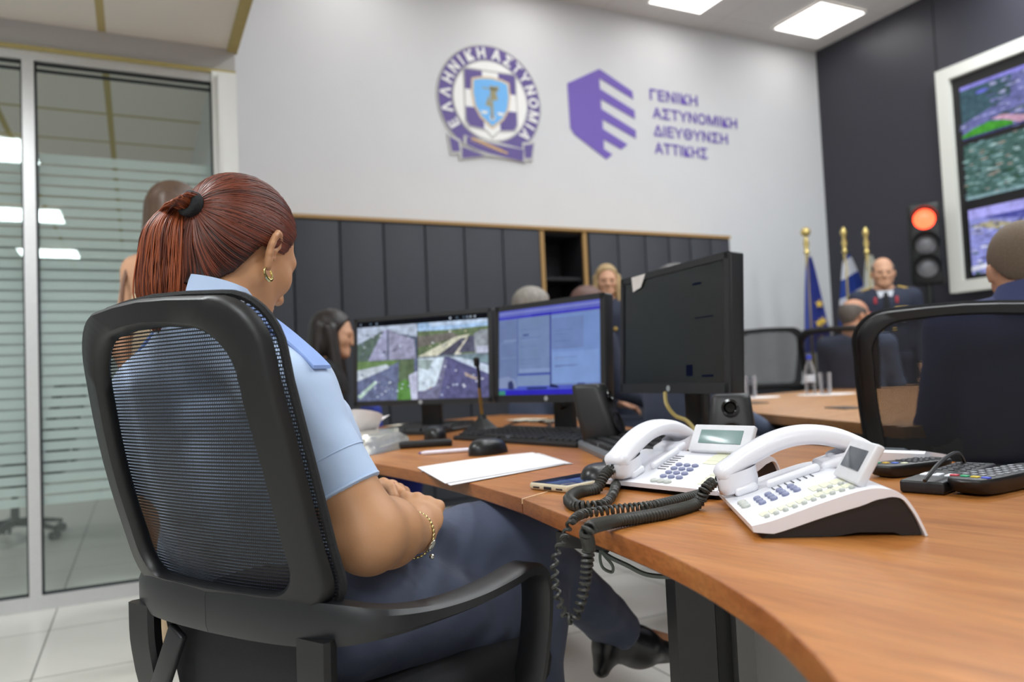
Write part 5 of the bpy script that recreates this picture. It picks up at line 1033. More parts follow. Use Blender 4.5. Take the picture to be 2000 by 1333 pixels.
# coiled handset cords
cordm = M('coiled_cord_charcoal', '33332f', 0.45, var=0.1)
def coil(label, pts, pitch, R0, r, n=9):
    S = spline(pts, 24); L = np.append(0, np.cumsum(np.linalg.norm(np.diff(S, axis=0), axis=1))); tot = L[-1]
    nt_ = np.atleast_1d(pitch); u = np.linspace(0, tot, 3000); pit = np.interp(u/tot, np.linspace(0, 1, len(nt_)), nt_); ph = np.cumsum(2*math.pi/pit*(u[1]-u[0])); turns = ph[-1]/(2*math.pi); m = int(turns*n); uu = np.interp(np.linspace(0, ph[-1], m), ph, u); aa = np.linspace(0, ph[-1], m)
    c = np.stack([np.interp(uu, L, S[:, k]) for k in range(3)], 1); g = np.gradient(c, axis=0); T = g/np.linalg.norm(g, axis=1)[:, None]
    for _ in range(3): T = (np.roll(T, 4, 0)+T+np.roll(T, -4, 0)); T /= np.linalg.norm(T, axis=1)[:, None]
    x = np.cross(T, (0.1, 0.2, 1.0)); bad = np.linalg.norm(x, axis=1) < 0.2; x[bad] = np.cross(T[bad], (1, 0.3, 0)); 
    X = [frame(T[0])[:, 0]]
    for i in range(1, m): v_ = X[-1]-T[i]*(X[-1]@T[i]); X.append(v_/np.linalg.norm(v_))
    X = np.array(X); Y = np.cross(T, X); RR = R0*np.interp(np.interp(uu, u, pit), [0.0055, 0.012], [1.0, 0.55]); hx = c+RR[:, None]*(np.cos(aa)[:, None]*X+np.sin(aa)[:, None]*Y)
    hx = np.concatenate([[c[0]-T[0]*0.004], hx, [c[-1]+T[-1]*0.004]])
    return solo('coiled_cord', MB().tube(hx, r, 5), cordm, label, 'cord')
z0 = DZ+0.0088
hp2 = T2(hl2, -0.011, 0.039); hp1 = T1(hl1, -0.012, 0.039)
coil('charcoal coiled cord draped over the desk edge from the nearest telephone', [hp2, hp2+np.array([-0.02, 0.0, -0.012]), PZ(1360, 985, z0), PZ(1300, 1002, z0), PZ(1245, 1012, z0), PZ(1195, 1020, z0+0.002), PZ(1168, 1035, z0+0.004)+[-0.014, 0, 0.002], P(1150, 1066, 0.955), P(1147, 1100, 0.955), P(1141, 1150, 0.955), P(1128, 1196, 0.955), P(1116, 1212, 0.955), P(1102, 1200, 0.955), P(1088, 1160, 0.955), P(1083, 1110, 0.96), P(1088, 1078, 0.965), P(1100, 1056, 0.97), P(1108, 1036, 0.985), PZ(1118, 1018, z0+0.003), PZ(1140, 1004, z0), PZ(1200, 996, z0), PZ(1270, 990, z0), PZ(1340, 974, z0), PZ(1385, 962, z0)], [0.0052, 0.0052, 0.0052, 0.0054, 0.006, 0.011, 0.013, 0.010, 0.007, 0.0056, 0.0054], 0.0068, 0.00235)
coil('charcoal coiled cord looped beside the smartphone', [hp1, hp1+np.array([-0.02, -0.005, -0.012]), PZ(1165, 955, z0), PZ(1130, 962, z0), PZ(1112, 975, z0), PZ(1122, 987, z0), PZ(1150, 990, z0), PZ(1180, 985, z0), PZ(1197, 966, z0), PZ(1203, 948, z0), PZ(1212, 940, z0)], [0.0056, 0.0056, 0.0058, 0.010, 0.009, 0.0058], 0.0075, 0.0026)
# third device and remotes at the right
dv = PZ(1748, 908, DZ); th_ = thing('telephone_base', 'white telephone with dark keys behind the nearest telephone', 'telephone', (*dv[:2], DZ), 1.9)
mb = MB(); pr_ = [(-0.07, 0.001), (-0.07, 0.014), (-0.02, 0.022), (0.06, 0.034), (0.068, 0.030), (0.06, 0.001)]; V = [(x, y, z) for x in (-0.075, 0.075) for y, z in pr_]; mb.add(V, [list(range(6))[::-1], [6+j for j in range(6)]]+[[j, (j+1) % 6, 6+(j+1) % 6, 6+j] for j in range(6)]); part('body', mb, wp_, th_, smooth=False)
mb = MB()
for i in range(4):
    for j in range(3): mb.box((-0.03+0.02*i, -0.05+0.016*j, 0.018+0.003*j), (0.014, 0.011, 0.005))
part('keypad', mb, M('key_dark_grey', '5a5e62', 0.5), th_, smooth=False, kind='stuff'); part('screen', MB().box((0.01, 0.034, 0.0315), (0.09, 0.03, 0.004), np.array([[1, 0, 0], [0, .96, -.26], [0, .26, .96]])), lcdd, th_, smooth=False)
rm = M('remote_black', '18181a', 0.4, var=0.06)
def remote(label, a, b, w, h, layout, curved=False):
    a = np.array([*a[:2], DZ+0.0005]); b = np.array([*b[:2], DZ+0.0005]); d = _n(b-a); s_ = np.cross((0, 0, 1.0), d); L_ = np.linalg.norm(b-a); c = (a+b)/2; R = np.column_stack([d, s_, [0, 0, 1]]); t = thing('remote_control', label, 'remote control', c)
    if curved:
        mb = MB(); rings = [[c+d*L_/2*k*math.copysign(abs(math.cos(q))**0.35, math.cos(q))+s_*w/2*k*math.copysign(abs(math.sin(q))**0.4, math.sin(q))+np.array([0, 0, z*h]) for q in np.linspace(0, 2*math.pi, 36, endpoint=False)] for k, z in ((0.72, 0), (0.86, 0.12), (0.96, 0.45), (1, 0.8), (0.985, 0.95), (0.95, 1.0))]
        mb.grid(rings, closed_u=True); mb.f.append([5*36+j for j in range(36)]); mb.mi.append(0); mb.col.append(None); part('body', mb, rm, t, world=True, sharp=50)
    else: part('body', MB().rbox(c+[0, 0, h/2], (L_, w, h), 0.004, R), rm, t, world=True)
    for x, y, sx, sy, col in layout: part('button', MB().rbox(c+d*x*L_+s_*y*w+[0, 0, h+0.0005], (sx, sy, 0.003), 0.001, R), M('button_'+col, col, 0.45, var=0.02), t, world=True)
    return t
grid6 = [(-0.24+0.05*i, -0.28+0.28*j, 0.011, 0.011, 'e6e8f0') for i in range(2) for j in range(3)]+[(0.02+0.09*i, -0.28+0.28*j, 0.007, 0.008, '4a4b50') for i in range(5) for j in range(3)]
remote('slim black remote control with six pale buttons and a cable leaning over it', PZ(1800, 966, DZ), PZ(1908, 926, DZ), 0.062, 0.019, grid6)
rgyb = [(-0.40, 0.36-0.24*k, 0.008, 0.011, c_) for k, c_ in enumerate(('c03a48', '2fa06c', 'd0b83a', '4a5ac8'))]
more_ = [(-0.30+0.09*i, -0.30+0.2*j, 0.008, 0.007, '8a8c92') for i in range(7) for j in range(4)]
remote('black television remote control with red, green, yellow and blue buttons at the desk edge', PZ(1880, 972, DZ), PZ(2040, 938, DZ), 0.062, 0.026, rgyb+more_, True)
remote('long black remote control with small coloured buttons before the white telephone body', PZ(1712, 935, DZ), PZ(1842, 918, DZ), 0.058, 0.022, [(-0.36+0.05*k, 0.3-0.2*k, 0.009, 0.009, c_) for k, c_ in enumerate(('3a9a78', 'd0a83a', '4a6ac8', 'dcdcc0'))]+[(-0.05+0.09*i, -0.28+0.19*j, 0.007, 0.007, '3a3b3f') for i in range(5) for j in range(4)], True)
cable('cable', [P(1806, 940, 1.12), P(1815, 928, 1.13), P(1832, 908, 1.16), P(1850, 893, 1.20), P(1866, 885, 1.24), P(1876, 889, 1.28), P(1883, 903, 1.33), PZ(1886, 915, DZ+0.004)], 0.003, cabk, 'thin black cable arching over the slim remote control')
# ================================================================== MEETING TABLE THINGS
petm = bpy.data.materials.new('clear_plastic'); petm.use_nodes = True
_n2, _l2 = petm.node_tree.nodes, petm.node_tree.links; _b = _n2['Principled BSDF']; _b.inputs['Base Color'].default_value = lin('c9c9cc'); _b.inputs['Roughness'].default_value = 0.12
_t = _n2.new('ShaderNodeBsdfTransparent'); _t.inputs[0].default_value = (0.93, 0.93, 0.95, 1); _m = _n2.new('ShaderNodeMixShader'); _f = _n2.new('ShaderNodeLayerWeight'); _f.inputs[0].default_value = 0.45
_l2.new(_f.outputs['Facing'], _m.inputs[0]); _l2.new(_t.outputs[0], _m.inputs[1]); _l2.new(_b.outputs[0], _m.inputs[2]); _l2.new(_m.outputs[0], _n2['Material Output'].inputs[0])
capm = M('blue_cap', '3446c0', 0.4); labelm = M('bottle_label', 'c8ccd4', 0.5, var=0.1, vs=40)
def on_table(px, D):                                           # point of the meeting table top at depth D in the column px
    y = 700
    for _ in range(30):
        q = P(px, y, D); y += (q[2]-MZ)*FPX/D
    return P(px, y, D)
def bottle(label, q, h):
    t = thing('water_bottle', label, 'bottle', (q[0], q[1], q[2]+0.0005)); k = h/0.24; part('body', MB().lathe([(0.028, 0), (0.031, 0.006), (0.031, 0.05), (0.029, 0.055), (0.031, 0.06), (0.031, 0.13), (0.029, 0.15), (0.016, 0.195), (0.012, 0.205), (0.012, 0.22)], n=20) if False else _sc(MB().lathe([(0.028, 0), (0.031, 0.006), (0.031, 0.05), (0.029, 0.055), (0.031, 0.06), (0.031, 0.13), (0.029, 0.15), (0.016, 0.195), (0.012, 0.205), (0.012, 0.22)], n=20), k), petm, t)
    part('cap', _sc(MB().lathe([(0.0145, 0.213), (0.0145, 0.235), (0.011, 0.238), (0, 0.238)], n=18), k), capm, t); part('label', _sc(MB().lathe([(0.0313, 0.075), (0.0316, 0.076), (0.0316, 0.118), (0.0313, 0.119)], n=20), k), labelm, t)
def _sc(mb, k): mb.v = [v*k for v in mb.v]; return mb
def glass(label, q):
    solo('drinking_glass', MB().lathe([(0.026, 0.0), (0.033, 0.125), (0.0355, 0.125), (0.0355, 0.123), (0.031, 0.004), (0.0, 0.004)][::1], (q[0], q[1], q[2]+0.003), 20), petm, label, 'glass')
napm = M('napkin', 'e6e2e0', 0.8)
def napkin(label, q, r=0.10): solo('paper_napkin', MB().lathe([(0, 0.0005), (r, 0.0005), (r, 0.002), (0, 0.0025)], (q[0], q[1], q[2]), 24), napm, label, 'napkin')
bq = on_table(1584, 4.55); bottle('clear water bottle with a blue cap beside the glass on the meeting table', bq, 0.235)
gq = on_table(1613, 4.5); napkin('round white napkin under the glass nearest the bald man\'s chair', gq, 0.16); glass('clear drinking glass on a napkin before the chair of the bald man', gq)
gq = on_table(1467, 4.5); napkin('round white napkin under the glass beside the large dark monitor', gq, 0.16); glass('clear drinking glass beside the rim of the large dark monitor', gq)
bq = on_table(1446, 4.8); bottle('clear water bottle with a blue cap half hidden by the large dark monitor', bq, 0.24)
# ================================================================== THE SEATED OFFICER WITH THE RED PONYTAIL
def skin_mat(name, c, sss=0.12):
    m = M(name, c, 0.48, var=0.05, vs=18, bump=0.08, bs=600, spec=0.35); b = m.node_tree.nodes['Principled BSDF']
    b.inputs['Subsurface Weight'].default_value = sss; b.inputs['Subsurface Radius'].default_value = (0.02, 0.008, 0.004); b.inputs['Subsurface Scale'].default_value = 0.5; return m
def hair_mat(name, c1, c2, rough=0.38):
    if name in MATS: return MATS[name]
    m, nt, b = _nt(name); N, L = nt.nodes, nt.links; g = N.new('ShaderNodeNewGeometry'); cr = N.new('ShaderNodeValToRGB'); cr.color_ramp.elements[0].color = lin(c1); cr.color_ramp.elements[1].color = lin(c2)
    L.new(g.outputs['Random Per Island'], cr.inputs[0]); L.new(cr.outputs[0], b.inputs['Base Color']); b.inputs['Roughness'].default_value = rough; b.inputs['Specular IOR Level'].default_value = 0.45; MATS[name] = m; return m
skin = skin_mat('skin_tan', 'bd8c66'); shirt_m = M('light_blue_shirt', 'b4c8e6', 0.8, var=0.03, vs=12, bump=0.55, bs=26, sheen=0.15); trous = M('navy_grey_trousers', '464d62', 0.85, var=0.06, vs=14, bump=0.7, bs=38, sheen=0.1)
def head_prims(c, R, s=1.0, fem=True, eyes=False):
    T = lambda x, y, z: np.array(c)+R@(np.array([x, y, z])*s)
    r = lambda v: np.array(v)*s
    p = [(ell(T(0, -0.012, 0.032), r((0.073, 0.094, 0.083)), R), 0.02*s), (ell(T(0, 0.030, -0.028), r((0.056, 0.060, 0.080)), R), 0.04*s)]
    for q in (-1, 1):
        p += [(cone(T(q*0.050, 0.0, -0.055), T(q*0.020, 0.065, -0.093), 0.020*s, 0.017*s), 0.03*s), (ell(T(q*0.040, 0.056, -0.028), r((0.024, 0.024, 0.026)), R), 0.02*s),
              (cone(T(q*0.012, 0.086, 0.014), T(q*0.044, 0.070, 0.012), 0.009*s, 0.008*s), 0.02*s)]
    p += [(ell(T(0, 0.075, -0.094), r((0.020, 0.017, 0.017)), R), 0.02*s), (cone(T(0, 0.088, 0.008), T(0, 0.110, -0.036), 0.0065*s, 0.0105*s), 0.014*s), (cone(T(-0.012, 0.098, -0.041), T(0.012, 0.098, -0.041), 0.007*s, 0.007*s), 0.008*s),
          (ell(T(0, 0.087, -0.064), r((0.022, 0.010, 0.0045)), R), 0.006*s), (ell(T(0, 0.085, -0.073), r((0.018, 0.010, 0.005)), R), 0.006*s)]
    return p
def eye_cuts(c, R, s=1.0):
    T = lambda x, y, z: np.array(c)+R@(np.array([x, y, z])*s)
    return union([ell(T(q*0.031, 0.090, -0.006), np.array((0.015, 0.012, 0.008))*s, R) for q in (-1, 1)], 0.002)
def ear_prims(c, R, side, s=1.0, flare=0.5):
    """ear in a plane turned out from the head"""
    f = math.sin(flare); g = math.cos(flare); base = np.array([side*0.072, -0.004, -0.012])
    def T(u, v, o=0.0): return np.array(c)+R@((base+np.array([side*(-u*f+o*g+0.004), u*g+o*f*0.5, v+0.0]))*s)
    hel = [(0.008, 0.004), (0.013, 0.017), (0.011, 0.028), (0.001, 0.034), (-0.010, 0.031), (-0.017, 0.020), (-0.018, 0.004), (-0.014, -0.010), (-0.008, -0.021), (-0.003, -0.029)]
    r_ = [0.0035, 0.004, 0.0042, 0.0045, 0.0045, 0.0045, 0.0042, 0.004, 0.005, 0.006]
    p = [(q, 0.004*s) for q in chain([T(u, v, 0.003) for u, v in hel], [x*s for x in r_])]
    p += [(q, 0.005*s) for q in chain([T(u, v, 0.001) for u, v in ((-0.002, 0.024), (-0.009, 0.012), (-0.008, -0.004), (-0.001, -0.014), (0.003, -0.016))], [0.0032*s, 0.0035*s, 0.0036*s, 0.0038*s, 0.004*s])]
    Rp = R@np.column_stack([[side*(-f), g, 0], [0, 0, 1.0], [side*g, f, 0]]); p += [(ell(T(-0.004, 0.004, -0.004), np.array((0.014, 0.027, 0.0035))*s, Rp), 0.004*s), (ell(T(0.010, -0.006, 0.002), np.array((0.0045, 0.006, 0.004))*s, Rp), 0.004*s), (ell(T(-0.003, -0.026, 0.001), np.array((0.0065, 0.008, 0.004))*s, Rp), 0.004*s)]
    return p, T
def head_rot(phi, pitch, roll=0.0):
    """columns: right, face, up; phi in picture terms, pitch down in degrees"""
    f = facing(phi); rt = np.array([f[1], -f[0], 0]); a = math.radians(pitch); fy = f*math.cos(a)-np.array([0, 0, math.sin(a)]); up = np.cross(rt, fy); b = math.radians(roll); r2 = rt*math.cos(b)+up*math.sin(b); return np.column_stack([r2, fy, np.cross(r2, fy)])
def lat(l, d, z): return np.array([*(RH[:2]*l+FH[:2]*d), z])    # picture-right distance, away distance, height
def hand_prims(wr, dirv, nrm, side, curls, thumb, s=1.0, spread=0.10, splay=None):
    """palm and five fingers. dirv: wrist to knuckles, nrm: out of the back of the hand, side: direction towards the thumb"""
    d = _n(dirv); n = _n(nrm-d*(nrm@d)); t = np.cross(d, n); t = t if t@side > 0 else -t
    T = lambda a, b, c: wr+d*a*s+t*b*s+n*c*s
    R = np.column_stack([t, d, n]); p = [(ell(T(0.045, 0.0, 0.0), np.array((0.038, 0.047, 0.0155))*s, R), 0.014), (cone(T(0.0, 0.0, 0), T(0.03, 0, 0), 0.024*s, 0.024*s), 0.02)]
    tips = []
    for k, (b, L, r) in enumerate(((0.028, 0.072, 0.0088), (0.010, 0.080, 0.0090), (-0.009, 0.075, 0.0086), (-0.026, 0.060, 0.0078))):
        kn = T(0.084-0.004*abs(k-1), b, 0.004); p.append((ell(kn, np.array((0.0105, 0.012, 0.010))*s, R), 0.008)); a0 = 0; q = kn; pts = [T(0.05, b*0.85, 0.002), kn]; dv = _n(d+t*spread*(1.5-k)*0.5)
        for L_, c_ in zip((0.46, 0.30, 0.24), curls[k]): a0 += math.radians(c_); q = q+(dv*math.cos(a0)-n*math.sin(a0))*L*L_*s; pts.append(q)
        p += [(g, 0.0035) for g in chain(pts[1:], [r*s*1.05, r*s, r*s*0.93, r*s*0.80])]; tips.append(pts)
    th = [T(*q) for q in thumb]; p += [(g, 0.005) for g in chain(th, [0.0145*s, 0.0115*s, 0.0100*s, 0.0085*s][:len(th)])]
    return p, tips, th
OFF = thing('person', 'seated woman with a red ponytail in a light blue shirt, looking down', 'person', C_MAIN)
HC = P(471, 490, 1.27); HR = head_rot(65, 24, -2); HS = 0.98
hT = lambda x, y, z: HC+HR@(np.array([x, y, z])*HS)
shR, shL = lat(-0.322, 1.12, 0.938), lat(-0.595, 1.28, 0.945)
neck0, neck1 = hT(0, -0.035, -0.055), P(415, 628, 1.215)
elR, wrR = P(716, 1040, 1.085), P(812, 1042, 1.245)
elL = lat(-0.615, 1.38, 0.70); wrL = P(716, 972, 1.45)
hipR, hipL, knR, knL = lat(-0.285, 1.22, 0.575), lat(-0.45, 1.325, 0.585), P(1032, 1195, 1.45), P(1012, 1044, 1.46)
anL, anR = P(1214, 1240, 1.66), lat(0.02, 1.46, 0.10); toeL = P(1335, 1262, 1.80); toeR = anR+facing(50)*0.15+np.array([0, 0, -0.065])
pel = (hipR+hipL)/2+np.array([0, 0, 0.03]); chest = (shR+shL)/2-np.array([0, 0, 0.12])+facing(58)*0.085; rightv = _n(shR-shL)
# --- body: one continuous surface
bp = head_prims(HC, HR, HS); eL, _ = ear_prims(HC, HR, -1, HS); eR, earT = ear_prims(HC, HR, 1, HS); bp += eL+eR
bp += [(econe(neck0, neck1, (0.047, 0.049), (0.050, 0.052), rightv), 0.03), (cone(neck1+rightv*0.02, shR+np.array([0, 0, 0.005]), 0.045, 0.04), 0.04), (cone(neck1-rightv*0.02, shL+np.array([0, 0, 0.005]), 0.045, 0.04), 0.04), (ell(chest, (0.15, 0.10, 0.15), np.column_stack([rightv, np.cross((0, 0, 1.0), rightv), [0, 0, 1]])), 0.05), (cone(chest, pel, 0.11, 0.115), 0.05)]
bp += [(cone(shR, elR, 0.050, 0.049), 0.03), (cone(elR, elR+(wrR-elR)*0.4, 0.049, 0.049), 0.02), (cone(elR+(wrR-elR)*0.4, wrR, 0.049, 0.030), 0.02), (ell(elR+np.array([0.0, -0.012, -0.014]), (0.036, 0.036, 0.036)), 0.03), (cone(shL, elL, 0.05, 0.042), 0.03), (cone(elL, wrL, 0.042, 0.026), 0.02)]
bp += [(cone(pel, hipR, 0.10, 0.085), 0.03), (cone(pel, hipL, 0.10, 0.085), 0.03), (cone(hipR, knR, 0.078, 0.052), 0.03), (cone(hipL, knL, 0.078, 0.052), 0.03), (cone(knR, anR, 0.048, 0.030), 0.02), (cone(knL, anL, 0.048, 0.030), 0.02), (cone(anL, anL+(toeL-anL)*0.7, 0.028, 0.020), 0.02), (cone(anR, toeR, 0.030, 0.022), 0.02)]
# right hand folded over the left one
k_R = P(824, 990, 1.315)
pR, tipsR, thR = hand_prims(wrR, k_R-wrR, _n(-FH*0.75+np.array([0, 0, 0.66])+RH*0.25), -RH, [(62, 62, 40), (66, 64, 40), (68, 62, 38), (70, 60, 38)], [(0.015, 0.022, -0.004), (0.042, 0.044, -0.010), (0.066, 0.040, -0.018), (0.086, 0.030, -0.020)], 1.06)
k_L = P(774, 956, 1.40)
pL, tipsL, thL = hand_prims(wrL, k_L-wrL, _n(np.array([0, 0, 0.75])+FH*0.55-RH*0.1), -FH, [(28, 30, 20), (34, 34, 20), (40, 36, 22), (46, 36, 22)], [(0.012, 0.024, -0.002), (0.045, 0.040, -0.004), (0.075, 0.034, -0.006), (0.100, 0.026, -0.006)], 1.0)
bp += pR+pL
body_f = carve(union(bp, 0.02), eye_cuts(HC, HR, HS), 0.004)
pts_ = np.array([HC+[-.13, -.13, .14], HC+[.13, .13, -.14], elR, elL, wrR, wrL, k_R, k_L, knR, knL, anL, anR, toeL, toeR, hipL, shL])
BV, BQ = snet(body_f, pts_.min(0)-0.085, pts_.max(0)+0.085, 0.0031); mb = MB(); mb.add(BV, BQ); part('body', mb, skin, OFF, world=True, sharp=180, label='tan skin')
eye_m = M('eye_white', 'e8e4de', 0.2); 
for q in (-1, 1): part('eye', MB().ball(hT(q*0.031, 0.0705, -0.007), 0.0125*HS), eye_m, OFF, world=True)
nail = M('red_nail_varnish', 'c4433a', 0.25, coat=0.4)
# nails of the left hand that show
for pts in (tipsL[0], tipsL[1], tipsL[2]):
    a, b = pts[-2], pts[-1]; d = _n(b-a); part('nail', MB().ball(b-d*0.001+np.array([0, 0, 0.0045]), (0.0042, 0.0075, 0.0022), 12, 8, frame((0, 0, 1.0), np.cross(d, (0, 0, 1.0)))), nail, OFF, world=True)
a, b = thL[-2], thL[-1]; d = _n(b-a); part('nail', MB().ball(b+d*0.001+np.array([0, 0, 0.006]), (0.005, 0.008, 0.0025), 12, 8, frame((0, 0, 1.0), np.cross(d, (0, 0, 1.0)))), nail, OFF, world=True)
# --- shirt with short sleeves
slR, slL = shR+(elR-shR)*0.73, shL+(elL-shL)*0.62; tf = np.cross((0, 0, 1.0), rightv); tor = np.column_stack([rightv, tf, [0, 0, 1.0]])
sp = [(ell(chest+tf*0.01, (0.175, 0.118, 0.165), tor), 0.05), (econe(chest-np.array([0, 0, 0.02])-rightv*0.02, pel+np.array([0, 0, 0.02])-rightv*0.075-tf*0.015, (0.172, 0.115), (0.200, 0.128), rightv), 0.05), (cone(neck1+rightv*0.01-np.array([0, 0, 0.012]), shR+np.array([0, 0, -0.002]), 0.060, 0.055), 0.06), (cone(neck1-rightv*0.01-np.array([0, 0, 0.012]), shL+np.array([0, 0, -0.002]), 0.060, 0.055), 0.06)]
slv = [(cone(shR, slR, 0.054, 0.0525), 0.04), (cone(shL, slL, 0.054, 0.056), 0.04)]
cutR, cutL = plane(slR, slR-shR), plane(slL, slL-shL)
trunk = union(sp, 0.05); armR_, armL_ = inter(slv[0][0], cutR, 0.003), inter(slv[1][0], cutL, 0.003)
trunk_w = wrinkle(trunk, 0.006, (9, 9, 22)); armR_, armL_ = inter(wrinkle(slv[0][0], 0.004, (9, 9, 16)), cutR, 0.003), inter(slv[1][0], cutL, 0.003)
shirt_f = carve(union([(trunk_w, 0.05), (armR_, 0.045), (armL_, 0.045)], 0.04), cone(neck1+np.array([0, 0, 0.015]), neck0, 0.058, 0.066), 0.004)
pts_ = np.array([shR, shL, slR, slL, pel, neck1]); SV, SQ = snet(shirt_f, pts_.min(0)-np.array([.16, .16, .12]), pts_.max(0)+np.array([.16, .16, .10]), 0.0042); mb = MB(); mb.add(SV, SQ); SH = part('shirt', mb, shirt_m, OFF, world=True, sharp=180, label='light blue short sleeved shirt')
# cuff hem, epaulettes, collar
ax = _n(slR-shR)
for k, off in ((0, -0.004), (1, -0.052)):
    Rr = frame(ax); c_ = slR+ax*off; rr = 0.0530 if k == 0 else 0.0538
    part('cuff_hem' if k == 0 else 'cuff_seam', MB().tube([c_+Rr[:, 0]*rr*math.cos(a)+Rr[:, 1]*rr*math.sin(a) for a in np.linspace(0, 2*math.pi, 48, endpoint=False)], 0.0022 if k == 0 else 0.0012, 6, closed=True), shirt_m, SH, world=True)
ep_m = M('epaulette_blue', '86a0d8', 0.75, var=0.05)
for sh_, sg in ((shR, 1), (shL, -1)):
    e0 = neck1+rightv*sg*0.055+np.array([0, 0, 0.030]); e1 = sh_+rightv*sg*0.03+np.array([0, 0, 0.059]); mid = (e0+e1)/2+np.array([0, 0, 0.006]); pth = spline([e0, mid, e1, sh_+rightv*sg*0.062+np.array([0, 0, 0.034])], 6); w_ = tf*1.0
    e_ = MB(); e_.sweep(pth, [w_]*len(pth), [np.array([0, 0, 1.0])]*len(pth), [(0.017, 0.0005), (0.016, 0.002), (-0.016, 0.002), (-0.017, 0.0005), (-0.017, -0.003), (0.017, -0.003)]); part('epaulette', e_, ep_m, SH, world=True)
nk = _n(neck0-neck1); Rn = frame(nk, rightv); G = []
for f, rr, h in ((0, 0.056, -0.028), (0.3, 0.057, 0.0), (0.6, 0.057, 0.026), (0.8, 0.060, 0.032), (1.0, 0.065, 0.022), (1.2, 0.075, -0.010), (1.4, 0.081, -0.022)):
    row = []
    for a in np.linspace(0.30, 2*math.pi-0.30, 50): row.append(neck1+nk*(0.022+h+0.012*math.cos(a))+(Rn[:, 0]*math.sin(a)*rr-np.cross(nk, rightv)*math.cos(a)*(-1)*rr*-1*(1.0)))
    G.append(row)
cm = MB(); cm.grid(G); cm.grid([[q+np.array([0, 0, -0.0012]) for q in r] for r in G], flip=True); part('collar', cm, shirt_m, SH, world=True, sharp=60)
# --- trousers
tp = [(ell(pel+np.array([0, 0, 0.0]), (0.185, 0.15, 0.115), tor), 0.05), (cone(hipR, knR, 0.096, 0.068), 0.05), (cone(hipL, knL, 0.098, 0.070), 0.04), (cone(knL, anL, 0.066, 0.048), 0.04), (cone(knR, anR, 0.068, 0.055), 0.04)]
anl = _n(anL-knL); anr = _n(anR-knR)
tr_f = wrinkle(union(tp, 0.05), 0.015, (13, 13, 13)); tr_f = inter(inter(tr_f, plane(anL-anl*0.005, anl), 0.004), lambda p: np.maximum(-((p-knR)@anr), 0)*0+np.where(np.linalg.norm(p-anR, axis=1) < 0.12, (p-(anR-anr*0.02))@anr, -1.0), 0.003)
tr_f = carve(tr_f, cone(anL-anl*0.03, anL+anl*0.05, 0.041, 0.044), 0.004)
pts_ = np.array([hipR, hipL, knR, knL, anL, anR, pel]); TV, TQ = snet(tr_f, pts_.min(0)-0.2, pts_.max(0)+0.14, 0.0055); mb = MB(); mb.add(TV, TQ); part('trousers', mb, trous, OFF, world=True, sharp=180, label='dark grey blue trousers')
# --- black pumps
shoe_m = M('black_patent_leather', '101012', 0.3, var=0.05)
for an, toe, up in ((anL, toeL, anl*-1), (anR, toeR, np.array([0, 0, 1.0]))):
    d = _n(toe-an); n = _n(up-d*(up@d)); s_ = np.cross(d, n); R = np.column_stack([s_, d, n]); heel = an-d*0.035-n*0.026; tip = toe+d*0.055-n*0.012
    f = union([(econe(heel+n*0.010, heel+d*0.10+n*0.008, (0.036, 0.046), (0.041, 0.040), s_), 0.02), (econe(heel+d*0.10+n*0.006, tip, (0.042, 0.038), (0.022, 0.014), s_), 0.03), (cone(heel-n*0.02, heel-n*0.050, 0.022, 0.018), 0.02)], 0.02)
    q = np.array([heel, tip]); V, Q = snet(f, q.min(0)-0.1, q.max(0)+0.07, 0.0035); mb = MB(); mb.add(V, Q); part('shoe', mb, shoe_m, OFF, world=True, sharp=180, label='black pump')
# --- hair: scalp cap, combed strands, ponytail, tie
hair_dark, hair_strand, tail_strand = M('hair_dark_root', '2a1612', 0.5, var=0.25, vs=90), hair_mat('hair_strands_auburn', '3c1a10', '80402c', 0.42), hair_mat('hair_strands_copper', '4e1f11', 'a2532e', 0.42)
hl_y = [-0.13, -0.105, -0.085, -0.062, -0.045, -0.030, -0.015, 0.004, 0.014, 0.021, 0.028, 0.034, 0.045, 0.058, 0.070, 0.084, 0.1]
hl_z = [-0.112, -0.114, -0.110, -0.098, -0.072, -0.028, 0.006, 0.028, 0.024, 0.010, 0.000, 0.010, 0.038, 0.062, 0.080, 0.095, 0.10]
capc, capr = np.array([0, -0.012, 0.032]), np.array((0.073, 0.094, 0.083))+0.006
cap0 = union([(ell(hT(*capc), capr*HS, HR), 0.02), (ell(hT(0, -0.045, -0.012), np.array((0.062, 0.055, 0.070))*HS, HR), 0.03), (cone(hT(0, -0.036, -0.05), hT(0, -0.036, -0.10), 0.056*HS, 0.046*HS), 0.03)], 0.03)
def cap_f(p):
    q = ((p-HC)@HR)/HS; return np.maximum(cap0(p), (np.interp(q[:, 1], hl_y, hl_z)-q[:, 2])*0.7*HS)
V, Q = snet(cap_f, HC-0.15, HC+0.15, 0.0032); mb = MB(); mb.add(V, Q); HAIR = part('hair', mb, hair_dark, OFF, world=True, sharp=180, label='red brown hair combed back into a ponytail')
TIE = np.array([0.0, -0.118, 0.012]); rnd = np.random.RandomState(11)
def on_cap(d):
    """distance along local direction d from the cap centre to the cap surface"""
    lo, hi = np.full(len(d), 0.05), np.full(len(d), 0.22); c = hT(*capc)
    for _ in range(18):
        m = (lo+hi)/2; v = cap0(c+(d*m[:, None]*HS)@HR.T); lo = np.where(v < 0, m, lo); hi = np.where(v < 0, hi, m)
    return hi
qs = rnd.randn(16000, 3); qs /= np.linalg.norm(qs, axis=1)[:, None]; ps = capc+qs*on_cap(qs)[:, None]; gap = ps[:, 2]-np.interp(ps[:, 1], hl_y, hl_z)
keep = (gap > 0.001) & ((gap < 0.022) | (rnd.rand(len(qs)) < 0.10)); dirs0 = qs[keep][:1900]
tied = _n(TIE-capc); st = MB()
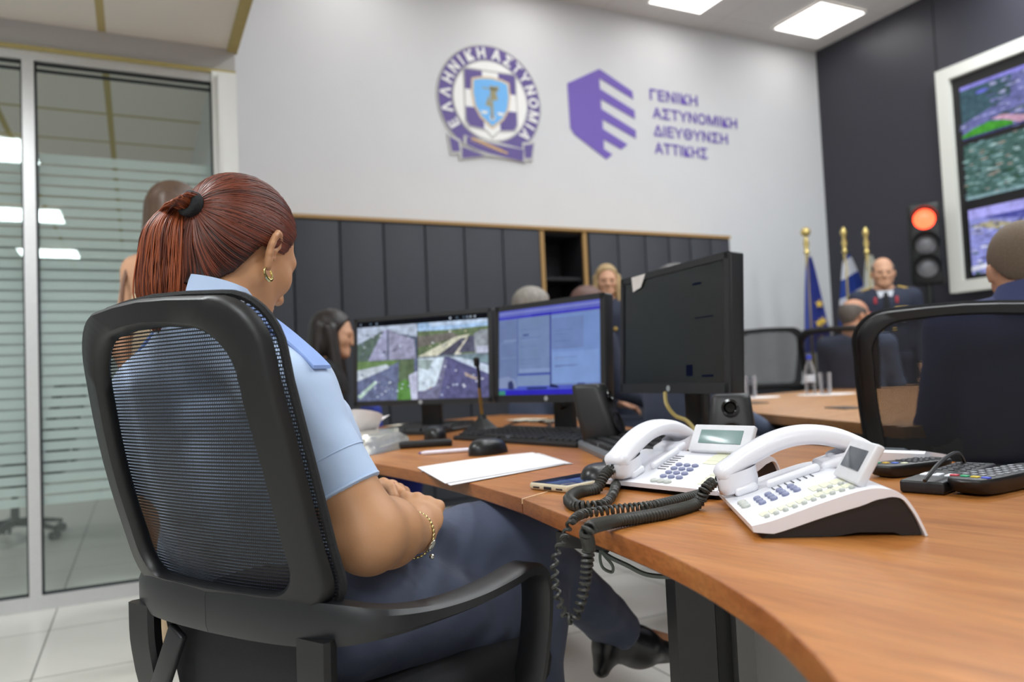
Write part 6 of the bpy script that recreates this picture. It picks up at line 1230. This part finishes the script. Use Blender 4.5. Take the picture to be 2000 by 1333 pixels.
for q in dirs0:
    om = math.acos(np.clip(q@tied, -1, 1)); 
    if om < 0.25: continue
    n_ = 11; u = np.linspace(0, 1, n_); bend = 0.10*math.sin(1.0)*np.array([0, 0, 1.0])
    D = (np.sin((1-u)*om)[:, None]*q+np.sin(u*om)[:, None]*tied)/math.sin(om); D = D+np.sin(u*math.pi)[:, None]*np.array([0, 0, 0.05])*(1 if q[2] > -0.1 else -0.3); D /= np.linalg.norm(D, axis=1)[:, None]
    r = on_cap(D)+0.0006+0.0022*rnd.rand()*np.sin(u*math.pi); L_ = capc+D*r[:, None]; L_[-1] = L_[-1]*0.5+TIE*0.5
    W = HC+(L_*HS)@HR.T; st.tube(W, np.interp(u, [0, 0.1, 0.85, 1], [0.0004, 0.0011, 0.0011, 0.0008]), 4, cap=False)
part('combed_strands', st, hair_strand, HAIR, world=True, sharp=180)
tie = hT(*TIE); tdir = _n(hT(0.0, -0.150, 0.003)-tie); Rt = frame(tdir); th_m = M('black_hair_tie', '17191b', 0.8, bump=0.5, bs=500)
tb = MB()
for k in range(3): tb.tube([tie+tdir*(0.004*k-0.002)+Rt[:, 0]*0.0145*math.cos(a)+Rt[:, 1]*0.0145*math.sin(a) for a in np.linspace(0, 2*math.pi, 28, endpoint=False)], 0.0066, 8, closed=True)
part('hair_tie', tb, th_m, HAIR, world=True, sharp=180, label='black fabric hair tie')
# ponytail: strands leave the tie, arch and fall
left = -RH; tail = MB(); core = []
ctrl = [tie-tdir*0.006, tie+tdir*0.020+np.array([0, 0, 0.002]), P(340, 412, 1.20), P(325, 448, 1.185), P(320, 505, 1.18), P(318, 570, 1.175), P(320, 620, 1.175), P(324, 655, 1.18)]
cs = spline(ctrl, 6); wdt = np.interp(np.linspace(0, 1, len(cs)), [0, 0.1, 0.28, 0.45, 0.7, 0.86, 1], [0.010, 0.013, 0.020, 0.032, 0.037, 0.030, 0.010]); dpt = wdt*0.62
fa = frame(RH, (0, 0, 1.0))
for i in range(len(cs)): core.append([cs[i]+RH*wdt[i]*0.82*math.cos(a)+FH*dpt[i]*0.8*math.sin(a)+(np.array([0, 0, wdt[i]*0.8*math.cos(a)-0.0]) if i < 12 else 0)*np.array([0, 0, 1.0]) for a in np.linspace(0, 2*math.pi, 20, endpoint=False)])
tail.grid(core, closed_u=True); PT = part('ponytail', tail, M('hair_copper_core', '4a1f14', 0.5, var=0.25, vs=60), HAIR, world=True, sharp=180)
ts = MB()
for k in range(900):
    a = rnd.rand()*2*math.pi; r = rnd.rand()**0.35; e = 0.8+0.3*rnd.rand(); ln = int(len(cs)*(0.80+0.2*rnd.rand())); w1 = rnd.randn()*0.0025; ph = rnd.rand()*6; pts = []
    for i in range(0, ln, 2):
        f = i/len(cs); ca, sa = math.cos(a+0.25*math.sin(3*f+ph)), math.sin(a+0.25*math.sin(3*f+ph)); g = min(1, i/14)
        o = RH*wdt[i]*r*ca+FH*dpt[i]*r*sa+np.array([0, 0, (1-g)*wdt[i]*r*ca]); pts.append(cs[i]+o*1.06+RH*w1*math.sin(5*f+ph))
    ts.tube(pts, np.interp(np.linspace(0, 1, len(pts)), [0, 0.1, 0.8, 1], [0.001, 0.0012, 0.0011, 0.0004]), 4, cap=False)
part('ponytail_strands', ts, tail_strand, PT, world=True, sharp=180)
# --- earring, bracelet
gold = M('yellow_gold', 'd9c98a', 0.18, 0.95, var=0.05)
lobe = earT(-0.003, -0.032, 0.004); ec = lobe+np.array([0, 0, -0.0085]); ev = HR[:, 1]; er = MB()
er.tube([ec+ev*0.0092*math.sin(a)+np.array([0, 0, 0.0092*math.cos(a)]) for a in np.linspace(0.5, 2*math.pi-0.5, 30)], np.interp(np.linspace(0, 1, 30), [0, 0.5, 1], [0.0010, 0.0034, 0.0010]), 8); part('earring', er, gold, OFF, world=True, label='small gold hoop earring')
wd_ = _n(k_R-wrR); fw_ = _n(wrR-elR); bc = wrR-fw_*0.012; Rb = frame(fw_); br_ = MB()
for a in np.linspace(0, 2*math.pi, 34, endpoint=False):
    c_ = bc+Rb[:, 0]*0.036*math.cos(a)+Rb[:, 1]*0.036*math.sin(a)+np.array([0, 0, -0.003]); tg = -Rb[:, 0]*math.sin(a)+Rb[:, 1]*math.cos(a); br_.ball(c_, (0.0022, 0.0034, 0.0028), 8, 6, np.column_stack([_n(c_-bc), tg, np.cross(_n(c_-bc), tg)]))
B_ = part('bracelet', br_, gold, OFF, world=True, label='gold chain bracelet'); cl = MB()
od = _n(RH*0.75-FH*0.5+np.array([0, 0, -0.45])); od = _n(od-fw_*(od@fw_)); cl.ball(bc+od*0.0385, (0.004, 0.008, 0.011), 14, 8, np.column_stack([od, fw_, np.cross(od, fw_)])); cl.ball(bc+od*0.038+np.array([0, 0, -0.017]), 0.0045, 12, 8); part('charm', cl, M('silver_charm', 'd6d6cc', 0.2, 0.9), B_, world=True)

# ================================================================== THE OTHER PEOPLE
def figure(label, loc, phi, pose, H, top, bottom, hair=None, skin_c=None, fem=False, pitch=8, turn=0.0, arms=None, extra=None, h=0.010, bare=False, legs=True, lean=0.0, collar=None, sink=0.0):
    """whole person in a local frame (x right, y front); pose 'sit' or 'stand'; H body height"""
    k = H/1.75; t = thing('person', label, 'person', loc, rz_of(phi)); S = lambda x, y, z: np.array([x, y, z])*k
    drop = 0.0 if pose == 'stand' else 0.385
    hz = 0.93-drop; hip = [S(q*0.085, 0, hz) for q in (-1, 1)]
    if pose == 'stand': kn = [S(q*0.10, 0.01, 0.49) for q in (-1, 1)]; an = [S(q*0.10, -0.01, 0.085) for q in (-1, 1)]
    else: kn = [S(q*0.11, 0.42, 0.52) for q in (-1, 1)]; an = [S(q*0.11, 0.40, 0.085) for q in (-1, 1)]
    L_ = lambda z: lean*(z-hz); P_ = lambda x, y, z: S(x, y+L_(z-drop), z-drop)
    w = 0.165 if fem else 0.195; sh = [P_(q*w, -0.01, 1.425) for q in (-1, 1)]; nb = P_(0, -0.02, 1.475); hc = P_(0, 0.02+sink*0.6, 1.622-sink)
    if arms is None: arms = 'down' if pose == 'stand' else 'lap'
    A = {'down': [((0.235, -0.02, 1.14), (0.225, 0.07, 0.90))]*2, 'lap': [((0.235, 0.06, 1.15), (0.16, 0.28, 1.075))]*2, 'front': [((0.24, 0.06, 1.15), (0.14, 0.27, 1.20))]*2}[arms]
    el = [P_(q*A[0][0][0], A[0][0][1], A[0][0][2]) for q in (-1, 1)]; wr = [P_(q*A[0][1][0], A[0][1][1], A[0][1][2]) for q in (-1, 1)]
    a = math.radians(turn); R = np.array([[math.cos(a), math.sin(a), 0], [-math.sin(a), math.cos(a), 0], [0, 0, 1.0]]); b = math.radians(-pitch); R = R@np.array([[1, 0, 0], [0, math.cos(b), -math.sin(b)], [0, math.sin(b), math.cos(b)]])
    s = k*(0.97 if fem else 1.02); X = (1.0, 0, 0)
    p = head_prims(hc, R, s)
    for q in (-1, 1): p.append((ell(hc+R@(np.array([q*0.079, -0.006, -0.01])*s), np.array((0.010, 0.018, 0.030))*s, R), 0.006))
    nr = 0.050 if fem else 0.060
    p += [(cone(hc+R@(np.array([0, -0.03, -0.05])*s), nb, nr*k, nr*1.08*k), 0.03)]
    tr_ = [(econe(P_(0, 0.0, 1.36), P_(0, 0.0, 1.08), (0.16*k if fem else 0.185*k, 0.105*k), (0.125*k if fem else 0.155*k, 0.10*k), X), 0.06), (econe(P_(0, 0.0, 1.10), S(0, 0, hz+0.02), (0.13*k, 0.10*k), (0.165*k, 0.12*k), X), 0.06)]
    tr_ += [(cone(nb-S(0, 0, 0.03), sh[i], 0.055*k, 0.052*k), 0.06) for i in (0, 1)]
    ar = []
    for i in (0, 1):
        ar += [(cone(sh[i], el[i], 0.050*k, 0.040*k), 0.03), (cone(el[i], wr[i], 0.040*k, 0.027*k), 0.02)]
    lg = []
    for i in (0, 1): lg += [(cone(hip[i], kn[i], 0.085*k, 0.056*k), 0.04), (cone(kn[i], an[i], 0.054*k, 0.036*k), 0.02)]
    ft = [(cone(an[i]+S(0, -0.02, -0.03), an[i]+S(0, 0.15, -0.055), 0.034*k, 0.026*k), 0.03) for i in (0, 1)]
    hd = []
    for i in (0, 1):
        d = _n(wr[i]-el[i]); q = (-1, 1)[i]; d = _n(d+np.array([-0.2*q, 0.25, -0.1]) if pose == 'sit' else d); nrm = np.array([q*1.0, 0, 0.3]) if pose == 'stand' else np.array([0, 0, 1.0])
        g, _, _ = hand_prims(wr[i], d, nrm, np.array([0, 1.0, 0]) if pose == 'stand' else np.array([-q*1.0, 0, 0]), [(18, 22, 14)]*4, [(0.012, 0.024, 0), (0.045, 0.046, -0.008), (0.070, 0.050, -0.012), (0.090, 0.046, -0.014)], 0.98*k); hd += g
    fb = union(p+tr_+ar+lg+ft+hd, 0.03); fb = carve(fb, eye_cuts(hc, R, s), 0.004)
    B = np.array([hc+S(0.1, 0.14, 0.15), hc-S(0.1, 0.14, 0), *wr, *el, *sh, *an, S(0.2, 0.17, 0), S(-0.2, -0.14, 0), *[kn[i]+S(0, 0.06, 0.06) for i in (0, 1)], an[0]+S(0, 0.2, 0), wr[0]+S(-0.05, 0.12, -0.1), wr[1]+S(0.05, 0.12, -0.19 if pose == 'stand' else -0.05)]); lo, hi = B.min(0)-0.06, B.max(0)+0.06
    lo[2] = max(lo[2], -0.02)
    V, Q = snet(fb, lo, hi, h*0.85); mb = MB(); mb.add(V, Q); part('body', mb, skin_c or skin, t, sharp=180)
    for q in (-1, 1): part('eye', MB().ball(hc+R@(np.array([q*0.031, 0.073, -0.006])*s), 0.0125*s), M('eye_dark', '3a2c26', 0.2), t)
    # clothing: the same shapes, a little fuller
    def puff(lst, e): return [((lambda f: (lambda q_: f(q_)-e))(f), kk) for f, kk in lst]
    if top:
        parts_ = puff(tr_, 0.012)+(puff(ar, 0.012) if not bare else []); ft_ = union(parts_, 0.04)
        for i in (0, 1):
            d = _n(wr[i]-el[i]); ft_ = (lambda f, o, dd: (lambda q_: np.maximum(f(q_), np.where(np.linalg.norm(q_-o, axis=1) < 0.10, (q_-o)@dd, -1.0))))(ft_, wr[i]-d*0.005, d)
        if bare: ft_ = inter(ft_, plane(P_(0, 0, 1.33), (0, 0, 1.0)), 0.01)
        ft_ = carve(ft_, cone(nb-S(0, -0.012, 0.0), hc, 0.062*k, 0.10*k), 0.006); ft_ = inter(ft_, plane(S(0, 0, hz-0.04 if pose == 'stand' else hz+0.0), (0, 0, -1.0)), 0.01)
        V, Q = snet(wrinkle(ft_, 0.005, (10, 10, 14)), lo-0.03, hi+0.03, h); mb = MB(); mb.add(V, Q); TP = part('jacket' if not bare else 'top', mb, top, t, sharp=180)
        if collar:
            C_ = MB(); C_.tube([nb+S(0.062*math.cos(q_), 0.060*math.sin(q_)+0.004, 0.012-0.024*math.sin(q_)) for q_ in np.linspace(0, 2*math.pi, 30, endpoint=False)], 0.013*k, 8, closed=True); part('collar', C_, collar, TP)
    if bottom:
        fl_ = union(puff(lg, 0.016)+[(ell(S(0, 0, hz+0.03), S(0.175, 0.13, 0.11)), 0.05)], 0.04); z0 = an[0][2]; fl_ = (lambda f: lambda q_: np.maximum(f(q_), (z0-0.02)-q_[:, 2]))(fl_)
        V, Q = snet(wrinkle(fl_, 0.006, (9, 9, 9)), lo-0.03, hi+0.03, h); mb = MB(); mb.add(V, Q); part('trousers', mb, bottom, t, sharp=180)
    fs = union(puff(ft, 0.010), 0.02); fs = (lambda f: lambda q_: np.maximum(f(q_), 0.002-q_[:, 2]))(fs); V, Q = snet(fs, np.minimum(an[0], an[1])-0.12, np.maximum(an[0], an[1])+S(0.1, 0.26, 0.05), 0.009); mb = MB(); mb.add(V, Q); part('shoes', mb, M('black_shoe_leather', '141416', 0.35), t, sharp=180)
    hw = lambda x, y, z: hc+R@(np.array([x, y, z])*s)
    if hair:
        kind, hm = hair; cap = union([(ell(hw(0, -0.014, 0.034), np.array((0.082, 0.104, 0.092))*s, R), 0.02), (ell(hw(0, -0.045, -0.015), np.array((0.068, 0.058, 0.072))*s, R), 0.03)], 0.03)
        ly = [-0.13, -0.09, -0.06, -0.03, 0.0, 0.02, 0.04, 0.06, 0.08, 0.11]; lz = {'short': [-0.075, -0.075, -0.05, -0.005, 0.025, 0.0, 0.03, 0.062, 0.085, 0.1], 'bald': [-0.075, -0.075, -0.05, -0.005, 0.02, 0.0, 0.04, 0.05, 0.05, 0.05]}.get(kind, [-0.2, -0.2, -0.16, -0.10, -0.06, -0.03, 0.02, 0.06, 0.085, 0.10])
        def fh(p_):
            q_ = ((p_-hc)@R)/s; d = np.maximum(cap(p_), (np.interp(q_[:, 1], ly, lz)-q_[:, 2])*0.7*s)
            if kind == 'bald': d = np.maximum(d, (q_[:, 2]-0.055+0.35*np.maximum(q_[:, 1], -0.05))*0.8*s)
            return d
        f_ = fh
        if kind in ('long', 'long_back'):
            ln = 0.30 if kind == 'long' else 0.36; cur = [(econe(hw(0, -0.055, 0.03), np.array([*hw(0, -0.085, 0)[:2], hc[2]-ln*k])+S(0, -0.02, 0), (0.088*s, 0.062*s), (0.115*s if kind == 'long' else 0.15*s, 0.040*s), R[:, 0]), 0.03)]
            for q in (-1, 1): cur.append((econe(hw(q*0.066, 0.0, 0.02), np.array([*hw(q*0.10, 0.03, 0)[:2], hc[2]-ln*0.93*k]), (0.030*s, 0.035*s), (0.034*s, 0.024*s), R[:, 1]), 0.03))
            cu_ = union(cur, 0.03); f_ = lambda p_: np.minimum(fh(p_), wrinkle(cu_, 0.006, (40, 40, 6))(p_))
        V, Q = snet(f_, hc-np.array([.22, .22, .46])*k, hc+np.array([.2, .2, .17])*k, h*0.6); mb = MB(); mb.add(V, Q); part('hair', mb, hm, t, sharp=180)
    THING[t.name+'_k'] = dict(hw=hw, nb=nb, sh=sh, S=S, P_=P_, hc=hc, k=k, R=R, s=s, hz=hz); return t, THING[t.name+'_k']
skin2 = skin_mat('skin_light', 'c99a7c', 0.0); skin3 = skin_mat('skin_ruddy', 'b9866a', 0.0)
navy = M('navy_uniform_wool', '262c3e', 0.85, var=0.06, bump=0.2, bs=700); navy2 = M('navy_blue_jacket', '272f5a', 0.8, var=0.06, bump=0.2, bs=700); bluegrey = M('blue_grey_uniform', '515c74', 0.85, var=0.06, bump=0.2, bs=700); blackc = M('black_jacket', '141518', 0.85, var=0.08, bump=0.2, bs=700); royal = M('royal_blue_cloth', '3240a0', 0.85, var=0.06); beige = M('beige_cloth', 'cdb596', 0.85, var=0.05); whitecol = M('white_shirt_collar', 'd4d8e0', 0.8)
hair_grey = M('hair_grey', '8a847c', 0.6, var=0.3, vs=60, stretch=(1, 1, 0.3)); hair_blk = M('hair_black_brown', '211a18', 0.45, var=0.3, vs=80, stretch=(1, 1, 0.15)); hair_bld = M('hair_blonde', 'a58a60', 0.5, var=0.3, vs=70, stretch=(1, 1, 0.12)); hair_brn = M('hair_brown_fade', '4c382a', 0.5, var=0.3, vs=70, stretch=(1, 1, 0.12)); hair_red = M('hair_reddish', '5e4038', 0.55, var=0.3, vs=60); hair_buzz = M('hair_buzz_brown', '6a5a4a', 0.8, var=0.25, vs=300); hair_sil = M('hair_silver', '5f5650', 0.6, var=0.3, vs=60)
gold_b = M('gold_braid', 'c9a855', 0.35, 0.5); red_t = M('red_tab', 'b03440', 0.6); silv = M('silver_badge', 'c8c8c4', 0.35, 0.5)
def seat_at(px, py_top, D, H=1.75):                             # floor point under a head top seen at that pixel
    q = P(px, py_top, D); return np.array([q[0], q[1], 0])
# 1 man in navy in the right chair
c_ = np.array(C_MAN)
t, g = figure('man in a navy jacket with cropped hair sitting with his back turned', tuple(c_), 72, 'sit', 1.72, navy2, M('dark_trousers', '1d2029', 0.85), ('short', hair_buzz), skin3, pitch=14, arms='front', sink=0.04)
cl = MB(); S = g['S']; nb = g['nb']
G = []
for f, rr, hh in ((0, 0.080, -0.03), (0.3, 0.078, 0.01), (0.7, 0.074, 0.052), (1, 0.080, 0.056), (1.3, 0.105, 0.010), (1.5, 0.125, -0.02)): G.append([nb+S(rr*math.sin(a), -rr*math.cos(a), hh+0.012*math.cos(a)) for a in np.linspace(-2.5, 2.5, 40)])
cl.grid(G, flip=True); cl.grid([[q-np.array([0, 0, 0.0015]) for q in r] for r in G]); part('collar', cl, navy2, t)
# 2 bald seated man
t, g = figure('bald seated man in a blue grey jacket, head turned in profile', C_BALD, 50, 'sit', 1.79, bluegrey, navy, ('bald', hair_sil), skin3, pitch=6, turn=38, lean=0.05)
# 3 standing officer
q = P(1722, 503, 6.1); 
def buttons(t, g, n, y, z0, dz, x=0.045):
    for i in range(n):
        for s_ in (-1, 1): part('button', MB().ball(g['P_'](s_*x, y-0.004*i, z0-dz*i), (0.013, 0.008, 0.013), 10, 8), gold_b, t)
t, g = figure('standing officer in a dark uniform with medals before the dark wall', (q[0], q[1], 0), 250, 'stand', 1.76, navy, navy, ('bald', hair_sil), skin2, pitch=2, collar=whitecol)
S, P_ = g['S'], g['P_']
part('necktie', MB().add([P_(-0.014, 0.115, 1.46), P_(0.014, 0.115, 1.46), P_(0.028, 0.135, 1.25), P_(0, 0.14, 1.20), P_(-0.028, 0.135, 1.25)], [(0, 4, 3, 2, 1)]), blackc, t)
part('shirt_front', MB().add([P_(-0.06, 0.085, 1.475), P_(0.06, 0.085, 1.475), P_(0.0, 0.128, 1.27)], [(0, 2, 1)]), whitecol, t)
for s_ in (-1, 1):
    part('epaulette', MB().rbox(P_(s_*0.15, -0.005, 1.492), np.array((0.11, 0.05, 0.012))*g['k'], 0.004, np.array([[math.cos(.3), 0, s_*math.sin(.3)], [0, 1, 0], [-s_*math.sin(.3), 0, math.cos(.3)]])), gold_b, t, label='gold braided shoulder board')
    part('collar_tab', MB().rbox(P_(s_*0.075, 0.108, 1.40), np.array((0.022, 0.01, 0.05))*g['k'], 0.003), red_t, t)
part('medal_ribbons', MB().rbox(P_(-0.10, 0.118, 1.32), np.array((0.09, 0.012, 0.04))*g['k'], 0.003), gold_b, t); part('badge', MB().lathe([(0.025, 0), (0.018, 0.008), (0, 0.01)], P_(-0.11, 0.122, 1.25), 16, frame((0, 1.0, 0))), silv, t); part('name_bar', MB().rbox(P_(0.10, 0.118, 1.30), np.array((0.06, 0.012, 0.02))*g['k'], 0.003), red_t, t)
buttons(t, g, 3, 0.122, 1.17, 0.09)
# 4 blonde officer
q = P(1184, 527, 5.35); t, g = figure('standing blonde officer with long hair in a dark uniform with gold buttons', (q[0], q[1], 0), 262, 'stand', 1.70, navy, navy, ('long', hair_bld), skin2, fem=True, pitch=4, turn=-6, collar=whitecol)
buttons(t, g, 3, 0.118, 1.27, 0.085); P_ = g['P_']
part('belt', MB().tube([P_(0.152*math.cos(a), 0.118*math.sin(a), 1.055) for a in np.linspace(0, 2*math.pi, 36, endpoint=False)], 0.017, 8, closed=True), navy, t); part('belt_buckle', MB().rbox(P_(0, 0.136, 1.055), (0.08, 0.014, 0.042), 0.004), gold_b, t); part('red_cord', MB().tube(spline([P_(0.13, 0.07, 1.40), P_(0.12, 0.11, 1.32), P_(0.09, 0.12, 1.26), P_(0.125, 0.10, 1.34)], 6), 0.008, 8), red_t, t)
# 5 dark haired woman at the far desk
q = P(596, 590, 3.5); t, g = figure('dark haired woman in a black jacket sitting in profile beside the traffic camera monitor', (q[0]+0.02, q[1], 0), 12, 'sit', 1.66, blackc, royal, ('long', hair_blk), skin2, fem=True, pitch=8, turn=6, arms='lap', lean=0.12)
S = g['S']; P_ = g['P_']; part('blouse', MB().add([P_(-0.05, 0.105, 1.40), P_(0.05, 0.105, 1.40), P_(0.055, 0.128, 1.2), P_(0.03, 0.13, 1.06), P_(-0.03, 0.13, 1.06), P_(-0.055, 0.128, 1.2)], [(0, 5, 4, 3, 2, 1)]), royal, t)
ch6 = dup(chair, (q[0], q[1], 0), rz_of(12), 'black office chair of the dark haired woman'); ch6.location = tuple(np.array([q[0], q[1], 0])-np.array([*facing(12)[:2]*-0.02, 0]))
# 6, 7 two heads behind the monitors
q = P(1033, 563, 4.25); figure('grey haired man seated behind the pale blue monitor', (q[0], q[1], 0), 20, 'sit', 1.84, bluegrey, navy, ('short', hair_grey), skin2, pitch=6)
q = P(1143, 559, 4.75); figure('reddish haired person seated between the grey haired man and the blonde officer', (q[0], q[1], 0), 25, 'sit', 1.90, navy, navy, ('short', hair_red), skin3, pitch=8)
# 8 person hidden by the large dark monitor
q = P(1322, 640, 3.0); figure('person in a blue grey uniform seated behind the large dark monitor', (q[0], q[1], 0), 25, 'sit', 1.74, bluegrey, navy, ('short', hair_blk), skin2, pitch=6)
# 9 woman in a strappy top in front of the glass
q = P(338, 352, 2.75); t, g = figure('standing woman with long brown hair in a sleeveless beige top before the glass partition', (q[0], q[1], 0), 70, 'stand', 1.70, beige, beige, ('long_back', hair_brn), skin2, fem=True, pitch=4, turn=20, bare=True)
S = g['S']; sh = g['sh']
for s_, i in ((-1, 0), (1, 1)): part('bag_strap' if s_ < 0 else 'strap', MB().tube(spline([sh[i]+S(s_*0.0, 0.07, -0.06), sh[i]+S(s_*0.005, 0.0, 0.056), sh[i]+S(s_*-0.01, -0.075, -0.05), sh[i]+S(s_*-0.02, -0.10, -0.22)], 8), 0.007, 8), M('brown_strap', '6b4a38', 0.6), t)
